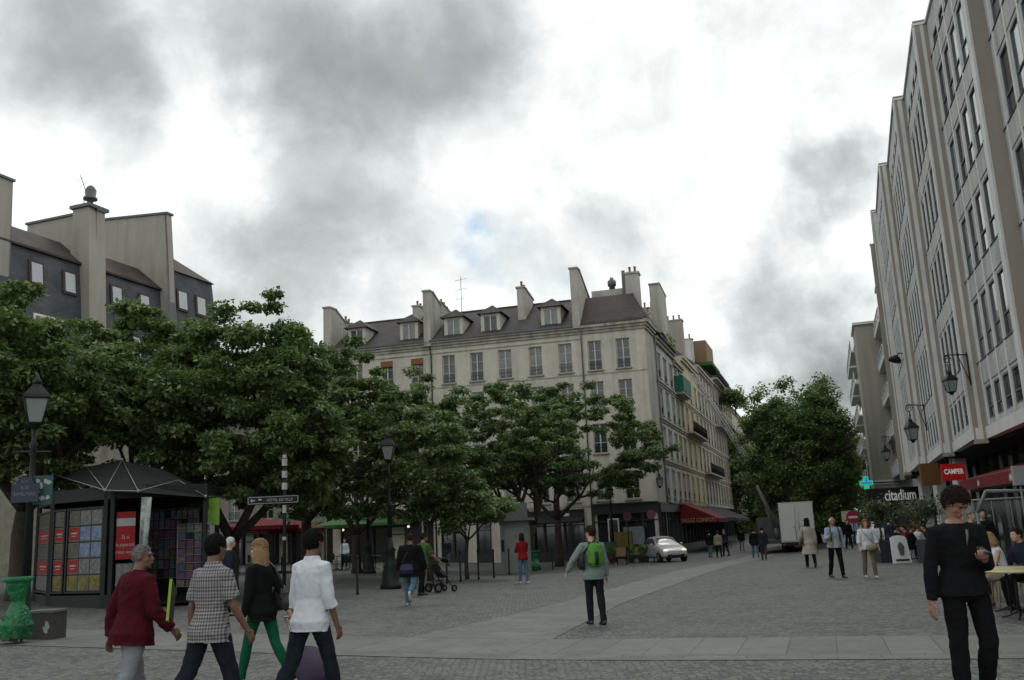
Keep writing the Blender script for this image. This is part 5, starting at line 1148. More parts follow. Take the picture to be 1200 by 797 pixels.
# purple trolley case pulled by the blonde woman
hand = j3['palm', 1]; b = AG(372, 10.6); o = thing('trolley_case', 'purple wheeled trolley case with a metal pull handle behind the man in the white shirt', 'suitcase', tuple(b))
purp = mat('purple_nylon', (.03, .02, .045), .75, .15, 6, .3)
hl = Vector(hand) - Vector(b); dr = (hl - Vector((0, 0, .08))).normalized(); sdv = Vector((-dr.y, dr.x, 0)).normalized(); nv_ = dr.cross(sdv)
T4 = Matrix((( *sdv, 0), (*nv_, 0), (*dr, 0), (0, 0, 0, 1))).transposed(); T4.translation = Vector((0, 0, .08))
m = MB(); m.smooth = False; m.mat(purp); m.tube([T4 @ Vector((0, 0, 0)), T4 @ Vector((0, 0, .04)), T4 @ Vector((0, 0, .48)), T4 @ Vector((0, 0, .53))], [(.15, .07), (.18, .11), (.18, .11), (.14, .06)], 16, up=tuple(sdv)); m.build('case', o)
m = MB().mat(steel)
for sx in (-.06, .06): m.tube([T4 @ Vector((sx, .03, .5)), hl + sdv * sx * .9], .007, 6)
m.tube([hl - sdv * .065, hl + sdv * .065], .012, 6); m.build('handle', o)
for sx in (-.15, .15):
    m = MB().mat(rubber); c = T4 @ Vector((sx, .03, -.02)); m.tube([c - sdv * .015, c + sdv * .015], .05, 14, smooth=False); m.mat(steel); m.tube([c - sdv * .017, c + sdv * .017], .022, 10, smooth=False); m.build('wheel', o)
# folder, phone, other bags
U_, T_, s_ = e1
o = local_thing('folder', 'dark folder with yellow green edge under the arm of the man in red', 'folder', w1); T5 = Matrix.Translation(U_(.20, .24, .66 * s_)) @ Matrix.Rotation(R_(50), 4, 'Z') @ Matrix.Rotation(-.42, 4, 'X')
m = MB().mat(mat('lime_edge', (.22, .30, .03), .6, .05)); m.box(-.012, -.14, -.2, .012, .14, .2, T5); m.mat(black_n); m.box(-.016, -.125, -.185, .016, .125, .185, T5); m.build('board', o)
hp_ = j5['palm', 0] + Vector((0, -.02, .03)); o = thing('phone', 'small dark mobile phone in the hand of the tall man in black', 'phone', tuple(hp_)); m = MB().mat(mat('phone_plastic', (.02, .018, .02), .25, .1, spec=.6)); T5 = Euler((.5, 0, .3)).to_matrix().to_4x4(); m.box(-.028, -.055, -.008, .028, .055, .008, T5); m.build('case', o)
m = MB().mat(mat('phone_screen', (.03, .035, .04), .1, .1)); m.box(-.022, -.045, .0085, .022, .045, .0095, T5); m.build('screen', o)
U_, T_, s_ = e5
m = MB().mat(mat('grey_print', (.12, .12, .12), .8, .5, 30)); m.tube([U_(-.01, .14, .805 * s_), U_(.0, .152, .775 * s_), U_(.02, .162, .73 * s_)], [(.014, .006), (.012, .005), (.003, .004)], 8); m.build('zip_opening', p5)
U_, T_, s_ = e11
m = MB().mat(black_c); m.ring((0, 0, 0), [(.155, .052), (.15, .062), (.09, .07), (.088, .13), (.06, .155), (.01, .16)], 18); k = m.build('hat', p11); k.matrix_local = T_
o = local_thing('shoulder_bag', 'black bag hanging at the side of the beige trench coat', 'bag', w11); m = MB().mat(bleather); m.tube([U_(-.24, -.05, .47 * s_), U_(-.25, -.05, .52 * s_), U_(-.23, -.05, .62 * s_)], [(.12, .04), (.15, .06), (.12, .03)], 14, up=(0, 1, 0)); m.build('pouch', o)
m = MB().mat(bleather); m.tube([U_(-.23, .03, .6 * s_), U_(-.2, .0, .74 * s_), U_(-.12, 0, .86 * s_), U_(-.2, -.1, .72 * s_), U_(-.24, -.12, .6 * s_)], .01, 6); m.build('strap', o)
U_, T_, s_ = e12                                   # waistcoat open over the shirt
m = MB()
for sx in (-1, 1): m.tube([U_(sx * .105, .02, .49 * s_), U_(sx * .11, .02, .60 * s_), U_(sx * .115, .012, .70 * s_), U_(sx * .105, 0, .78 * s_), U_(sx * .09, -.005, .82 * s_)], [(.095, .135), (.09, .125), (.085, .13), (.07, .11), (.045, .06)], 16, up=(1, 0, 0))
remeshed(m, 'waistcoat', .014, khaki, p12, 3, .008, 9)
m = MB().mat(black_n); m.tube([U_(.13, .14, .60 * s_), U_(.13, .145, .72 * s_), U_(.11, .06, .85 * s_), U_(.12, -.1, .8 * s_)], [(.018, .006)] * 4, 6); m.tube([U_(-.13, .14, .60 * s_), U_(-.13, .145, .72 * s_), U_(-.11, .06, .85 * s_)], [(.018, .006)] * 3, 6); m.build('strap', p12)
U_, T_, s_ = e13
o = local_thing('shoulder_bag', 'beige bag worn across the front of the ginger haired woman', 'bag', w13); m = MB().mat(khaki); m.tube([U_(-.06, .2, .47 * s_), U_(-.05, .215, .51 * s_), U_(-.04, .2, .57 * s_)], [(.13, .03), (.16, .06), (.13, .03)], 14, up=(1, 0, 0)); m.build('pouch', o)
m = MB().mat(khaki); m.tube([U_(-.17, .17, .56 * s_), U_(0, .2, .68 * s_), U_(.12, .14, .78 * s_), U_(.14, 0, .85 * s_)], .01, 6); m.build('strap', o)
U_, T_, s_ = e6
o = local_thing('holdall', 'dark blue holdall slung low on the back of the man in blue jeans', 'bag', w6); m = MB(); m.tube([U_(-.02, -.25, .44 * s_), U_(-.02, -.27, .49 * s_), U_(-.02, -.25, .57 * s_)], [(.15, .04), (.18, .07), (.14, .04)], 14, up=(1, 0, 0)); remeshed(m, 'pouch', .014, mat('dark_blue_nylon', (.02, .02, .05), .7, .2), o, 3, .006, 10)
m = MB().mat(black_n); m.tube([U_(-.16, -.22, .56 * s_), U_(-.05, -.19, .70 * s_), U_(.12, -.10, .83 * s_)], [(.02, .006)] * 3, 6); m.build('strap', o)
# stroller
b = G(517, 694); o = thing('stroller', 'black pushchair loaded with bags in front of the man in green', 'stroller', tuple(b), R_(-50))
m = MB().mat(black_n)
for sx in (-.22, .22):
    m.tube([(sx, -.42, 1.02), (sx, -.2, .75), (sx, .28, .12)], .016, 6); m.tube([(sx, -.28, .14), (sx, .05, .55), (sx, .2, .62)], .015, 6); m.tube([(sx, -.42, 1.02), (sx, -.5, 1.03)], .02, 6)
m.tube([(-.22, -.5, 1.03), (.22, -.5, 1.03)], .02, 6); m.tube([(-.24, -.28, .14), (.24, -.28, .14)], .014, 6); m.build('frame', o)
m = MB(); m.tube([(0, .18, .45), (0, .0, .46), (0, -.14, .6), (0, -.2, .85)], [(.17, .03), (.19, .06), (.2, .05), (.18, .04)], 12, up=(1, 0, 0)); m.tube([(0, -.18, .88), (0, -.05, .98), (0, .12, .95), (0, .2, .85)], [(.2, .03), (.22, .04), (.22, .03), (.2, .02)], 12, up=(1, 0, 0)); remeshed(m, 'seat', .018, black_n, o, 2, .006, 10)
m = MB().mat(bleather); m.ball((0, -.12, .25), (.2, .2, .12)); m.build('basket', o)
for sx in (-.25, .25):
    for y, r in ((-.28, .14), (.30, .1)): m = MB().mat(rubber); m.tube([(sx - .02, y, r), (sx + .02, y, r)], r, 16, smooth=False); m.mat(steel); m.tube([(sx - .022, y, r), (sx + .022, y, r)], r * .55, 12, smooth=False); m.build('wheel', o)

# ------------------------------------------------------------------ newspaper kiosk
kc = AG(158, 25.3); kz = kc.z; K = thing('newspaper_kiosk', 'dark green octagonal newspaper kiosk with tent roof and lit poster panels', 'kiosk', tuple(kc))
def kl(px, py, Y): p = A(px, py, Y); return Vector((p.x - kc.x, p.y - kc.y, p.z - kz))
def kp(px, Y): p = A(px, 640, Y); return Vector((p.x - kc.x, p.y - kc.y))
plan = [kp(44, 26.6), kp(60, 24.6), kp(123, 23.6), kp(131, 23.5), kp(168, 23.6), kp(240, 24.4), kp(254, 26.6), kp(235, 28.6), kp(85, 28.8)]
kg = mat('kiosk_green', (.012, .017, .015), .5, .2, spec=.25); kroof = mat('kiosk_roof_canvas', (.022, .024, .024), .85, .25, 2, spec=.1); wire = mat('white_wire', (.24, .24, .23), .4, .1)
ZT = 2.95
m = MB().mat(kg)
for i, p in enumerate(plan):
    m.box(p.x - .05, p.y - .05, 0, p.x + .05, p.y + .05, ZT)
for i in range(len(plan)):
    a, b = plan[i], plan[(i + 1) % len(plan)]; d = (b - a); W = d.length; d.normalize()
    box_on(m, a, d, .051, W - .051, ZT - .32, ZT - .003, -.06, .03); 
    if i != 4: box_on(m, a, d, .051, W - .051, 0, .32, -.05, .02)
    if i in (7,): box_on(m, a, d, .05, W - .05, .32, ZT - .32, -.03, .0)
    if i in (5, 6, 8): box_on(m, a, d, .051, W - .051, .32, .5, -.04, .0)
m.build('frame', K)
m = MB().mat(darkin); m.poly([(p.x, p.y, ZT - .1) for p in plan]); m.poly([(p.x, p.y, .03) for p in plan])
a, b = kp(62, 26.5), kp(165, 26.2); m.box(a.x, a.y, .03, b.x, a.y + .06, ZT - .1); m.build('interior', K)
# roof: folded tent of canvas between a low rim and inner peaks
rim = [kl(62, 557, 25.6), kl(123, 576, 22.9), kl(162, 577, 22.8), kl(241, 583, 24.2), kl(262, 583, 26.8), kl(236, 575, 29.2), kl(80, 566, 29.2)]
pk = [kl(100, 547, 25.5), kl(143, 540, 25.8), kl(190, 550, 25.8)]
m = MB().mat(kroof)
for tri in ((rim[0], rim[1], pk[0]), (rim[1], pk[1], pk[0]), (rim[1], rim[2], pk[1]), (rim[2], pk[2], pk[1]), (rim[2], rim[3], pk[2]), (rim[3], rim[4], pk[2]), (rim[4], rim[5], pk[2]), (rim[5], pk[1], pk[2]), (rim[5], rim[6], pk[1]), (rim[6], pk[0], pk[1]), (rim[6], rim[0], pk[0])): m.poly(list(tri))
m.build('roof', K)
m = MB().mat(wire)
up = Vector((0, 0, .03))
for a, b in ((rim[0], rim[1]), (rim[1], rim[2]), (rim[0], pk[0] + Vector((0, 0, .12))), (rim[1], pk[0]), (rim[2], pk[1]), (rim[2], kl(209, 564, 24.3)), (kl(209, 564, 24.3), rim[3]), (rim[3], rim[4]), (rim[1], pk[1])): m.tube([a + up, b + up], .011 if a in (rim[0], rim[1], rim[2]) else .008, 5)
for q in rim[:5] + pk: m.ball(q + up, .04, 8, 6)
m.build('roof_cables', K)
# poster columns
posters = {}
def pm_(n, c, c2, sc=9): return mat('poster_' + n, c, .5, 0, sc, c2=c2, spec=.3, coat=.1)
P_RED = mat('poster_red', (.24, .010, .012), .5, .08, spec=.2); P_BL = pm_('blue', (.03, .06, .16), (.18, .24, .32)); P_DK = pm_('dark', (.012, .016, .012), (.12, .10, .06), 14); P_YE = pm_('yellow', (.012, .02, .012), (.22, .17, .015), 9); P_GR = pm_('grey', (.03, .035, .035), (.20, .20, .20), 12)
P_LT = mat('poster_white', (.30, .32, .31), .5, .12); P_FR = mat('poster_rim', (.11, .12, .12), .5, .2)
def poster_panel(i, u0, u1, cols, grid, label):
    a, b = plan[i], plan[(i + 1) % len(plan)]; d = (b - a).normalized(); rows = len(grid); z0, z1 = .42, 2.42; rh = (z1 - z0) / rows; cw = (u1 - u0) / cols
    o = thing('tmp', label, 'x'); D.objects.remove(o)
    f = MB().mat(kg); box_on(f, a, d, u0 - .05, u1 + .05, z0 - .05, z0, -.02, .04); box_on(f, a, d, u0 - .05, u1 + .05, z1, z1 + .05, -.02, .04); box_on(f, a, d, u0 - .05, u0, z0, z1, -.02, .04); box_on(f, a, d, u1, u1 + .05, z0, z1, -.02, .04); box_on(f, a, d, u0, u1, z0, z1, -.02, .0)
    fo = f.build('display_panel', K)
    for r in range(rows):
        for c in range(cols):
            pmat = grid[r][c]; m = MB().mat(P_FR); uu, zz = u0 + c * cw, z1 - (r + 1) * rh
            box_on(m, a, d, uu + .015, uu + cw - .015, zz + .02, zz + rh - .02, 0, .008)
            m.mat(pmat); box_on(m, a, d, uu + .035, uu + cw - .035, zz + .045, zz + rh - .035, .009, .012)
            if pmat is P_RED:
                m.mat(P_LT); box_on(m, a, d, uu + cw * .25, uu + cw * .78, zz + rh * .52, zz + rh * .60, .013, .014); box_on(m, a, d, uu + cw * .3, uu + cw * .7, zz + rh * .36, zz + rh * .40, .013, .014)
            m.build('poster', fo)
W1 = (plan[2] - plan[1]).length
poster_panel(1, .12, .52, 1, [[P_DK], [P_RED], [P_DK], [P_RED], [P_YE]], 'x')
poster_panel(1, .68, W1 - .1, 3, [[P_DK, P_GR, P_GR], [P_RED, P_BL, P_BL], [P_DK, P_BL, P_BL], [P_RED, P_GR, P_GR], [P_YE, P_YE, P_YE]], 'x')
W0 = (plan[1] - plan[0]).length; poster_panel(0, .15, W0 - .12, 1, [[P_DK], [P_RED], [P_DK], [P_RED], [P_GR]], 'x')
a, b = plan[3], plan[4]; d = (b - a).normalized(); W3 = (b - a).length
m = MB().mat(P_RED); box_on(m, a, d, .1, W3 - .2, 1.15, 1.95, 0, .02); box_on(m, a, d, .1, W3 - .2, 2.14, 2.3, 0, .02); m.mat(P_LT); box_on(m, a, d, .1, W3 - .2, 1.95, 2.14, 0, .021)
pp = m.build('red_poster', K); rz_ = math.atan2(d.y, d.x); nn_ = Vector((d.y, -d.x))
for s, z, sz in (('Et si', 1.68, .13), ('le paparazzi', 1.5, .12), ('c’était vous !', 1.32, .11)):
    c = a + d * (W3 / 2 - .05) + nn_ * .026; text(s, sz, P_LT, pp, (c.x, c.y, z), (R_(90), 0, rz_), sx=.8, ext=.001)
m = MB().mat(P_GR); box_on(m, a, d, .12, W3 - .22, .5, 1.05, 0, .02); m.build('magazine_stand', K)
m = MB().mat(mat('clear_plastic_sheet', (.25, .28, .26), .25, .5, 9, coat=.6)); q0, q1 = plan[4], kp(172, 23.0)
m.tube([(q1.x, q1.y, 2.6), (q1.x - .03, q1.y, 1.7), (q1.x - .12, q1.y, .5)], [(.09, .05), (.07, .04), (.04, .03)], 10); m.tube([(q1.x - .1, q1.y, 2.6), (q1.x - .14, q1.y, 1.5)], [(.07, .05), (.05, .03)], 10); m.build('rolled_sheet', K)
# racks of magazines in the open side
mags = [pm_('mag%d' % i, tuple(random.uniform(.008, .04) for _ in range(3)), tuple(random.uniform(.03, .16) for _ in range(3)) , 16) for i in range(6)]
def rack(x0, x1, y, z0, z1, rows, cols, nm='magazine_rack', lab=None):
    m = MB().mat(wire); 
    for r in range(rows + 1): z = z0 + (z1 - z0) * r / rows; m.tube([(x0, y, z), (x1, y, z)], .007, 4)
    for c in (0, 1): m.tube([((x0, x1)[c], y, z0 - .2), ((x0, x1)[c], y, z1)], .01, 4)
    for r in range(rows):
        for c in range(cols):
            m.mat(random.choice(mags + [darkin])); xa = x0 + (x1 - x0) * c / cols; za = z0 + (z1 - z0) * r / rows; h = (z1 - z0) / rows
            m.box(xa + .015, y + .01, za + .01, xa + (x1 - x0) / cols - .015, y + .03, za + h * .86)
    return m.build(nm, K)
a = kp(172, 25.6); b = kp(232, 25.6); rack(a.x, b.x, a.y, .6, 2.4, 7, 9); a = kp(208, 24.4); b = kp(240, 24.0); rack(a.x, b.x, a.y, .4, 1.95, 8, 4); a = kp(252, 24.9); b = kp(270, 24.9); rack(a.x, b.x, a.y, .2, 1.5, 5, 2)
m = MB().mat(mat('green_yellow_poster', (.14, .26, .03), .4, .3, 5)); a = kp(244, 24.7); m.box(a.x, a.y - .03, 1.9, a.x + .28, a.y, 2.6); m.build('poster', K)
# street plates on the left lamp
b = AG(27, 18.0); navy = mat('street_plate_blue', (.012, .016, .035), .5, .1, spec=.5); pl = thing('street_plate', 'dark blue street name plate fixed on the left lamp post', 'street sign', tuple(b))
c = A(29, 578, 17.8) - b; m = MB().mat(navy); m.box(c.x - .26, c.y, c.z - .17, c.x + .26, c.y + .02, c.z + .17); m.prism([(c.x - .16, c.y + .001, c.z + .17), (c.x + .16, c.y + .001, c.z + .17), (c.x + .1, c.y + .001, c.z + .3), (c.x - .1, c.y + .001, c.z + .3)], (0, .018, 0)); m.build('plate', pl)
lt = mat('plate_letters', (.16, .18, .22), .5, .05)
text('4e Arrt', .07, lt, pl, (c.x, c.y - .006, c.z + .22), (R_(90), 0, 0), ext=.001, sx=.7); text('RUE', .09, lt, pl, (c.x, c.y - .006, c.z + .1), (R_(90), 0, 0), ext=.001); text('RAMBUTEAU', .1, lt, pl, (c.x, c.y - .006, c.z - .02), (R_(90), 0, 0), ext=.001, sx=.72)
pl = thing('sticker_sign', 'small panel covered in torn pale stickers right of the street name plate', 'sign', tuple(b)); c = A(49, 574, 17.9) - b; m = MB().mat(mat('sign_teal', (.02, .06, .06), .4, .2)); m.box(c.x - .17, c.y, c.z - .27, c.x + .2, c.y + .02, c.z + .27); m.build('board', pl)
rg = random.Random(4)
for i in range(13): m = MB().mat(P_LT); x, z, r = c.x + rg.uniform(-.1, .15), c.z + rg.uniform(-.2, .2), rg.uniform(.02, .05); m.poly([(x + r * rg.uniform(.6, 1.3) * math.cos(k), c.y - .003 - i * .0004, z + r * rg.uniform(.6, 1.3) * math.sin(k)) for k in [j * 1.05 for j in range(6)]]); m.build('sticker', pl)
# rubbish bag and box at the left edge
def m_film():
    if 'green_film' in MATS: return MATS['green_film']
    m = mat('green_film', (.03, .20, .09), .3, .35, 6, .4, spec=.5); t, b = tree_of(m); tr = t.nodes.new('ShaderNodeBsdfTransparent'); tr.inputs[0].default_value = (.35, .85, .5, 1); mx = t.nodes.new('ShaderNodeMixShader'); mx.inputs[0].default_value = .5
    t.links.new(b.outputs[0], mx.inputs[1]); t.links.new(tr.outputs[0], mx.inputs[2]); t.links.new(mx.outputs[0], t.nodes['Material Output'].inputs[0]); return m
def rub_bag(px, Y, label, s=1., green=True):
    b = AG(px, Y); o = thing('rubbish_bag', label, 'rubbish bag', tuple(b), 0, 'green rubbish bags on hoops')
    gm = m_film()
    m = MB().mat(gm); m.ring((0, 0, 0), [(.22 * s, .98 * s), (.235 * s, 1.0 * s), (.235 * s, 1.05 * s), (.2 * s, 1.06 * s), (.19 * s, .98 * s)], 18); m.tube([(0, .2, 0), (0, .22, 1.0 * s)], .025, 6); m.build('hoop', o)
    m = MB(); m.tube([(0, 0, 1.03 * s), (0, 0, .8 * s), (.02, 0, .66 * s), (.03, 0, .55 * s), (0, 0, .3 * s), (0, 0, .06 * s)], [.2 * s, .15 * s, .09 * s, .16 * s, .27 * s, .2 * s], 18)
    bg_ = remeshed(m, 'bag', .014, gm, o, 2, .03, 9)
    cm = [mat('litter_%d' % i, c, .6, .2, 9) for i, c in enumerate([(.30, .30, .27), (.20, .06, .04), (.06, .10, .05), (.05, .05, .05), (.25, .22, .14)])]; m = MB(); rg = random.Random(px)
    for _ in range(60):
        m.mat(rg.choice(cm)); a = rg.uniform(0, 6.28); r = rg.uniform(.05, .2) * s; T7 = Matrix.Translation((r * math.cos(a), r * math.sin(a), rg.uniform(.08, .46) * s)) @ Euler((rg.uniform(0, 6), rg.uniform(0, 6), 0)).to_matrix().to_4x4(); q = rg.uniform(.03, .075); m.box(-q, -q * .7, -q * .3, q, q * .7, q * .3, T7)
    m.build('rubbish', o); return o
rub_bag(17, 15.9, 'full green transparent rubbish bag on a stand at the left edge', 1.0)
b = AG(53, 16.6); o = thing('concrete_box', 'squat dark grey box with a torn white sticker beside the rubbish bag', 'box', tuple(b), -.12); m = MB().mat(mat('dark_grey_box', (.055, .052, .05), .8, .2, 4, .3)); m.box(-.25, -.2, 0, .25, .2, .44); m.mat(mat('grey_lid', (.11, .11, .105), .8, .15)); m.box(-.27, -.22, .441, .27, .22, .48); m.build('body', o)
m = MB().mat(P_LT); m.poly([(.1, -.203, .12), (.16, -.203, .1), (.17, -.203, .17), (.2, -.203, .2), (.17, -.203, .29), (.12, -.203, .31), (.11, -.203, .23), (.07, -.203, .2)]); m.build('sticker', o)

# ------------------------------------------------------------------ direction post
b = AG(333, 24.0); o = thing('direction_post', 'tall post with white bands and a framed direction board pointing left', 'signpost', tuple(b)); zb = b.z
def zat(py, Y=24.): return A(333, py, Y).z - zb
m = MB().mat(iron); m.tube([(0, 0, 0), (0, 0, zat(530))], .045, 10); m.build('pole', o)
m = MB().mat(mat('cream_band', (.36, .36, .33), .5, .15)); m.mat(m.ml[0])
for y0, y1 in ((533, 537), (538, 546), (552, 560), (566, 574), (592, 601), (629, 633)): m.tube([(0, 0, zat(y1)), (0, 0, zat(y0))], .07 if y0 > 537 and y0 < 590 else .052, 12, smooth=False)
m.build('bands', o)
L_, R2_ = A(291, 586, 24), A(351, 586, 24); hw = (R2_.x - L_.x) / 2; cx_ = (L_.x + R2_.x) / 2 - b.x; cz_ = A(321, 586, 24).z - zb
bdm = MB().mat(iron); bdm.box(cx_ - hw, -.09, cz_ - .1, cx_ + hw, -.06, cz_ + .1); bd = bdm.build('sign_board', o)
m = MB().mat(P_LT)
for z in (-.085, .075): m.box(cx_ - hw + .02, -.094, cz_ + z, cx_ + hw - .02, -.0905, cz_ + z + .012)
for x in (cx_ - hw + .015, cx_ + hw - .027): m.box(x, -.094, cz_ - .073, x + .012, -.0905, cz_ + .075)
m.poly([(cx_ - hw + .06, -.093, cz_), (cx_ - hw + .13, -.093, cz_ + .045), (cx_ - hw + .13, -.093, cz_ - .045)]); m.box(cx_ - hw + .13, -.094, cz_ - .014, cx_ - hw + .2, -.0905, cz_ + .014); m.box(cx_ - hw + .28, -.094, cz_, cx_ - hw + .36, -.0905, cz_ + .04); m.build('border', bd)
text('HÔTEL DE VILLE', .1, P_LT, bd, (cx_ + .17, -.094, cz_ - .005), (R_(90), 0, 0), ext=.001, sx=.9)
for px in (345,): pass

# ------------------------------------------------------------------ bollards
PB = None
spots = [(419, 697), (540, 682), (561, 679), (579, 677), (597, 674), (648, 668), (524, 684), (667, 666), (486, 690), (685, 664)]
for i, (px, py) in enumerate(spots):
    q = G(px, py); lb = ['bollard standing alone left of the fluted lamp post', 'first bollard to the right of the stroller', 'second bollard to the right of the stroller', 'third bollard right of the stroller', 'bollard just left of the white toilet', 'bollard in front of the umbrella shaped tree', 'bollard partly behind the stroller', 'bollard between the umbrella shaped tree and the backpack man', 'bollard behind the man in blue jeans', 'rightmost bollard left of the black corner shop'][i]
    t = thing('bollard', lb, 'bollard', tuple(q), 0, 'slim black bollards along the pavement')
    m = MB().mat(iron); m.ring((0, 0, 0), [(.05, 0), (.05, .05), (.036, .07), (.036, 1.02)], 10); m.build('post', t)
    m = MB().mat(iron); m.ring((0, 0, 1.02), [(.036, 0), (.048, .015), (.048, .05), (.02, .1)], 10); m.build('cap', t)
# ------------------------------------------------------------------ public toilet
b = AG(606, 42); o = thing('public_toilet', 'pale grey public toilet cabin with overhanging flat roof near the centre', 'public toilet', tuple(b + Vector((0, .7, 0))), R_(-4)); gw = mat('cabin_grey', (.17, .185, .17), .6, .1, 2)
m = MB().mat(gw); m.box(-.62, -.7, 0, .62, .7, 2.3); m.build('cabin', o); m = MB().mat(mat('cabin_roof', (.12, .13, .125), .6, .1)); m.box(-1.0, -.95, 2.3, .85, .85, 2.42); m.box(-.55, -.5, 2.42, .55, .5, 3.1); m.build('roof', o)
m = MB().mat(mat('cabin_door', (.20, .215, .20), .5, .08)); m.box(-.4, -.73, .08, .4, -.701, 2.0); m.mat(iron); m.box(-.58, -.72, 1.0, -.46, -.701, 1.5); m.tube([(.02, -.735, 1.6), (.05, -.735, 1.68), (.1, -.735, 1.6), (.14, -.735, 1.7)], .008, 4); m.build('door', o)
rub_bag(628, G(627, 670).y, 'pale green rubbish bag hanging right of the public toilet', .95)

# ------------------------------------------------------------------ parasols and terrace in front of the cafes
def parasol(px, Y, m_, label, r=1.5, z=2.45, g=None):
    b = AG(px, Y); o = thing('parasol', label, 'parasol', tuple(b), 0, 'cafe parasols'); k = MB().mat(iron); k.tube([(0, 0, 0), (0, 0, z + .3)], .03, 6); k.build('pole', o)
    k = MB().mat(m_); n = 8; c = (0, 0, z + .42); e = [(r * math.cos(6.283 * i / n), r * math.sin(6.283 * i / n), z) for i in range(n)]
    for i in range(n): k.poly([e[i], e[(i + 1) % n], c]); a_, b_ = e[i], e[(i + 1) % n]; k.quad((a_[0], a_[1], z - .18), (b_[0], b_[1], z - .18), b_, a_)
    k.build('canopy', o)
parasol(304, 46, redcloth, 'red parasol farthest left under the trees', 1.9, 2.2); parasol(320, 50, redcloth, 'red parasol between the other two red ones', 1.8, 2.2); parasol(346, 48, redcloth, 'red parasol just right of the direction post', 1.5, 2.1)
parasol(401, 52, greencloth, 'bright green parasol over the dark cafe terrace', 1.6, 2.35)
wick = mat('wicker', (.32, .26, .12), .6, .25, 20); ytop = mat('table_top', (.36, .32, .17), .4, .15, 6)
def table(pos, label, r=.36, h=.74, tm=None):
    o = thing('cafe_table', label, 'table', tuple(pos), 0, 'cafe tables'); m = MB().mat(tm or ytop); m.ring((0, 0, h - .03), [(r - .01, 0), (r, .008), (r, .026), (r - .012, .032)], 24); m.build('table_top', o)
    m = MB().mat(iron); m.tube([(0, 0, .03), (0, 0, h - .03)], .025, 8); m.build('pedestal', o)
    for i in range(3): a = i * 2.094; m = MB().mat(iron); m.tube([(0, 0, .12), (.2 * math.cos(a), .2 * math.sin(a), .03), (.3 * math.cos(a), .3 * math.sin(a), .012)], .014, 5); m.build('leg', o)
    return o
def chair(pos, rz, label, sm=None, fm=None):
    o = thing('cafe_chair', label, 'chair', tuple(pos), rz, 'cafe chairs'); fm = fm or wick; sm = sm or wick
    m = MB().mat(sm); m.box(-.2, -.2, .44, .2, .2, .465); m.build('seat', o)
    for x, y in ((-.19, -.18), (.19, -.18), (-.19, .18), (.19, .18)): m = MB().mat(fm); m.tube([(x * 1.05, y * 1.1, 0), (x, y, .44)], .014, 6); m.build('leg', o)
    m = MB().mat(fm); m.tube([(-.19, -.19, .44), (-.2, -.25, .78), (-.12, -.27, .88), (.12, -.27, .88), (.2, -.25, .78), (.19, -.19, .44)], .015, 6); m.mat(sm); m.box(-.17, -.262, .52, .17, -.25, .86); m.build('backrest', o); return o
stripe = mat('striped_cushion', (.30, .12, .05), .8, 0, 9, c2=(.30, .32, .22))
chair(AG(1183, 17.25), R_(78) - 0, 'wicker chair under the seated blonde woman'); chair(AG(1212, 17.05), R_(100), 'wicker chair under the man in the dark suit jacket')
for px, Y, l in ((1186, 16.3, 'yellow edged round cafe table nearest the camera at the right edge'), (1196, 15.4, 'second yellow edged cafe table cut by the right edge'),): table(AG(px, Y), l, .42)
o = chair(AG(1158, 18.6), R_(160), 'chair with a striped cloth back behind the tall man in black', stripe)
m = None
for i, (px, Y) in enumerate(((1060, 38.2), (1084, 37.6), (1094, 35.2))): table(AG(px, Y), ['far terrace table right of the menu board', 'far terrace table below the olive tree', 'far terrace table nearest to the camera'][i], .35, tm=mat('dark_table_top', (.05, .04, .035), .4))
for i, (px, Y, hh, tm) in enumerate(seats): chair(AG(px, Y), R_(-hh), 'chair under the ' + ['black clad guest right of the menu board', 'red topped guest', 'white topped guest', 'navy clad guest', 'khaki clad guest', 'front black clad guest'][i], black_n, iron)
for i, (px, Y) in enumerate(((300, 45), (312, 48), (330, 46), (352, 49), (395, 50), (410, 53), (440, 52))):
    b = AG(px, Y); table(b, 'table under the %s parasol, number %s from the left' % ('red' if px < 380 else 'green', 'one two three four five six seven'.split()[i]), .35, tm=mat('dark_table_top', (.05, .04, .035), .4))
    for k in (0, 1): chair(b + Vector((.65 if k else -.65, .1, 0)), R_(90 if k else -90), '%s hand chair at terrace table %s from the left under the trees' % (('left', 'right')[k], 'one two three four five six seven'.split()[i]), black_n, iron)
# glass windbreak, olive trees, planters, menu board
alu = mat('grey_aluminium', (.13, .14, .135), .5, .1); gl = D.materials.new('clear_glass'); gl.use_nodes = True; nt_ = gl.node_tree; b_ = nt_.nodes['Principled BSDF']
tr_ = nt_.nodes.new('ShaderNodeBsdfTransparent'); tr_.inputs[0].default_value = (.85, .9, .88, 1); gs_ = nt_.nodes.new('ShaderNodeBsdfGlossy'); gs_.inputs['Roughness'].default_value = .05; mx_ = nt_.nodes.new('ShaderNodeMixShader'); fr_ = nt_.nodes.new('ShaderNodeFresnel'); nt_.links.new(fr_.outputs[0], mx_.inputs[0]); nt_.links.new(tr_.outputs[0], mx_.inputs[1]); nt_.links.new(gs_.outputs[0], mx_.inputs[2]); nt_.links.new(mx_.outputs[0], nt_.nodes['Material Output'].inputs[0])
a = AG(1165, 19.5); b = AG(1203, 19.5); o = thing('windbreak', 'grey framed glass windbreak with a sloping corner behind the seated guests', 'glass screen', tuple(a)); W = b.x - a.x
za = A(1157, 600, 19.5).z; zt = A(1170, 575, 19.5).z
m = MB().mat(alu); fr = [(-.05, 0, 0), (-.1, 0, za), (.14, 0, zt), (W + .8, 0, zt - .05), (W + .8, 0, 0)]
for p, q in zip(fr[:-1], fr[1:]): m.tube([p, q], .035, 6)
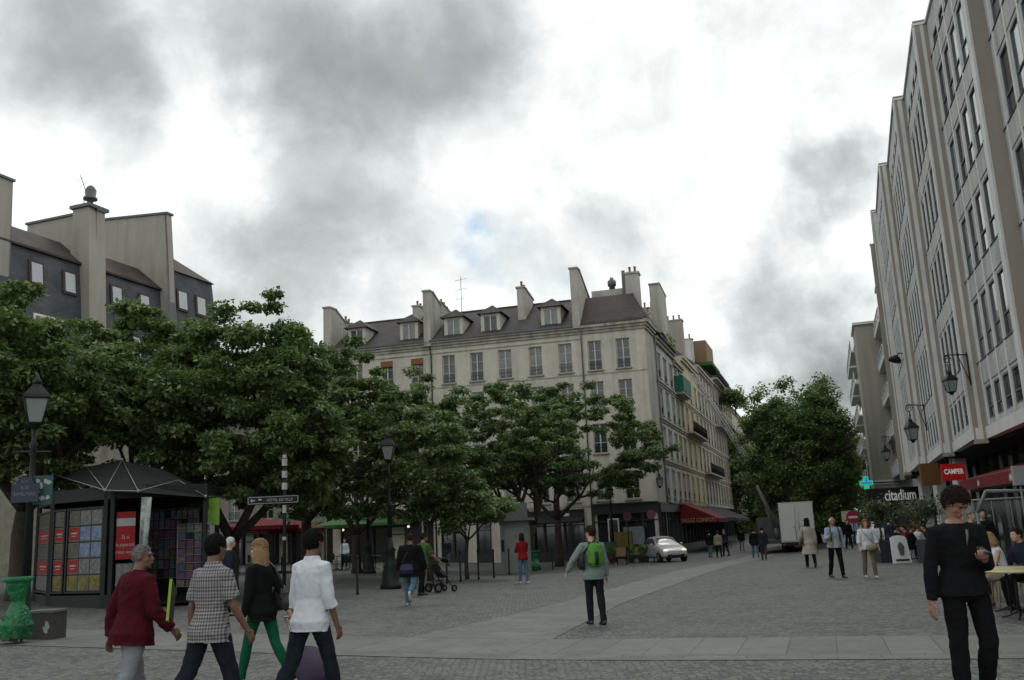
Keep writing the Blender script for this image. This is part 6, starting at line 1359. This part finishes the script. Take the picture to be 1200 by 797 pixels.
m.tube([(-.05, 0, .6), (W + .8, 0, .6)], .02, 5); m.build('frame', o); m = MB().mat(gl); m.poly([(x, .01, z) for x, _, z in fr]); m.build('glass', o)
a = AG(1110, 27); o = thing('windbreak', 'line of slim white posts and glass further back behind the head of the tall man', 'glass screen', tuple(a)); m = MB().mat(alu)
for i in range(8): m.tube([(i * .36, -i * .3, 0), (i * .36, -i * .3, 2.0)], .02, 5)
m.tube([(0, 0, 2.0), (2.52, -2.1, 2.0)], .03, 5); m.build('frame', o); m = MB().mat(gl); m.quad((0, .02, .1), (2.52, -2.08, .1), (2.52, -2.08, 1.95), (0, .02, 1.95)); m.build('glass', o)
def olive(px, Y, cpx, cpy, r, label, seed):
    b = AG(px, Y); o = thing('planter', 'square dark planter holding the ' + label, 'planter', tuple(b), .2, 'planters of the terrace'); m = MB().mat(mat('planter_grey', (.04, .042, .045), .7, .15)); m.prism([(-.27, -.27, 0), (.27, -.27, 0), (.27, .27, 0), (-.27, .27, 0)], (0, 0, .8)); m.build('box', o); m = MB().mat(mat('soil', (.03, .022, .015), .95, .3)); m.box(-.24, -.24, .8, .24, .24, .81); m.build('soil', o)
    c = A(cpx, cpy, Y); t = thing('olive_tree', label, 'tree', (b.x, b.y, b.z + .8), 0, 'olive trees on the terrace'); rg = random.Random(seed)
    m = MB().mat(bark); m.tube([(0, 0, 0), (.03, 0, .3), (0, .02, .6)], [.05, .04, .035], 7)
    cc = c - Vector((b.x, b.y, b.z + .8))
    for i in range(7): q = cc + Vector((rg.uniform(-r, r), rg.uniform(-r, r), rg.uniform(-.3, .5))) * .8; m.tube([(0, .02, .55), q * .6, q], [.02, .012, .006], 5)
    m.build('trunk', t); k = MB().mat(leafO); leaf_cloud(k, [cc + Vector((rg.gauss(0, r * .5), rg.gauss(0, r * .5), rg.gauss(0, r * .32))) for _ in range(60)], 45, r * .38, .10, flat=.8, rng=rg, droop=-.4); k.build('crown', t)
olive(1036, 36.5, 1027, 602, .5, 'rounded olive tree to the left of the white menu board', 3); olive(1090, 34.5, 1083, 597, .72, 'wide olive tree between the menu board and the tall man', 5)
b = AG(1058, 35.2); o = thing('menu_board', 'white arched menu board with a printed ice cream cup standing on the paving', 'menu board', tuple(b), R_(6)); T5 = Matrix.Rotation(.14, 4, 'X')
m = MB().mat(mat('menu_white', (.74, .78, .78), .5, .06)); pts = [(-.36, 0, 0), (.36, 0, 0), (.31, 0, .88)] + [(.31 * math.cos(a), 0, .88 + .12 * math.sin(a)) for a in [i * math.pi / 8 for i in range(1, 8)]] + [(-.31, 0, .88)]
m.prism([tuple(T5.inverted() @ Vector(p)) for p in pts], (0, .03, 0)); m.build('front', o)
m = MB().mat(P_GR); m.ring((0, 0, 0), [(.001, 0), (.07, .01), (.11, .22), (.13, .3), (.08, .42), (.01, .48)], 10); k = m.build('print', o); k.scale = (1, .03, 1); k.location = (0, -.04, .28); k.rotation_euler = (-.14, 0, 0)
m = MB().mat(P_DK); m.box(-.26, -.035, .08, .26, -.03, .15); m.build('caption_strip', o)
# red awning and shop sign on the right
o = thing('awning', 'long dark red awning with white emblems over the cafe under the concrete building', 'awning', (0, 0, 0)); q0, q1 = TA(38.5, 4.6), TA(10, 6.4); r0, r1 = TA(38.5, 6.8), TA(10, 8.6)
m = MB().mat(redcloth); zf = 2.83; m.quad((q0.x, q0.y, zf), (q1.x, q1.y, zf), (r1.x, r1.y, 3.4), (r0.x, r0.y, 3.4)); m.quad((q0.x, q0.y, zf - .36), (q1.x, q1.y, zf - .36), (q1.x, q1.y, zf), (q0.x, q0.y, zf)); m.poly([(q0.x, q0.y, zf - .36), (q0.x, q0.y, zf), (r0.x, r0.y, 3.4), (r0.x, r0.y, 3.1)]); m.build('cloth', o)
m = MB().mat(mat('white_emblem', (.55, .5, .48), .7, .1)); dd = (q1 - q0).normalized(); nn2 = Vector((dd.y, -dd.x))
for tt in (3.2, 7.6, 11.6, 15.4):
    c = q0 + dd * tt + nn2 * .01; f = lambda u, z: (c.x + dd.x * u, c.y + dd.y * u, zf - .18 + z)
    m.poly([f(-.16, -.1), f(-.12, .1), f(-.04, .02), f(.02, .13), (f(.08, .02)), f(.16, .1), f(.13, -.1), f(.05, -.12), f(0, -.04), f(-.06, -.12)])
m.build('emblem', o)
c = A(1116.5, 553, 33.0); o = thing('shop_sign', 'small bright red box sign with white capital letters hanging under the concrete building', 'shop sign', tuple(c), R_(-3)); m = MB().mat(mat('sign_red', (.40, .015, .015), .4, .05, emis=.04)); m.box(-.38, -.06, -.3, .4, .06, .28); m.build('board', o)
text('CAMPER', .24, signw, o, (.01, -.066, 0), (R_(90), 0, 0), ext=.004, sx=.72, bold=.006); m = MB().mat(iron); m.tube([(0, 0, .28), (0, 0, .6)], .02, 5); m.build('hanger', o)
c = A(1194, 556, 17.8); o = thing('hanging_panel', 'pale grey sign panel at the right edge beneath the red awning', 'sign', tuple(c)); m = MB().mat(mat('pale_grey_panel', (.24, .25, .24), .6, .1)); m.box(-.12, -.04, -.2, .9, .04, .16); m.build('board', o); m = MB().mat(alu); m.tube([(0, 0, -.2), (0, 0, -1.55)], .02, 5); m.build('post', o)

# ------------------------------------------------------------------ awnings of the street row
def st(u, d): q = Vector((MX, MY)) + Vector((math.cos(SR), math.sin(SR))) * u + Vector((math.sin(SR), -math.cos(SR))) * d; return q
def street_awning(label, u0, u1, m_, out=2.6, zt=3.35, zf=2.35, drop=.3, sides=True):
    o = thing('awning', label, 'awning', (MX, MY, 0), SR, 'awnings along the street row'); m = MB().mat(m_)
    m.prism([(u0, -.02, zt), (u0, -out, zf), (u0, -out, zf - .03), (u0, -.02, zt - .05)], (u1 - u0, 0, 0)); m.box(u0, -out - .02, zf - drop, u1, -out + .0, zf)
    if sides:
        for u in (u0, u1): m.poly([(u, -.02, zt - .05), (u, -out, zf - .03), (u, -out, zf - drop), (u, -.02, zf - drop)])
    m.build('cloth', o); return o
w_a = street_awning('bright dark red street awning with pale lettering right of the parked silver car', 9.6, 17.0, redcloth, 3.0, 3.6, 2.2)
text('SALLEZ CONFORT', .42, mat('awning_letters', (.40, .32, .26), .8, .1), w_a, (9.57, -1.5, 2.12), (R_(90), 0, R_(-90)), ext=.004, sx=.8)
for a, b, l in ((17.3, 24, 'first black awning after the red one'), (24.3, 32, 'second black awning along the street row'), (32.3, 41, 'third black awning farthest along the street row')): street_awning(l, a, b, blackcloth, 2.8, 3.5, 2.3)
sX = shopfront(s3, 'shop_front', 'line of dark shop fronts under the awnings of the street row', (MX, MY), SR, 3.72, 40.9, 3.38, n=18, fascia=.6)
sY = shopfront(s5, 'shop_front', 'dark ground floor of the brown stone house', (MX, MY), SR, 41.0, 109, 3.38, n=20, fascia=.6)
# goods and boards crowding the shop fronts
cols_ = [mat('goods_%d' % i, c, .7, .3, 8) for i, c in enumerate([(.16, .12, .03), (.05, .12, .06), (.20, .22, .24), (.18, .05, .03), (.08, .08, .08), (.25, .2, .12)])]
def crate(px, Y, w_, h_, cm, label, name='display_stand', cat='stand'):
    b = AG(px, Y); o = thing(name, label, cat, tuple(b), R_(-15), 'stands in front of the corner shop'); m = MB().mat(iron)
    for x in (-w_ / 2, w_ / 2): m.tube([(x, 0, 0), (x, 0, h_)], .02, 5); m.tube([(x, .3, 0), (x, 0, h_ * .9)], .02, 5)
    m.tube([(-w_ / 2, 0, h_ * .4), (w_ / 2, 0, h_ * .4)], .02, 5)
    m.build('frame', o); m = MB().mat(cm); T6 = Matrix.Translation((0, -.03, h_ * .72)) @ Matrix.Rotation(-.2, 4, 'X'); m.box(-w_ / 2, -.02, -h_ * .26, w_ / 2, .02, h_ * .26, T6); m.build('panel', o)
crate(729, 55, .55, 1.0, mat('cardboard', (.22, .12, .08), .9, .15), 'pinkish brown leaning board in front of the corner shop', 'leaning_board', 'board'); crate(731, 63, 1.3, 1.9, cols_[0], 'stand with a dark yellow panel by the shop window'); crate(745, 63, 1.4, 2.2, cols_[2], 'stand with a pale blue grey panel by the shop window'); crate(714, 62, 1.0, 1.3, cols_[1], 'low green stand left of the shop window')
crate(748, 60, .9, .9, cols_[5], 'low stand with a pale yellow top beside the silver car')
for i, (px, Y) in enumerate(((694, 58), (700, 60), (707, 58), (718, 59), (740, 58), (752, 59), (757, 58))):
    b = AG(px, Y); o = thing('potted_shrub', 'dark potted shrub %s in the row before the corner shop' % ['farthest left', 'second', 'third', 'fourth', 'fifth', 'sixth', 'nearest the silver car'][i], 'plant', tuple(b), 0, 'potted shrubs before the corner shop'); m = MB().mat(terra if i % 2 else cols_[4]); m.ring((0, 0, 0), [(.16, 0), (.22, .35), (.24, .36), (.2, .37)], 12); m.build('pot', o)
    k = MB().mat(leafB); leaf_cloud(k, [(random.uniform(-.2, .2), random.uniform(-.2, .2), .6 + random.random() * .35) for _ in range(8)], 30, .22, .13, flat=1.); k.build('foliage', o)
# traffic signs
sr = mat('sign_face_red', (.26, .03, .04), .4, .05); sw = mat('sign_face_white', (.55, .56, .58), .4, .05); sb = mat('sign_face_blue', (.05, .07, .16), .4, .05)
def disc_sign(px, py, Y, r, label, kind):
    b = AG(px + 3, Y); c = A(px, py, Y); o = thing('traffic_sign', label, 'traffic sign', tuple(b), 0, 'round traffic signs'); z = c.z - b.z
    m = MB().mat(iron); m.tube([(0, 0, 0), (0, 0, z + r)], .03, 6); m.build('pole', o); m = MB().mat(sr); m.tube([(0, -.04, z), (0, -.055, z)], r, 20, smooth=False)
    m.mat(sb if kind == 'park' else sw)
    if kind == 'entry': m.box(-r * .7, -.062, z - r * .17, r * .7, -.0555, z + r * .17)
    else: m.tube([(0, -.056, z), (0, -.06, z)], r * .72, 20, smooth=False); m.mat(sr); m.box(-r * .9, -.066, -r * .08, r * .9, -.0605, r * .08, Matrix.Translation((0, 0, z)) @ Matrix.Rotation(.78, 4, 'Y'))
    m.build('plate', o)
disc_sign(735.5, 605, 61, .27, 'round red rimmed traffic sign above the yellow display stand', 'park'); disc_sign(764, 603, 58, .27, 'round red rimmed traffic sign above the parked silver car', 'park'); disc_sign(1000, 606, 62, .42, 'round red no entry sign far behind the ginger woman', 'entry')
b = AG(996, 63); o = thing('poster_board', 'cream notice board standing under the no entry sign', 'board', tuple(b)); m = MB().mat(iron); m.tube([(0, 0, 0), (0, 0, 2)], .04, 6); m.build('post', o); m = MB().mat(mat('cream_notice', (.42, .38, .25), .7, .1)); m.box(-.35, -.08, 1.5, .35, -.045, 2.2); m.build('panel', o)

# ------------------------------------------------------------------ vehicles
def car(label, pos, rz, paint, L=3.9, W=1.68, Hc=1.5, lights=True, group='parked cars'):
    o = thing('parked_car', label, 'car', tuple(pos), rz, group)      # front towards local -Y
    st_ = [(-.50, .34, .56, .56, .74), (-.485, .26, .66, .66, .88), (-.40, .22, .80, .80, .97), (-.26, .22, .92, .92, 1.0), (-.20, .22, .95, 1.0, 1.0), (-.08, .22, .97, 1.33, 1.0), (.02, .22, .98, 1.47, 1.0), (.18, .22, .99, 1.5, 1.0), (.33, .22, 1.0, 1.45, 1.0), (.43, .24, 1.0, 1.25, .98), (.48, .28, .95, .98, .93), (.50, .36, .80, .82, .84)]
    m = MB().mat(paint); vs = []; n = 11
    for y, zb, zs, zt, wf in st_:
        hw = W / 2 * wf; ro = hw * (.74 if zt > zs + .05 else .9)
        half = [(hw * .86, zb), (hw * .99, zb + .1), (hw, (zb + zs) / 2), (hw * .97, zs - .03), (hw * .93 if zt > zs + .05 else hw * .9, zs + .01), (ro, max(zs + .012, zt - .07)), (ro * .8, max(zs + .02, zt - .01)), (ro * .4, max(zs + .03, zt + .01))]
        ring = [(-x, z) for x, z in half] + [(0, max(zs + .03, zt + .015))] + [(x, z) for x, z in reversed(half)]
        n = len(ring); vs += [(x, y * L, z * Hc / 1.5) for x, z in ring]
    k = len(st_); fs = [(i * n + j, i * n + j + 1, (i + 1) * n + j + 1, (i + 1) * n + j) for i in range(k - 1) for j in range(n - 1)] + [(i * n + n - 1, i * n, (i + 1) * n, (i + 1) * n + n - 1) for i in range(k - 1)] + [tuple(range(n - 1, -1, -1)), tuple((k - 1) * n + j for j in range(n))]
    m.add(vs, fs, True); bd = m.build('body', o); sm_ = bd.modifiers.new('s', 'SUBSURF'); sm_.levels = sm_.render_levels = 1
    q = Hc / 1.5; gm = mat('car_glass', (.02, .025, .028), .3, .1, spec=.25)
    def win(pts, nm): m = MB().mat(gm); m.poly(pts); m.build(nm, o)
    hw = W / 2; win([(-hw * .80, -.196 * L - .01, .99 * q), (hw * .80, -.196 * L - .01, .99 * q), (hw * .64, -.03 * L - .02, 1.43 * q), (-hw * .64, -.03 * L - .02, 1.43 * q)], 'windscreen')
    win([(hw * .78, .475 * L + .012, 1.0 * q), (-hw * .78, .475 * L + .012, 1.0 * q), (-hw * .62, .40 * L + .03, 1.38 * q), (hw * .62, .40 * L + .03, 1.38 * q)], 'rear_window')
    for s in (-1, 1):
        win([(s * hw * .945, -.15 * L, 1.01 * q), (s * hw * .95, .08 * L, 1.03 * q), (s * hw * .775, .08 * L, 1.38 * q), (s * hw * .775, -.03 * L, 1.36 * q)][::s], 'side_window'); win([(s * hw * .95, .10 * L, 1.03 * q), (s * hw * .955, .34 * L, 1.06 * q), (s * hw * .775, .30 * L, 1.36 * q), (s * hw * .775, .10 * L, 1.38 * q)][::s], 'side_window')
        m = MB().mat(mat('headlight_on', (1., .82, .55), .3, 0, emis=.8) if lights else steel); m.ball((s * hw * .66, -.462 * L, .68 * q), (.17, .1, .075), 12, 8); m.build('headlight', o)
        m = MB().mat(mat('tail_light', (.3, .01, .01), .3, 0)); m.ball((s * hw * .82, .475 * L, .82 * q), (.09, .06, .14), 10, 8); m.build('tail_light', o)
        m = MB().mat(paint); m.ball((s * (hw + .09), -.13 * L, 1.03 * q), (.09, .05, .07), 10, 8); m.build('mirror', o)
        for y in (-.31, .33):
            m = MB().mat(rubber); x = s * (hw - .1); m.tube([(x - .1, y * L, .3), (x + .105, y * L, .3)], .3, 22, smooth=False); w_ = m.build('wheel', o); m = MB().mat(steel); m.tube([(x - s * .02, y * L, .3), (x + s * .112, y * L, .3)], .19, 16, smooth=False); m.build('rim', w_)
            m = MB().mat(rubber); m.tube([(s * hw * .93, y * L + .36 * math.cos(a), .3 + .36 * math.sin(a)) for a in [i * math.pi / 10 for i in range(11)]], .035, 6); m.build('wheel_arch', o)
    m = MB().mat(rubber); m.box(-hw * .62, -.497 * L - .03, .27, hw * .62, -.47 * L, .46); m.box(-hw * .5, -.488 * L - .03, .56, hw * .5, -.46 * L, .62); m.build('grille', o)
    m = MB().mat(P_LT); m.box(-.26, -.5 * L - .045, .42, .26, -.5 * L - .025, .53); m.box(-.26, .5 * L + .0, .5, .26, .5 * L + .02, .62); m.build('number_plate', o)
silver = mat('silver_paint', (.46, .47, .47), .35, .04, metal=.1, coat=.4); wpaint = mat('white_car_paint', (.6, .6, .6), .3, .04, coat=.7)
c = AG(779, 57.5); car('silver hatchback with its headlights on parked facing the square by the corner shop', c, R_(12) , silver)
c = AG(1034, 61); c.z += .0; car('white car seen from behind the olive planter at the right side of the street', c, R_(168), wpaint, 4.1, 1.75, 1.55, False)
b = AG(937.5, 61); o = thing('delivery_truck', 'white box truck seen from behind with closed double doors under the plane tree', 'truck', tuple(b), R_(-16)); wt = mat('truck_white', (.50, .51, .49), .5, .07, 1.2, streak=.1)
m = MB().mat(wt); m.box(-1.05, 0, .62, 1.05, 5.2, 3.05); m.mat(steel); m.box(-1.08, -.02, 3.05, 1.08, 5.22, 3.11); m.build('box_body', o)
for s in (-1, 1): m = MB().mat(wt); m.box(min(s * .03, s * 1.0), -.04, .7, max(s * .03, s * 1.0), -.002, 3.0); d_ = m.build('door', o); m = MB().mat(steel); m.tube([(s * .12, -.06, .75), (s * .12, -.06, 2.95)], .02, 6); m.box(min(s * .1, s * .3), -.07, 1.55, max(s * .1, s * .3), -.041, 1.63); m.build('handle', d_)
m = MB().mat(rubber); m.box(-1.0, -.05, .4, 1.0, .1, .6); m.box(-.9, .1, .45, .9, 6.5, .62); m.build('bumper', o); m = MB().mat(wt); m.box(-1.0, 5.4, .5, 1.0, 7.0, 2.4); m.build('cab', o)
for s in (-1, 1):
    for y in (.9, 5.9): m = MB().mat(rubber); m.tube([(s * .95 - .14, y, .38), (s * .95 + .1, y, .38)], .38, 18, smooth=False); m.build('wheel', o)
    m = MB().mat(mat('tail_light', (.3, .01, .01), .3, 0)); m.box(s * .9 - .08, -.07, .45, s * .9 + .08, -.051, .55); m.build('tail_light', o)
# furniture hoist: trailer and long ladder leaning to the roof of the street row
b = AG(931, 88); o = thing('furniture_hoist', 'long thin metal ladder hoist leaning up to the roofs of the street houses', 'hoist', tuple(b)); tp = A(812, 437, 84) - b; base = Vector((0, 0, .9)); dv = tp - base; sv = dv.cross(Vector((0, 0, 1))).normalized() * .22
m = MB().mat(mat('pale_ladder', (.45, .46, .46), .6, .1)); nn3 = dv.cross(sv).normalized() * .22
for a in (sv, -sv): m.tube([base + a, base + dv + a], .06, 5); m.tube([base + a + nn3, base + dv + a + nn3], .035, 4)
for i in range(70): m.tube([base + dv * (i / 70) + sv, base + dv * (i / 70) - sv], .028, 4); m.tube([base + dv * (i / 70) + sv + nn3, base + dv * ((i + 1) / 70) + sv], .02, 4)
m.build('ladder', o); m = MB().mat(mat('hoist_grey', (.06, .065, .06), .6, .2)); m.box(-1.0, -1.4, .45, 1.0, 1.6, .75); m.box(-.4, -.3, .75, .4, .5, 1.3); m.build('trailer', o)
for s in (-1, 1): m = MB().mat(rubber); m.tube([(s * 1.05 - .1, .3, .3), (s * 1.05 + .1, .3, .3)], .3, 16, smooth=False); m.build('wheel', o); m = MB().mat(steel); m.tube([(s * .9, -1.2, .6), (s * 1.4, -1.5, 0)], .05, 5); m.build('leg', o)

b = AG(914, 62); o = thing('crane_truck', 'grey lorry with a folded crane arm parked left of the white truck', 'truck', tuple(b), R_(-10)); hg = mat('hoist_grey', (.06, .065, .06), .6, .2)
m = MB().mat(hg); m.box(-1.0, .2, .6, 1.0, 4.6, .85); m.box(-1.0, 3.4, .85, 1.0, 5.0, 2.3); m.box(-.95, .25, .851, -.9, 3.3, 1.3); m.box(.9, .25, .851, .95, 3.3, 1.3); m.build('body', o)
m = MB().mat(mat('crane_grey', (.08, .083, .08), .5, .2)); m.tube([(0, .9, .85), (0, .9, 1.6)], .16, 10); m.tube([(.1, .9, 1.5), (-1.0, .7, 4.4)], [.16, .10], 8); m.tube([(-.05, .9, 1.2), (-.55, .8, 2.9)], .06, 6); m.build('crane_arm', o)
for s in (-1, 1):
    for y in (1.0, 4.2): m = MB().mat(rubber); m.tube([(s * .9 - .14, y, .4), (s * .9 + .1, y, .4)], .4, 16, smooth=False); m.build('wheel', o)
m = MB().mat(redcloth); m.box(-.95, .12, .6, -.6, .19, .8); m.box(.6, .12, .6, .95, .19, .8); m.build('tail_light', o)
